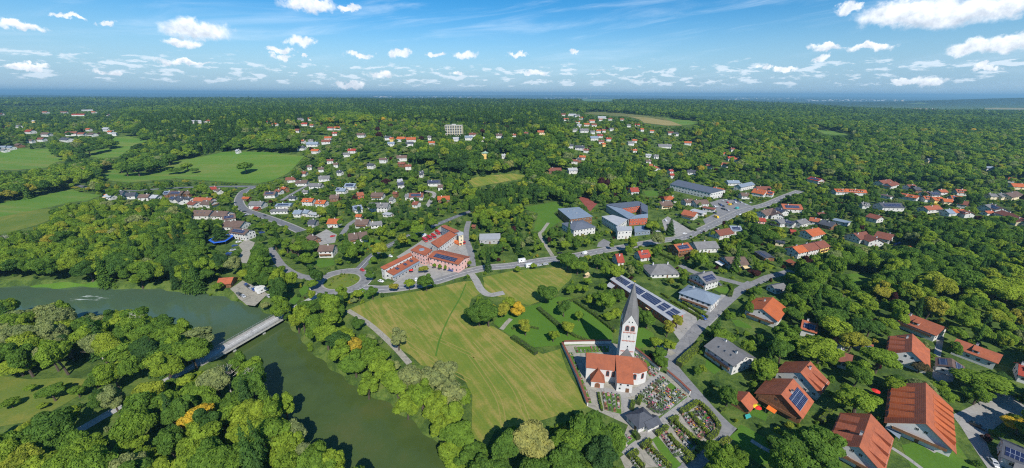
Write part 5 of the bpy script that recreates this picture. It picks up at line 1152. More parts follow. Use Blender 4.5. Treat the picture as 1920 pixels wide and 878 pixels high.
tD = tile(1280, 440); hedge(tD([(0,690),(130,770),(255,850)]), 1.6, 1.6, .6, label='yellow-green hedge in front of the blue-grey hipped house'); hedge(tD([(470,630),(515,570),(490,520)]), 1.4, 1.5, .36, label='dark curved hedge round the small corner lawn')
hedge(tile(960, 440)([(1530,200),(1640,245),(1740,300)]), 2.0, 2.0, .42, label='straight green hedge behind the wide hipped grey roof'); hedge(tile(1280, 320)([(0,545),(80,595),(140,615)]), 2.2, 1.6, .36, label='hedge strip between the car park and the main street')
hedge(tile(1280, 718)([(1515,290),(1480,350),(1420,395)]), 2.2, 2.4, .6, label='yellow-green hedge left of the steep house at the bottom edge')

# ------------------------------------------------------------------ churchyard walls, gravel and graves
def wall_(px, h=1.9, w=.5, cap='russet', label='', mat='white'):
    P = [at(x, y) for x, y in px]; c = sum(P, Vector()) / len(P); r = thing('churchyard_wall', (c.x, c.y, 0)); tag(r, label, 'wall'); line = [p - c for p in P]
    for nm, ww, z0, z1, m_ in (('wall', w, -.4, h, mat), ('coping', w + .5, h + .003, h + .22, cap)):
        mb = MB(); l, rr = offs(line, ww / 2), offs(line, -ww / 2)
        for i in range(len(line) - 1): mb.prism([(rr[i].x, rr[i].y), (rr[i+1].x, rr[i+1].y), (l[i+1].x, l[i+1].y), (l[i].x, l[i].y)], z0, z1)
        mb.build(nm, M[m_], r)
    return r
sheet('gravel_yard', k3([(205,372),(420,362),(500,385),(612,478),(640,490),(735,575),(720,600),(560,690),(430,840),(440,800),(480,700),(350,640),(315,625)]), M['gravel'], 0.062, jit=0)
sheet('gravel_yard', KK([(690,420),(835,330),(1015,545),(720,822),(600,870),(230,880),(190,790),(380,640),(460,600),(580,520)]), M['gravel'], 0.066, jit=0)
struct(strip('cemetery_path', *(lambda l: (offs(l, 1.6), offs(l, -1.6)))(smooth_line([at(*K(*p)) for p in [(530,95),(420,180),(300,245),(215,265),(90,235),(0,215)]], 5)), M['paving'], 0.078))
struct(strip('cemetery_path', *(lambda l: (offs(l, 1.7), offs(l, -1.7)))(smooth_line([at(*K(*p)) for p in [(770,290),(660,390),(560,480),(470,570),(390,620),(300,690),(215,760)]], 5)), M['paving'], 0.082))
struct(strip('cemetery_path', *(lambda l: (offs(l, 1.5), offs(l, -1.5)))(smooth_line([at(*K(*p)) for p in [(225,290),(245,400),(300,510),(370,600)]], 5)), M['paving'], 0.086))
PROT.append((k3([(200,368),(420,362),(500,380),(612,470),(740,575),(770,600),(860,690),(840,770),(700,900),(480,900),(470,800),(470,720),(380,650),(320,630)]), 1e9))
wall_(k3([(207,370),(240,440),(275,520),(312,622)]), label='white churchyard wall with brown tile coping beside the meadow')
wall_(k3([(215,366),(300,364),(410,362)]), label='churchyard wall with tile coping behind the church, left of the tower')
wall_(k3([(502,388),(555,430),(610,474)]), cap='russet', label='churchyard wall with tile coping right of the church tower')
wall_(k3([(640,488),(690,530),(735,574)]), cap='russet', label='churchyard wall with tile coping along the lane')
gr = MB(); SV = []
M['stone_dark'] = simple('dark_granite', (0.10, 0.10, 0.105), .4, .2, 4.0); M['stone_pale'] = simple('pale_stone', (0.33, 0.315, 0.28), .8, .15, 4.0); M['stone_rose'] = simple('reddish_granite', (0.30, 0.15, 0.12), .5, .2, 4.0); M['stone_mid'] = simple('grey_granite', (0.25, 0.25, 0.25), .6, .2, 4.0)
M['soil'] = simple('planted_soil', (0.055, 0.042, 0.025), .95, .3, 4.0); M['greenbed'] = simple('ground_cover_plants', (0.055, 0.095, 0.025), .9, .45, 7.0); M['whitegravel'] = simple('white_grave_gravel', (0.38, 0.365, 0.33), .9, .2, 8.0)
for nm, cl in (('redflower', (.55, .02, .03)), ('whiteflower', (.6, .58, .54)), ('yellowflower', (.72, .42, .03)), ('pinkflower', (.62, .16, .28))): M[nm] = simple(nm, cl, .8, .2, 5.0)
mb = MB(); mb.box(-.8, .8, -1.0, -.86, 0, .24); mb.box(-.8, .8, .86, 1.0, 0, .24); mb.box(-.8, -.66, -.86, .86, 0, .24); mb.box(.66, .8, -.86, .86, 0, .24)
KERB = {s: mb.mesh('grave_kerb', M[s]) for s in ('stone_dark', 'stone_pale', 'stone_rose', 'stone_mid')}
def bedmesh(mat):
    mb = MB(); mb.box(-.655, .655, -.855, .855, 0, .17)
    for k in range(10):
        x, y, r = random.uniform(-.5, .5), random.uniform(-.7, .6), random.uniform(.1, .24); mb.tube([(x, y, .1), (x, y, .2 + r), (x, y, .22 + r * 1.6)], [r, r * 1.05, r * .3], 6)
    return mb.mesh('plant_bed', M[mat])
BED = {m_: bedmesh(m_) for m_ in ('greenbed', 'soil', 'whitegravel')}
def stonemesh(mat, sh):
    mb = MB()
    if sh == 0: mb.box(-.48, .48, -.11, .11, 0, 1.05); mb.box(-.6, .6, -.17, .17, -.1, .12)
    elif sh == 1:
        P = [(-.42, 0), (.42, 0), (.42, .85), (.25, 1.12), (0, 1.2), (-.25, 1.12), (-.42, .85)]; k = 7
        mb.add([(a, -.1, b) for a, b in P] + [(a, .1, b) for a, b in P], [tuple(range(k)), tuple(range(13, 6, -1))] + [(i, k + i, k + (i + 1) % k, (i + 1) % k) for i in range(k)]); mb.box(-.55, .55, -.18, .18, -.1, .1)
    else: mb.box(-.09, .09, -.08, .08, 0, 1.5); mb.box(-.42, .42, -.07, .07, .95, 1.12); mb.box(-.4, .4, -.16, .16, -.1, .2)
    return mb.mesh('headstone', M[mat])
STN = {(m_, s): stonemesh(m_, s) for m_ in ('stone_dark', 'stone_pale', 'stone_rose', 'stone_mid') for s in range(3)}
def flowmesh(mat):
    mb = MB()
    for k in range(7):
        x, y = random.uniform(-.42, .42), random.uniform(-.65, .45); mb.tube([(x, y, .15), (x, y, .36), (x, y, .44)], [.13, .19, .05], 6)
    return mb.mesh('flowers', M[mat])
FLW = {m_: flowmesh(m_) for m_ in ('redflower', 'whiteflower', 'yellowflower', 'pinkflower')}
SW = dict(stone_dark='dark', stone_pale='pale', stone_rose='reddish', stone_mid='grey'); BW = dict(greenbed='green planted', soil='bare earth', whitegravel='white gravel'); SHW = ['flat-topped', 'round-topped', 'cross-shaped']
NG = 0
def grave(p, rz, s=1.0):
    global NG; NG += 1
    r = thing('grave', (p.x, p.y, .09), rz); r.scale = (s, s, s)
    st = random.choice(['stone_dark', 'stone_mid', 'stone_rose', 'stone_mid', 'stone_pale']); sh = random.choice([0, 0, 1, 1, 2]); bd = random.choice(['greenbed', 'greenbed', 'greenbed', 'greenbed', 'soil', 'soil', 'whitegravel'])
    link('kerb', KERB[st], r); link('plant_bed', BED[bd], r); link('headstone', STN[(st, sh)], r, (0, .98, 0))
    fl = random.choice(['redflower', 'whiteflower', 'yellowflower', 'pinkflower', None, None, None, None])
    if fl: link('flowers', FLW[fl], r)
    reg(r, f"{SW[st]} {SHW[sh]} grave with {BW[bd]} bed{' and ' + fl[:-6] + ' flowers' if fl else ''}", 'grave', 'graves in the cemetery', p.x, p.y)
def gravegrid(px, nu, nv, skip=.06, s=1.0, flip=False, grass='lawn'):
    Q = [at(*K(x, y)) for x, y in px]
    e = (Q[1] - Q[0]); rz = math.atan2(e.y, e.x) + (math.pi if flip else 0)
    if grass: sheet('plot_ground', [K(x, y) for x, y in px], M[grass], .088, jit=0, prot=False)
    for i in range(nu):
        for j in range(nv):
            if random.random() < skip: continue
            u, v = (i + .5) / nu, (j + .5) / nv; p = Q[0] * (1-u) * (1-v) + Q[1] * u * (1-v) + Q[2] * u * v + Q[3] * (1-u) * v
            grave(p, rz + random.gauss(0, .03), s * random.uniform(.9, 1.08))
gravegrid([(310,295),(535,105),(750,285),(560,430)], 11, 5, .06, .95)
gravegrid([(400,370),(470,410),(560,440),(480,330)], 3, 3, .1, .85)
gravegrid([(30,250),(190,265),(200,430),(60,395)], 4, 5, .15, .8)
gravegrid([(850,345),(990,520),(920,590),(790,420)], 7, 3, .15, .95)
gravegrid([(700,440),(760,430),(915,590),(850,650)], 3, 7, .12, .9)
gravegrid([(600,510),(650,490),(815,680),(760,740)], 3, 7, .15, .9, grass='lawn')
gravegrid([(520,600),(580,590),(720,770),(640,790)], 3, 6, .2, .95)
gravegrid([(390,715),(430,700),(590,860),(520,880)], 3, 6, .15, .9)
gravegrid([(270,800),(300,790),(390,880),(310,880)], 2, 4, .15, .9)
gravegrid([(225,640),(300,590),(330,640),(215,720)], 3, 2, .1, .9)
gravegrid([(405,55),(440,40),(520,80),(470,125)], 4, 3, .1, .75)
sheet('plot_ground', KK([(455,640),(500,610),(700,850),(660,880),(600,880)]), M['lawn'], .092, jit=0, prot=False)
PK = lambda x, y: (960 + x / 2.206, 480 + y / 2.206)
P0 = K(0, 0)
for px in (k3([(225,400),(250,400),(330,610),(312,610)]), k3([(255,378),(400,372),(400,398),(265,402)])):
    gravegrid([( (x - 1120) * 4.433, (y - 680) * 4.433) for x, y in px], 3 if px[1][1] > 660 else 9, 8 if px[1][1] > 660 else 2, .2, .62)
gravegrid([((x - 1120) * 4.433, (y - 680) * 4.433) for x, y in k3([(500,400),(520,395),(605,478),(570,500)])], 3, 7, .2, .7)
gravegrid([((x - 1120) * 4.433, (y - 680) * 4.433) for x, y in k3([(830,790),(870,775),(985,860),(900,880)])], 4, 6, .2, .9)

# ------------------------------------------------------------------ vehicles
CARC = dict(white=(.75, .75, .74), black=(.015, .016, .018), silver=(.42, .43, .44), red=(.5, .015, .012), blue=(.03, .07, .25), grey=(.12, .125, .13), yellow=(.75, .48, .01), orange=(.7, .16, .02), teal=(.05, .4, .36))
for c_, v in CARC.items():
    mt, t, b = new_mat('car_paint_' + c_); b.inputs['Base Color'].default_value = (*v, 1); b.inputs['Roughness'].default_value = .28; b.inputs['Coat Weight'].default_value = .6; M['car_' + c_] = mt
mb = MB(); mb.tube([(0, -.11, 0), (0, .11, 0)], [.32, .32], 14); TYRE = mb.mesh('wheel', M['darkmetal'])
mb = MB(); mb.box(-.02, .04, -.2, .2, -.08, .08); LAMP = mb.mesh('headlight', M['frame'])
def profile(mb, pr, w, mi=0, taper=None):
    k = len(pr); l = [(x, -(w if taper is None else w * taper[i]) / 2, z) for i, (x, z) in enumerate(pr)]; r = [(x, -y, z) for x, y, z in l]
    mb.add(l + r, [tuple(range(k)), tuple(range(2 * k - 1, k - 1, -1))] + [(i, k + i, k + (i + 1) % k, (i + 1) % k) for i in range(k)], mi)
VM = {}
def vmesh(kind, col):
    if (kind, col) in VM: return VM[(kind, col)]
    body, win = MB(), MB()
    if kind == 'car':
        profile(body, [(-2.1,.28),(2.1,.28),(2.15,.62),(1.95,.80),(.95,.92),(-1.75,.95),(-2.12,.80)], 1.76); profile(body, [(-1.5,.95),(.85,.92),(.15,1.42),(-1.1,1.44)], 1.6, 0, [1, 1, .84, .84])
        profile(win, [(-1.36,.99),(.66,.97),(.10,1.36),(-1.02,1.38)], 1.62, 0, [1, 1, .855, .855]); profile(win, [(.30,.99),(.80,.96),(.19,1.39),(.05,1.39)], 1.36, 0, [1, 1, .86, .86]); L, wx = 4.2, 1.3
    elif kind == 'van':
        profile(body, [(-2.6,.3),(2.5,.3),(2.6,.9),(2.3,1.15),(1.55,2.1),(1.2,2.25),(-2.5,2.25),(-2.62,1.2)], 1.95); profile(win, [(1.0,1.25),(2.16,1.22),(1.58,1.95),(1.0,1.98)], 1.98); wx = 1.7
    elif kind == 'camper':
        profile(body, [(-3.2,.4),(3.0,.4),(3.1,1.0),(2.6,1.3),(2.0,2.0),(2.5,2.3),(2.3,2.9),(-3.2,2.9)], 2.2); profile(win, [(1.6,1.35),(2.55,1.32),(2.05,1.95),(1.6,1.95)], 2.23); win.box(-1.6, -.4, -1.115, 1.115, 1.7, 2.3); wx = 2.0
    else:
        profile(body, [(-3.6,.6),(1.7,.6),(1.7,2.9),(-3.6,2.9)], 2.4); profile(body, [(1.85,.55),(3.7,.55),(3.75,1.6),(3.55,2.7),(1.85,2.75)], 2.4); profile(win, [(2.3,1.6),(3.77,1.62),(3.6,2.45),(2.3,2.45)], 2.43); wx = 2.4
    VM[(kind, col)] = (body.mesh('body', M['car_' + col]), win.mesh('windows', M['glass']), wx); return VM[(kind, col)]
VL = dict(car='parked car', van='delivery van', camper='motorhome', truck='fire engine')
def vehicle(kind, col, px, py, hx, hy, label=None, z=.06):
    p = at(px, py); q = at(px + hx, py + hy); d = q - p; rz = math.atan2(d.y, d.x); bo, wi, wx = vmesh(kind, col)
    r = thing({'truck': 'fire_engine', 'camper': 'motorhome', 'van': 'van'}.get(kind, 'parked_car'), (p.x, p.y, hz(p.x, p.y) + z), rz)
    link('body', bo, r); link('windows', wi, r); s = 1.0 if kind == 'car' else 1.25
    w = {'car': .80, 'van': .9, 'camper': 1.0, 'truck': 1.1}[kind]
    for x in (-wx, wx):
        for y in (-w, w): link('wheel', TYRE, r, (x, y, .32 * s), 0, (s, s, s))
    for y in (-.6, .6): link('headlight', LAMP, r, ({'car': 2.12, 'van': 2.56, 'camper': 3.06, 'truck': 3.73}[kind], y, .68))
    ph = f"{col} {VL[kind]}"
    if label: tag(r, label, VL[kind].split()[-1] if kind != 'truck' else 'fire engine', None)
    else: reg(r, ph, 'car' if kind == 'car' else VL[kind], 'vehicles parked about the village', p.x, p.y)
    s_ = 2.5 * FPX / max(p.y, 80); PROT.append(([(px - s_, py - s_ * .8), (px + s_, py - s_ * .8), (px + s_, py + 1), (px - s_, py + 1)], p.y))
def VT(x0, y0, rows, s=5.4875):
    for k, c_, x, y, hx, hy in rows: vehicle(k, c_, x0 + x / s, y0 + y / s, hx, hy)
VT(640, 400, [('car','red',216,592,6,3),('car','white',770,690,0.3,3),('truck','red',862,288,3.5,2.6),('truck','red',905,268,3.5,2.6),('truck','red',950,250,3.5,2.6),('truck','red',992,212,3.5,2.6),('truck','orange',1200,322,5,2),('truck','red',1240,312,5,2),('van','white',856,238,4,-2),('car','white',505,448,5,2),('car','white',408,706,5,1.5),('car','blue',1125,596,5,1)])
VT(960, 440, [('camper','white',104,284,6,-1),('camper','white',182,336,6,-1),('car','silver',280,324,6,-1),('car','silver',346,312,6,-1),('van','white',752,200,5,-2),('car','black',1268,118,5,-1.5),('car','black',490,196,5,-1)])
VT(320, 400, [('camper','white',930,792,5,-2.5),('camper','white',950,812,5,-2.5),('van','white',925,775,5,-2.5),('car','blue',780,745,4,3),('car','black',800,762,4,3),('car','silver',830,782,4,3),('car','blue',855,795,4,3),('car','silver',880,775,4,3),('car','grey',700,835,4,3),('car','black',725,850,4,3),('car','silver',750,862,4,3),('car','red',1668,242,4,-1),('car','black',972,30,5,2),('car','black',1070,560,4,3),('car','silver',1010,860,4,3),
  ('car','blue',660,340,4,-1),('car','silver',640,385,4,-1),('car','blue',600,420,4,-1),('car','black',590,440,4,-1),('car','white',700,300,4,-1),('car','black',920,195,4,-1),('car','blue',940,205,4,-1)])
VT(320, 320, [('car','black',675,183,4,1),('car','black',770,470,4,-1),('car','silver',790,460,4,-1),('car','black',760,425,4,-1)])
VT(1280, 320, [('van','yellow',487,356,5,-1.5),('van','yellow',346,486,5,2),('van','teal',560,394,5,-1),('car','silver',420,318,3,-1.5),('car','silver',450,306,3,-1.5),('car','black',480,300,3,-1.5),('car','blue',540,306,3,1.5),('car','black',570,318,3,1.5),('car','silver',600,330,3,1.5),('car','grey',380,350,3,1.5),('car','blue',395,362,3,1.5),('car','black',420,372,3,1.5),('car','silver',350,374,3,1.5),('car','red',460,332,3,1.5),('car','black',430,404,3,1.5),('car','silver',462,412,3,1.5),('car','black',410,398,3,1.5),
  ('car','white',330,372,3,1.5),('car','grey',515,345,3,1.5),('car','white',540,330,3,1.5),('car','black',330,440,3,1),('car','white',595,458,4,-2),('car','white',20,655,4,-1),('car','black',880,378,4,-2),('car','silver',650,355,4,-1),('car','black',60,540,3,2),('car','silver',700,335,4,-1.5)])
VT(960, 320, [('car','white',1580,520,3,2),('car','black',1610,568,4,1),('car','silver',1655,600,4,1),('car','silver',1500,632,4,0),('car','black',1690,460,3,2)])
VT(1280, 440, [('car','grey',372,516,4,3)]); VT(1280, 580, [('car','black',188,82,4,3),('car','blue',210,96,4,3)])
vehicle('car', 'black', 1600 + 1275 / 5.4875, 718 + 455 / 5.4875, 8, 4, label='black car parked at the kerb of the lower right cul-de-sac'); vehicle('car', 'silver', 1600 + 1440 / 5.4875, 718 + 835 / 5.4875, 6, 7, label='silver car parked at the bottom right drive')
VT(1600, 320, [('car','blue',445,760,4,-1),('car','blue',480,752,4,-1),('car','black',420,778,4,-1)])

# ------------------------------------------------------------------ small things
def parasol(px, py, mat, label, r=1.5, h=2.4):
    p = at(px, py); o = thing('parasol', p); tag(o, label, 'parasol'); mb = MB(); n = 8
    v = [(r * math.cos(2 * math.pi * i / n), r * math.sin(2 * math.pi * i / n), h) for i in range(n)] + [(0, 0, h + .55), (0, 0, h + .45)] + [(r * .97 * math.cos(2 * math.pi * i / n), r * .97 * math.sin(2 * math.pi * i / n), h - .05) for i in range(n)]
    mb.add(v, [(i, (i + 1) % n, n) for i in range(n)] + [(10 + (i + 1) % n, 10 + i, n + 1) for i in range(n)] + [(i, 10 + i, 10 + (i + 1) % n, (i + 1) % n) for i in range(n)]); mb.build('canopy', M[mat], o)
    mb = MB(); mb.tube([(0, 0, 0), (0, 0, h + .5)], [.035, .035], 6); mb.build('pole', M['metal'], o)
g_ = tile(1280, 718)
(x, y), = g_([(735, 285)]); parasol(x, y, 'yellowcloth', 'yellow parasol on the lawn below the small orange garage', 1.5); (x, y), = g_([(757, 300)]); parasol(x, y, 'redcloth', 'red parasol beside the yellow one below the small orange garage', 1.5)
(x, y), = tile(1600, 718)([(215, 130)]); parasol(x, y, 'redcloth', 'red parasol among trees left of the large apartment house', 1.6)
(x, y), = tile(640, 400)([(722, 615)]); parasol(x, y, 'redcloth', 'red parasol on the square in front of the community hall', 1.6)
def deck(name, label, cat, px, h, mat, th=.12, legs=True, leg='metal'):
    P = [at(x, y, h) for x, y in px]; c = sum(P, Vector()) / len(P); o = thing(name, (c.x, c.y, min(q.z for q in P))); tag(o, label, cat)
    q = [(p.x - c.x, p.y - c.y, h) for p in P]; a = sum(q[i][0] * q[(i + 1) % len(q)][1] - q[(i + 1) % len(q)][0] * q[i][1] for i in range(len(q)))
    if a < 0: q = q[::-1]
    mb = MB(); mb.slab(q, th); mb.build('top', M[mat], o)
    if legs:
        for a, b, z in q: mb = MB(); mb.tube([(a * .93, b * .93, -.2), (a * .93, b * .93, h - th)], [.05, .05], 6); mb.build('leg', M[leg], o)
    addbox([(p.x, p.y, z) for p in P for z in (h * .5, h)], c.y - 1, c.x, c.y, 2.0); return o
deck('garden_table', 'turquoise table-tennis table on the lawn near the two parasols', 'table', g_([(640,330),(690,315),(708,350),(655,372)]), .8, 'teal')
deck('awning', 'bright orange awning in front of the timber-balconied house', 'awning', g_([(885,228),(972,285),(945,318),(857,262)]), 2.6, 'awning', .06)
deck('cold_frame', 'white framed glass cold frame between the two large steep-roofed houses', 'cold frame', tile(1600, 718)([(340,440),(495,525),(475,578),(325,455)]), 1.2, 'bluegrey')
deck('sun_sail', 'sand coloured sun sail over the kindergarten terrace', 'sun sail', [(1210,577),(1220,573),(1230,579),(1216,581)], 2.8, 'sail', .05)
deck('sun_sail', 'pale grey sun sail at the far corner of the kindergarten', 'sun sail', [(1136,536),(1143,529),(1155,535),(1147,541)], 2.8, 'palegrey', .05)
deck('sun_sail', 'small sand coloured sail over the playground sandpit', 'sun sail', [(1096,514),(1103,510),(1106,514),(1099,517)], 2.6, 'sail', .05)
deck('terrace_canopy', 'sand coloured terrace awning on the wide brown-roofed house by the lane', 'awning', tD([(615,322),(690,310),(718,338),(640,352)]), 2.6, 'sail', .06); deck('terrace_canopy', 'white terrace canopy on the wide brown-roofed house by the lane', 'canopy', tD([(330,280),(372,265),(438,300),(398,322)]), 2.7, 'white', .08)
for i, (x, y, mt_, w) in enumerate([(38,121,'bluecanvas','blue'),(58,118,'frame','white'),(48,126,'bluecanvas','light blue'),(68,123,'frame','pale')]):
    p = at(x / 2.206, 480 + y / 2.206); o = thing('kayak', (p.x, p.y, gz(p.x, p.y) + .42), random.uniform(-.3, .3)); mb = MB(); mb.tube([(-2.6, 0, .35), (-1.6, 0, .18), (0, 0, .15), (1.6, 0, .18), (2.6, 0, .35)], [.05, .38, .5, .38, .05], 8); mb.build('hull', M[mt_], o)
    mb = MB(); mb.tube([(0, 0, .60), (0, 0, .68)], [.34, .30], 8); mb.build('cockpit_rim', M['darkmetal'], o); reg(o, f'{w} kayak lying on the grassy river bank', 'kayak', 'boats on the river bank', p.x, p.y)
for (x, y, c_) in ((1128,716,'teal'),(1150,712,'bluecanvas'),(1110,690,'awning'),(1095,722,'sail'),(1200,690,'awning')):
    px, py = x / 5.4875, 320 + (y - 400) / 5.4875 if 0 else 320 + (y - 420) / 5.4875; parasol(px, py, c_, {'teal':'turquoise','bluecanvas':'blue','awning':'orange','sail':'sand coloured'}[c_] + f" parasol of the far left yard, {'first' if x == 1095 else 'second' if x == 1110 else 'third' if x == 1128 else 'fourth' if x == 1150 else 'last'} from the left", 3.0, 3.2)
o = thing('play_tower', at(640 + 212 / 5.4875, 400 + 385 / 5.4875)); tag(o, 'blue climbing frame on the lawn of the brown double house', 'climbing frame'); mb = MB()
for sx in (-1, 1):
    for sy in (-1, 1): mb.tube([(sx, sy, -.2), (sx * .7, sy * .7, 3)], [.06, .06], 5)
mb.build('frame', M['bluecanvas'], o); mb = MB(); mb.box(-.8, .8, -.8, .8, 1.5, 1.6); mb.build('platform', M['timber'], o)
for (px, py) in ((814, 505), (830, 508.5)):
    p = at(px, py); o = thing('flagpole', p); mb = MB(); mb.tube([(0, 0, 0), (0, 0, 8)], [.07, .04], 6); mb.build('pole', M['frame'], o); reg(o, 'white flagpole in front of the pink building', 'flagpole', 'flagpoles', p.x, p.y)
def lamp(px, py):
    p = at(px, py); o = thing('street_lamp', p); mb = MB(); mb.tube([(0, 0, 0), (0, 0, 5.6), (.5, 0, 6.0)], [.07, .05, .04], 6); mb.build('pole', M['metal'], o); mb = MB(); mb.box(.3, 1.0, -.12, .12, 5.95, 6.08); mb.build('lamp_head', M['metal'], o); reg(o, 'grey street lamp', 'street lamp', 'street lamps', p.x, p.y)
for x, y in ((850,528),(915,512),(1015,498),(1124,481),(1235,459),(1335,430),(1398,399),(600,566),(700,528),(1345,590),(1300,628),(1420,538)): lamp(x, y)
# ------------------------------------------------------------------ trees
# mask of the photo regions that crowns must not cover
GW, GH = 960, 439
pm = np.full((GH + 40, GW + 80), -1.0)       # value: farthest distance protected there
def raster(poly, val):
    P = [(x / 2 + 40, y / 2) for x, y in poly]; ys = [p[1] for p in P]
    for r in range(max(0, int(min(ys)) - 1), min(GH + 39, int(max(ys)) + 2)):
        yc = r + .5; xs = []
        for i in range(len(P)):
            (x1, y1), (x2, y2) = P[i], P[(i + 1) % len(P)]
            if (y1 <= yc) != (y2 <= yc): xs.append(x1 + (yc - y1) / (y2 - y1) * (x2 - x1))
        xs.sort()
        for a, b in zip(xs[::2], xs[1::2]):
            i0, i1 = max(0, int(math.floor(a + .5))), min(GW + 80, int(math.floor(b + .5)))
            if i1 > i0: pm[r, i0:i1] = np.maximum(pm[r, i0:i1], val)
PROT.append(([(-80,547),(0,547),(190,541),(330,551),(400,575),(470,597),(440,630),(405,645),(385,615),(330,588),(250,580),(190,582),(150,572),(115,563),(-80,562)], 1e9))
PROT.append(([(495,650),(520,635),(555,640),(578,670),(590,700),(668,750),(715,800),(790,895),(735,895),(690,835),(660,785),(585,718),(515,672)], 1e9))
PROT.append(([(375,678),(500,603),(514,618),(395,690)], 1e9)); PROT.append(([(150,802),(210,766),(218,776),(165,812)], 1e9)); PROT.append(([(226,756),(244,746),(248,756),(230,766)], 1e9)); PROT.append(([(318,714),(348,694),(354,698),(324,720)], 1e9)); PROT.append(([(288,722),(310,710),(316,718),(294,732)], 1e9))
PROT.append((k3([(680,440),(730,392),(795,345),(800,365),(745,415),(695,462)]), 1e9)); PROT.append(([(1090,505),(1110,505),(1130,525),(1120,545),(1090,540)], 1e9))
for poly, v in PROT: raster(poly, v)
for (x0, y0, x1, y1, dist, cx, cy_, rad) in HBOX:
    w = (x1 - x0) * .06; raster([(x0 + w, y0), (x1 - w, y0), (x1 - w, y1), (x0 + w, y1)], dist) if (cy_ < 210 or cy_ > 640) else raster([(x0 + w, y0), (x1 - w, y0), (x1 - w, y0 + .92 * (y1 - y0)), (x0 + 1.0 * w, y0 + .92 * (y1 - y0))], dist)
HB = np.array([(h[5], h[6], h[7]) for h in HBOX])
def inpoly(poly, X, Y):
    r = np.zeros(X.shape, bool); n = len(poly)
    for i in range(n):
        (x1, y1), (x2, y2) = poly[i], poly[(i + 1) % n]
        if y1 == y2: continue
        c = ((y1 <= Y) != (y2 <= Y)) & (X < x1 + (Y - y1) / (y2 - y1) * (x2 - x1)); r ^= c
    return r
VILL = [[(180,343),(480,330),(540,325),(600,285),(660,285),(870,330),(880,400),(865,412),(700,485),(640,480),(560,505),(430,470),(350,400),(200,375)],
        [(1040,400),(1130,372),(1260,325),(1500,325),(1600,350),(1960,335),(1960,420),(1720,430),(1660,475),(1560,500),(1480,525),(1420,565),(1300,610),(1140,520),(1060,505),(1000,480)],
        [(1270,650),(1420,555),(1490,590),(1600,570),(1960,590),(1960,900),(1380,900)],
        [(1040,208),(1260,218),(1340,300),(1250,318),(1080,322),(1050,260)], [(560,240),(660,235),(800,225),(1000,240),(1000,262),(800,275),(640,345),(560,300)], [(0,200),(230,195),(235,256),(90,282),(0,287)],
        [(560,560),(620,540),(720,560),(660,585),(560,600)], [(880,440),(1000,400),(1060,440),(1060,480),(890,500)]]
DARKSPR = [[(640,190),(960,185),(1060,205),(1055,245),(960,262),(880,240),(700,228)], [(985,345),(1080,335),(1130,330),(1240,338),(1240,352),(1100,350)], [(880,345),(985,340),(1010,400),(900,400)], [(240,225),(560,205),(640,215),(420,285),(330,300)]]
WILLOW = [[(690,640),(900,690),(900,830),(840,800),(780,720)], [(0,560),(200,600),(200,720),(0,700)], [(340,580),(480,590),(470,620),(360,610)], [(480,560),(560,570),(560,610),(490,610)]]
rg = np.random.default_rng(5)
rec = []       # kind, x, y, crown scale, height scale, tint
def cells(y0, y1, s, margin=1.06):
    X, Y = [], []
    for yy in np.arange(y0, y1, s):
        hw = 1.366 * (yy * .936 + 44) * margin + 25; xs = np.arange(-hw, hw, s); X.append(xs + ((int(yy / s)) % 2) * s * .5); Y.append(np.full(len(xs), yy))
    X = np.concatenate(X); Y = np.concatenate(Y); n = len(X); return X + rg.uniform(-.42, .42, n) * s, Y + rg.uniform(-.42, .42, n) * s
bands = [(84, 330, 7.6, 1.0), (330, 470, 8.4, 1.0), (470, 640, 9.6, 1.22), (640, 1100, 11.0, 1.34), (1100, 1900, 14.5, 1.6), (1900, 3000, 20, 2.0), (3000, 5300, 28, 2.5)]
AX, AY, AC, AH, AT, AKd = [], [], [], [], [], []
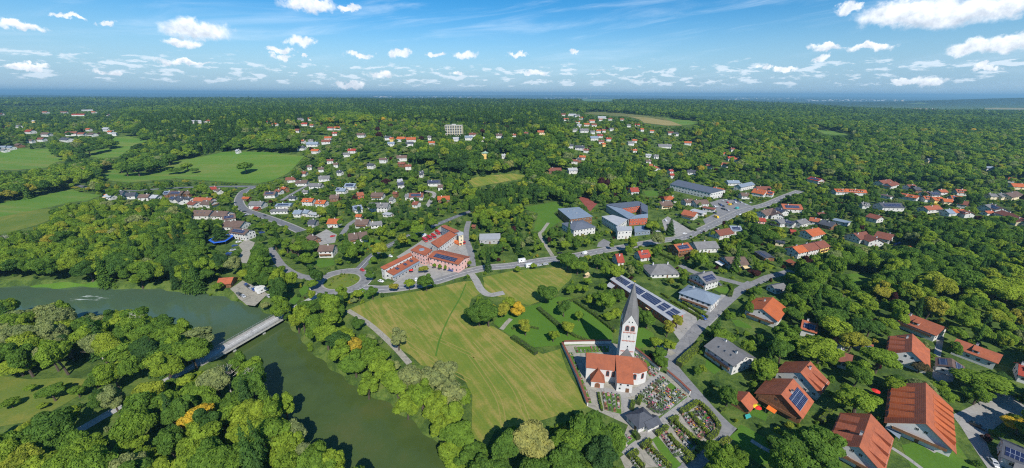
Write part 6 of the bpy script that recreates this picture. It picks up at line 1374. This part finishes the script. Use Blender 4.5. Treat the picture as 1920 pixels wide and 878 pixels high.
for y0, y1, s, big in bands:
    X, Y = cells(y0, y1, s); n = len(X); Z = ground(X, Y); rd = river_d(X, Y); PX, PY = proj(X, Y, Z)
    vil = np.zeros(n, bool)
    for p in VILL: vil |= inpoly(p, PX, PY)
    u = rg.random(n); size = np.where(vil, rg.uniform(.36, .74, n) / big ** .6, np.clip(rg.normal(1.0 + .06 * (y1 < 400), .18, n), .55, 1.4)) * big
    height = np.where(vil, rg.uniform(.42, .72, n), np.clip(rg.normal(1.02 + .05 * (y1 < 400), .16, n), .6, 1.4)) * (1 + (big - 1) * np.where(vil, 0.0, .42))
    se = inpoly(VILL[2], PX, PY); size = np.where(se, rg.uniform(.5, 1.05, n), size); height = np.where(se, rg.uniform(.5, .95, n), height)
    big_v = vil & (rg.random(n) < .14); size = np.where(big_v, rg.uniform(.8, 1.15, n), size); height = np.where(big_v, rg.uniform(.8, 1.1, n), height)
    con = rg.random(n) < np.where(vil, .13, .07)
    for p in DARKSPR: con |= inpoly(p, PX, PY) & (rg.random(n) < .62)
    if y0 >= 1900: con |= rg.random(n) < .28
    # tint: clustered by noise
    t0 = .335 + .12 * np.sin(X / 37 + 1.3) * np.cos(Y / 29) + .13 * np.sin(X / 160 + .5 + Y / 310) * np.cos(Y / 210 - X / 400) + rg.normal(0, .14, n); t0 = np.where(rg.random(n) < .12, rg.uniform(.54, .68, n), t0); t0 = np.clip(t0, .02, .72)
    t0 = np.where(rg.random(n) < .0012, rg.uniform(.76, .79, n), t0); t0 = np.where(rg.random(n) < .05, rg.uniform(.85, .94, n), t0); t0 = np.where(vil & (rg.random(n) < .03), 1.0, t0)
    for p in WILLOW: t0 = np.where(inpoly(p, PX, PY) & (rg.random(n) < .34), rg.uniform(.85, .94, n), t0)
    if y0 >= 1100: t0 = np.where(t0 > .74, .4, t0 * .8)
    t0 = np.where(con, np.clip(rg.normal(.12, .09, n), 0, .34), t0)
    keep = (rd > 1.0) & (PX > -70) & (PX < 1990) & (PY < 960) & np.where(vil, rg.random(n) < .80, rg.random(n) < .97)
    # plains beyond the plateau: only scattered woods
    q = X / np.maximum(Y, 50)
    keep &= ~((Y > 4300 - 2000 * sm(.45, 1.0, q) + 500))
    # crown must not stand in front of what the photo shows clear
    H = np.where(con, 19.5 * height, 14.3 * height); Wd = np.where(con, 3.0 * size, 5.7 * size)
    bad = np.zeros(n, bool); lax = (rg.random(n) < np.where(Y > 640, .06, .07)) & (Y > 240)
    for fx, fz in ((0, .98), (0, .6), (-.75, .62), (.75, .62), (-.5, .88), (.5, .88), (0, .3), (-.4, .38), (.4, .38), (0, 0.03)):
        ax, ay = proj(X + fx * Wd, Y, Z + fz * H); ix = np.clip((ax / 2 + 40).astype(int), 0, GW + 79); iy = np.clip((ay / 2).astype(int), 0, GH + 39); v = pm[iy, ix]
        v = np.where(ay < 0, -1, v); bad |= (v > Y) & ~(lax & (v < 9e8))
    # try again as a smaller tree or shrub
    retry = bad & keep & (Y < 900); keep &= ~bad
    kd = np.where(con, 1, 0)
    for frac in (.5, .24):
        bad2 = np.zeros(n, bool)
        for fx, fz in ((0, 1.0), (-.7, .6), (.7, .6), (0, .4), (0, .03)):
            ax, ay = proj(X + fx * 5.7 * size * frac, Y, Z + fz * 14.3 * height * frac); ix = np.clip((ax / 2 + 40).astype(int), 0, GW + 79); iy = np.clip((ay / 2).astype(int), 0, GH + 39); v = np.where(ay < 0, -1, pm[iy, ix]); bad2 |= v > Y
        ok = retry & ~bad2; retry &= ~ok; keep |= ok
        size = np.where(ok, size * frac, size); height = np.where(ok, height * frac, height); kd = np.where(ok, 0 if frac > .3 else 2, kd)
    # not on roofs, not on roads
    for i in range(0, len(HB)):
        hx, hy, hr = HB[i]
        if y0 - 60 < hy < y1 + 60: keep &= np.hypot(X - hx, Y - hy) > hr * .9 + 2.6 * size
    for line, w in ROADS:
        for a, b in zip(line[:-1], line[1:]):
            if not (y0 - 30 < a.y < y1 + 30): continue
            ex, ey = b.x - a.x, b.y - a.y; t = np.clip(((X - a.x) * ex + (Y - a.y) * ey) / (ex * ex + ey * ey + 1e-9), 0, 1); keep &= np.hypot(X - a.x - t * ex, Y - a.y - t * ey) > w + .8
    k = keep; AX.append(X[k]); AY.append(Y[k]); AC.append(size[k]); AH.append(height[k]); AT.append(t0[k]); AKd.append(kd[k])
AX, AY, AC, AH, AT, AKd = map(np.concatenate, (AX, AY, AC, AH, AT, AKd))
# trees picked out one by one: foot in the photo, crown width, height, tint
MAN = [(643,571,11,11,.5),(675,564,7,8,.6),(700,562,8,8.5,.3),(736,549,6,7,.72),(768,544,7,8,.62),(800,546,12.5,12.5,.3),(795,513,7,6,.70),(814,505,3,5,.5),(825,507,3,5,.5),(835,509.5,3.2,5,.5),(881,503,4,7,.6),
 (899,611,15,14,.24),(916,612,14,14,.28),(906,598,12,12,.3),(940,595,8.5,9,.70),(954,582,8,9,.64),(1023,567,13,12,.26),(971,591,9,9,.78),(985,629,9.5,9.5,.68),(1037,641,7.5,7.5,.6),(1064,630,8,8,.66),(1057,594,9.5,9,.22),(1085,602,6,6,.5),
 (1139,572,9.5,9,.26),(1160,567,9,9,.3),(1153,599,7.5,7.5,.64),(1212,616,10.5,10,.32),(1249,632,9,9,.70),(1250,660,8.5,8,.64),(1228,653,7,6.5,.6),(1268,616,7,7,.70),(1240,690,7,6,.34),(1120,568,8,8,.3),
 (1064,507,15,14,.3),(1082,515,11,11,.42),(1093,512,9,9,.5),(1119,505,11,11,.3),(1133,507,9,9,.4),(1100,537,6,6,.5),(1072,549,5,6,.25),(1083,552,6,7,.5),(1097,553,6,7,.55),(1128,545,6,6,.4),(1000,505,5,5,.6),(969,511,5,5,.55),
 (748,657,11,12,.87),(1110,852,19,15,.3),(1060,862,14,13,.42),(1140,862,13,12,.36),(463,326,26,18,.36),(412,372,1,1,.3),(122,300,27,20,.2),(170,292,24,19,.22),(192,287,22,18,.3),(212,280,22,18,.42),(185,281,20,18,.2),(240,331,24,20,.3),(262,331,25,20,.24),(284,327,24,20,.34),(302,321,24,20,.22),(319,311,22,19,.3),(150,296,24,19,.2),(229,325,20,17,.5),(254,322,24,20,.4),(280,315,24,20,.3),
 (353,322,19,14,.56),(339,326,16,10,.3),(325,327,15,9,.35),(367,325,12,8,.3),(1129,362,17,20,1.0),(1255,440,8,16,.06),(1222,440,12,14,.62),(1213,436,9,13,.12),(1145,468,6,7,.5),(1186,465,9,10,.55),(1175,480,7,9,.5),(1270,472,9,10,.2),(905,330,9,18,.04),(1400,425,16,15,.66),(1420,452,19,17,.22),(1437,462,15,15,.3),(1450,455,14,14,.66),(1385,460,14,13,.3),(1378,470,12,11,.66),
 (1410,520,9,6,1.0),(1548,512,9,9,.98),(1532,690,17,15,.6),(1560,640,16,14,.62),(1590,660,12,12,.7),(1540,615,14,13,.3),(1470,660,13,12,.4),(1455,640,11,11,.36),(1600,780,18,14,.55),(1640,700,14,12,.5),(1820,735,20,10,.48),(1905,815,9,7,.78),(1898,805,7,7,.66),(1670,740,9,8,.6),(1720,700,7,6,.98),
 (1640,560,14,13,.62),(1615,590,15,13,.6),(1700,540,20,17,.3),(1745,560,19,17,.66),(1800,560,22,18,.3),(1850,575,23,18,.64),(1880,540,20,17,.62),(1790,505,20,17,.55),(1690,500,18,17,.22),(1580,555,16,14,.3),(1520,560,13,12,.24),(1500,580,12,12,.3),(1560,590,14,13,.3),
 (415,455,12,16,.06),(400,440,11,15,.1),(345,468,13,14,.72),(360,475,12,13,.6),(582,478,12,13,.3),(560,480,11,12,.5),(540,475,11,12,.42),(520,470,11,12,.3),(105,752,9,7,.34),(150,745,7,6,.4),(60,735,4,3.4,.5),(185,727,9,8,.3),(25,765,6,4.5,.45),(130,728,3,2.6,.5),(85,765,3.4,2.6,.6),(690,738,12,13,.5),(722,722,13,14,.55),(748,748,13,14,.52),(775,736,13,15,.87),(764,775,12,13,.56),(793,768,13,14,.5),(818,795,13,14,.6),(806,742,12,14,.88),(838,778,13,14,.86),(852,806,12,13,.55),(832,820,12,13,.6),(862,846,12,12,.4),(856,874,13,12,.55),(882,872,11,11,.3),(848,748,11,13,.89),(866,770,10,12,.5),(705,698,12,13,.45),(668,704,12,13,.36),(640,684,13,14,.5),(652,652,12,14,.6),(616,655,13,14,.55),(602,628,13,14,.4),(582,604,12,13,.3),(626,622,13,14,.52),(672,668,9,11,.76),(835,722,11,13,.87),
 (1500,860,17,13,.3),(1540,870,16,13,.34),(1470,880,14,12,.26)]
man = []
for px, py, w, h, t in MAN:
    if w < 2: continue
    p = at(px, py); kd = 1 if (t < .13 and h > 12) else 0
    man.append((p.x, p.y, w / (6.4 if kd else 11.4), h / (19.5 if kd else 14.3), t, kd))
MX = np.array([m_[0] for m_ in man]); MY = np.array([m_[1] for m_ in man]); MR = np.array([m_[2] * (3.2 if m_[5] else 5.7) for m_ in man])
keep = np.ones(len(AX), bool)
for x, y, r in zip(MX, MY, MR): keep &= np.hypot(AX - x, AY - y) > r * .85
AX, AY, AC, AH, AT, AKd = [np.concatenate([a[keep], np.array([m_[i] for m_ in man])]) for i, a in enumerate((AX, AY, AC, AH, AT, AKd))]
isman = np.arange(len(AX)) >= keep.sum()
# undergrowth shrubs along wood edges and in gardens
SX, SY = cells(84, 520, 5.2); Z = ground(SX, SY); PX, PY = proj(SX, SY, Z); n = len(SX); rd = river_d(SX, SY)
vil = np.zeros(n, bool)
for p in VILL[:4] + VILL[6:]: vil |= inpoly(p, PX, PY)
k = (rd > .2) & (rg.random(n) < np.where(vil, .42, .16)) & (PX > -20) & (PX < 1940) & (PY < 900)
for fz, fx in ((0.05, 0), (.9, 0), (.5, .8), (.5, -.8)):
    ax, ay = proj(SX + fx * 1.6, SY, Z + fz * 2.2); k &= ~(pm[np.clip((ay / 2).astype(int), 0, GH + 39), np.clip((ax / 2 + 40).astype(int), 0, GW + 79)] > SY)
for hx, hy, hr in HB: k &= np.hypot(SX - hx, SY - hy) > hr * .85 + 1.2
for line, w in ROADS:
    for a, b in zip(line[:-1], line[1:]):
        ex, ey = b.x - a.x, b.y - a.y; t = np.clip(((SX - a.x) * ex + (SY - a.y) * ey) / (ex * ex + ey * ey + 1e-9), 0, 1); k &= np.hypot(SX - a.x - t * ex, SY - a.y - t * ey) > w + .8
SX, SY = SX[k], SY[k]; n = len(SX)
AX = np.concatenate([AX, SX]); AY = np.concatenate([AY, SY]); sc_ = rg.uniform(.22, .42, n); AC = np.concatenate([AC, sc_]); AH = np.concatenate([AH, sc_ * rg.uniform(.5, .7, n)]); st = np.clip(rg.normal(.42, .2, n), .05, .74); st = np.where(rg.random(n) < .05, 1.0, st)
AT = np.concatenate([AT, st]); AKd = np.concatenate([AKd, np.full(n, 2)]); isman = np.concatenate([isman, np.zeros(n, bool)])
# the roundabout's planting
for i in range(26):
    r, t = 10.2 * math.sqrt(random.random()), random.uniform(0, 6.28); AX = np.append(AX, RC.x + r * math.cos(t)); AY = np.append(AY, RC.y + r * math.sin(t)); AC = np.append(AC, random.uniform(.12, .24)); AH = np.append(AH, random.uniform(.08, .15)); AT = np.append(AT, random.choice([.3, .5, .64, .9, .74])); AKd = np.append(AKd, 2); isman = np.append(isman, True)
AZ = ground(AX, AY); nT = len(AX); YAW = rg.uniform(0, 6.28, nT)
AZ = np.where(np.hypot(AX - RC.x, AY - RC.y) < 11, .3, AZ)
PX, PY = proj(AX, AY, AZ + 8 * AH); inframe = (PX > -15) & (PX < 1935) & (PY < 895)
show = (AC * np.where(AKd == 2, 4.0, 11)) / np.maximum(AY, 60)
NIND = {0: 292, 1: 130, 2: 220}
ind = np.zeros(nT, bool)
for kd, N in NIND.items():
    c_ = np.where((AKd == kd) & inframe)[0]; o_ = c_[np.argsort(-(show[c_] + isman[c_] * .03))][:N]; ind[o_] = True
rt_ = random.Random(9)
def tword(t): return 'dark green' if t < .24 else 'green' if t < .46 else 'fresh green' if t < .57 else 'yellow-green' if t < .70 else 'olive brown' if t < .76 else 'golden yellow' if t < .83 else 'grey-green' if t < .96 else 'dark purple'
for i in np.where(ind)[0]:
    kd = int(AKd[i]); x, y, z, c_, h_, t, yw = float(AX[i]), float(AY[i]), float(AZ[i]), float(AC[i]), float(AH[i]), float(AT[i]), float(YAW[i])
    nm = ('broadleaf_tree', 'conifer_tree', 'shrub')[kd]; r = thing(nm, (x, y, z), yw); r.rotation_euler = (rt_.gauss(0, .06), rt_.gauss(0, .06), yw) if kd == 0 else (0, 0, yw); r.scale = (c_, c_, h_) if kd < 2 else (c_ * 2.6, c_ * 2.6, h_ * 4.6)
    near = y < 330
    me = (B0[i % 9] if near else B1[i % 5]) if kd == 0 else (S0[i % 3] if y < 420 else S1[i % 2]) if kd == 1 else H0[i % 4]
    o = link('crown' if kd < 2 else 'foliage', me, r); o['tint'] = t
    if kd < 2: link('trunk', T0[i % 4] if kd == 0 else TS0, r)
    sz = '' if kd == 2 else ('small ' if c_ < .55 else 'tall ' if h_ > 1.08 else 'broad ' if c_ > 1.15 else '')
    reg(r, f"{sz}{tword(t)} {('broadleaf tree', 'conifer', 'leafy shrub')[kd]}", ('tree', 'conifer', 'shrub')[kd], ('broadleaf trees', 'conifers', 'shrubs')[kd], x, y)
def scatter(name, label, cat, idx, sources, zmul):
    """the many other trees of a kind as one mass: real instances of the same crowns"""
    me = bpy.data.meshes.new(name); n = len(idx); me.vertices.add(n); me.vertices.foreach_set('co', np.stack([AX[idx], AY[idx], AZ[idx]], 1).ravel())
    for an, ty, val in (('yaw', 'FLOAT', YAW[idx]), ('tx', 'FLOAT', rg.normal(0, .06, len(idx))), ('ty', 'FLOAT', rg.normal(0, .06, len(idx))), ('tint', 'FLOAT', AT[idx]), ('cs', 'FLOAT', AC[idx] * zmul[0]), ('hs', 'FLOAT', AH[idx] * zmul[1]), ('var', 'INT', idx % len(sources))):
        a = me.attributes.new(an, ty, 'POINT'); a.data.foreach_set('value', np.asarray(val, np.float32 if ty == 'FLOAT' else np.int32))
    o = link(name, me); o['kind'] = 'stuff'; tag(o, label, cat)
    ng = bpy.data.node_groups.new(name, 'GeometryNodeTree'); ng.interface.new_socket('Geometry', in_out='INPUT', socket_type='NodeSocketGeometry'); ng.interface.new_socket('Geometry', in_out='OUTPUT', socket_type='NodeSocketGeometry')
    N, Lk = ng.nodes, ng.links; gi, go = N.new('NodeGroupInput'), N.new('NodeGroupOutput'); iop = N.new('GeometryNodeInstanceOnPoints'); m2p = N.new('GeometryNodeMeshToPoints'); Lk.new(gi.outputs[0], m2p.inputs[0]); Lk.new(m2p.outputs[0], iop.inputs['Points'])
    g2i = N.new('GeometryNodeGeometryToInstance')
    for s in reversed(sources):
        oi = N.new('GeometryNodeObjectInfo'); oi.inputs[0].default_value = s; oi.transform_space = 'ORIGINAL'; Lk.new(oi.outputs['Geometry'], g2i.inputs[0])
    Lk.new(g2i.outputs[0], iop.inputs['Instance']); iop.inputs['Pick Instance'].default_value = True
    def at_(nm, ty='FLOAT'):
        a = N.new('GeometryNodeInputNamedAttribute'); a.data_type = ty; a.inputs[0].default_value = nm; return a.outputs[0]
    Lk.new(at_('var', 'INT'), iop.inputs['Instance Index']); cx = N.new('ShaderNodeCombineXYZ'); Lk.new(at_('yaw'), cx.inputs[2]); Lk.new(at_('tx'), cx.inputs[0]); Lk.new(at_('ty'), cx.inputs[1]); Lk.new(cx.outputs[0], iop.inputs['Rotation'])
    c2 = N.new('ShaderNodeCombineXYZ'); a = at_('cs'); Lk.new(a, c2.inputs[0]); Lk.new(a, c2.inputs[1]); Lk.new(at_('hs'), c2.inputs[2]); Lk.new(c2.outputs[0], iop.inputs['Scale']); Lk.new(iop.outputs[0], go.inputs[0])
    md = o.modifiers.new('scatter', 'NODES'); md.node_group = ng; return o
def src(meshes):
    r = []
    for me in meshes:
        for o in COL.objects:
            if o.data == me: r.append(o); break
    return r
rest = ~ind; idx = np.arange(nT)
def mass(name, label, cat, kd, y0, y1, meshes, zmul=(1, 1)):
    k = idx[rest & (AKd == kd) & (AY >= y0) & (AY < y1)]; s = src(meshes)
    if len(k) and s: print(name, len(k), len(s)); scatter(name, label, cat, k, s, zmul)
mass('broadleaf_woods', 'wide mixed green broadleaf woods filling the valley floor and gardens', 'woods', 0, 0, 420, B0)
mass('hillside_woods', 'broadleaf woods covering the slopes and the far plateau', 'woods', 0, 420, 9e9, B1)
mass('conifer_woods', 'dark spruce woods and single conifers among the far trees', 'woods', 1, 0, 9e9, S1)
mass('shrubbery', 'low green undergrowth and garden shrubs between the trees', 'shrubbery', 2, 0, 9e9, H0, (2.6, 4.6))
# bleached dead trees standing in the left wood
def dead(px, py, h, label):
    p = at(px, py); rnd = random.Random(int(px)); o = thing('dead_tree', p); tag(o, label, 'dead tree'); mb = MB(); mb.tube([(0, 0, -.4), (.2, .1, h * .5), (.5, .1, h)], [.32, .2, .05], 6); mb.build('trunk', M['deadwood'], o); mb = MB()
    for k in range(22):
        z = h * rnd.uniform(.3, .95); t = rnd.uniform(0, 6.28); l = (h - z) * .55 + 1.2; a = Vector((.3 * z / h, .1, z)); b = a + Vector((math.cos(t) * l, math.sin(t) * l, l * .6)); mb.tube([a, (a + b) / 2 + Vector((0, 0, -.15)), b], [.10, .07, .025], 4)
        for j in range(3): c_ = a.lerp(b, rnd.uniform(.4, .9)); mb.tube([c_, c_ + Vector((rnd.uniform(-1.2, 1.2), rnd.uniform(-1.2, 1.2), rnd.uniform(.4, 1.5)))], [.045, .015], 4)
    mb.build('branches', M['deadwood'], o)
for x, y, h, lb in ((600,296,17,'tall bleached dead tree rising above the left wood beside the river'),(430,375,13,'wide grey dead tree with tangled branches in the left wood'),(960,520,16,'grey dead tree beside the bridge road'),(1060,545,16,'pale dead tree at the near end of the bridge')): dead(x / 2.206, 480 + (y + 60) / 2.206, h, lb)
dead(20, 470, 13, 'bleached dead tree at the left edge of the far wood')
# ------------------------------------------------------------------ far plain: towns, wind turbines
mb = MB(); rt = random.Random(3)
def town(px0, px1, py0, py1, n, size, mats):
    for i in range(n):
        px, py = rt.uniform(px0, px1), rt.uniform(py0, py1); p = at(px, py); w, d, h = rt.uniform(.5, 1.4) * size, rt.uniform(.4, .9) * size, rt.uniform(.2, .4) * size; mi = rt.choice(mats)
        mb.box(p.x - w, p.x + w, p.y - d, p.y + d, p.z - 10, p.z + h, 0 if mi != 2 else 3); mb.slab([(p.x - w, p.y - d, p.z + h + .1), (p.x + w, p.y - d, p.z + h + .1), (p.x + w, p.y + d, p.z + h * 1.25), (p.x - w, p.y + d, p.z + h * 1.25)], .1, mi)
town(1510, 1660, 186.5, 190, 60, 26, [1, 1, 0]); town(1676, 1760, 204, 208, 60, 11, [2, 2, 2, 1]); town(1825, 1935, 207, 213, 70, 10, [2, 2, 1]); town(700, 740, 180.5, 183, 22, 30, [2, 0, 1]); town(1020, 1120, 182, 186, 40, 20, [2, 1, 0]); town(1350, 1500, 183, 187, 50, 24, [1, 0, 2]); town(760, 900, 181, 183, 30, 26, [1, 0, 2]); town(1675, 1695, 187, 190, 14, 22, [2, 2, 1])
o = mb.build('distant_town', [M['white'], M['palegrey'], M['terracotta'], M['cream']]); o['kind'] = 'stuff'; tag(o, 'white and red roofed towns scattered over the far plain', 'town')
for px, py, lb in ((1034, 180.5, 'left of two white wind turbines on the horizon'), (1107, 183, 'right of two white wind turbines on the horizon')):
    p = at(px, py); k = p.y / FPX * 9.0 / 100; o = thing('wind_turbine', p); tag(o, lb, 'wind turbine'); Ht = 100 * k * .9; mb = MB(); mb.tube([(0, 0, -5), (0, 0, Ht)], [4.0 * k * .6, 2.0 * k * .6], 8); mb.build('tower', M['white'], o)
    mb = MB(); mb.box(-3 * k, 3 * k, -6 * k, 5 * k, Ht - 2 * k, Ht + 4 * k); nb = mb.build('nacelle', M['white'], o)
    for j in range(3):
        a = .4 + j * 2.094; mb = MB(); mb.tube([(0, -7 * k, Ht), (math.sin(a) * 25 * k, -7 * k, Ht + math.cos(a) * 25 * k), (math.sin(a) * 55 * k, -7 * k, Ht + math.cos(a) * 55 * k)], [1.8 * k, 2.2 * k, .4 * k], 5); mb.build('blade', M['white'], o)

# ------------------------------------------------------------------ labels: what it is, then where it stands (nearest landmark, order of distance from it)
ORD = ['nearest', 'second nearest', 'third nearest', 'fourth nearest', 'fifth nearest', 'sixth nearest', 'seventh nearest', 'eighth nearest', 'ninth nearest', 'tenth nearest', 'eleventh nearest', 'twelfth nearest', 'thirteenth nearest', 'fourteenth nearest', 'fifteenth nearest']
for i in range(16, 60): ORD.append(f'{i}th nearest' if i % 10 not in (1, 2, 3) or i in (11, 12, 13) else f"{i}{ {1: 'st', 2: 'nd', 3: 'rd'}[i % 10]} nearest")
# a few houses join the landmarks
hs_ = [r for r in REG if r[0].get('category') == 'house' and r[3] < 520]
pick = [r for r in hs_ if sum(1 for q in hs_ if q[1] == r[1]) == 1][:26]
for r in pick: ANCH.append(('the ' + r[1], r[2], r[3])); 
for o, ph, x, y in pick: o['label'] = 'the only ' + ph + ' in the near village' if len(ph.split()) < 10 else ph
REG = [r for r in REG if r[0].get('label') is None]
buckets = {}
for o, ph, x, y in REG:
    far = 1.0
    c_ = sorted(((math.hypot(x - ax, (y - ay)), nm) for nm, ax, ay in ANCH if nm.replace('the ', '', 1) != ph))[0]
    buckets.setdefault((ph, c_[1]), []).append((c_[0], o))
for (ph, nm), L_ in buckets.items():
    L_.sort(key=lambda t: t[0])
    for i, (d, o) in enumerate(L_):
        lab = f"{ph}, {ORD[min(i, len(ORD) - 1)]} {'one ' if 0 else ''}to {nm}"
        w = lab.split()
        if len(w) > 16: lab = ' '.join(lab.replace(' with ', ' + ').split()) if 0 else lab.replace('the ', '')
        if len(lab.split()) > 16: lab = lab.replace(' bed and', ' and').replace(' behind car park', '')
        o['label'] = ' '.join(lab.split()[:16])

# ------------------------------------------------------------------ the air: even haze from below the ground to above the eye
mt = bpy.data.materials.new('haze'); mt.use_nodes = True; t = NT(mt.node_tree); t.n.remove(t.n['Principled BSDF'])
pv = t.node('ShaderNodeVolumePrincipled'); pv.inputs['Color'].default_value = (0.40, 0.76, 1.0, 1); pv.inputs['Density'].default_value = HAZE; pv.inputs['Anisotropy'].default_value = 0.2
t.l.new(pv.outputs[0], t.n['Material Output'].inputs['Volume'])
mb = MB(); mb.box(-43000, 43000, -2600, 30800, -60, 200); o = mb.build('haze', mt); o['kind'] = 'stuff'; o['label'] = 'thin blue haze over the far plain'; o['category'] = 'haze'
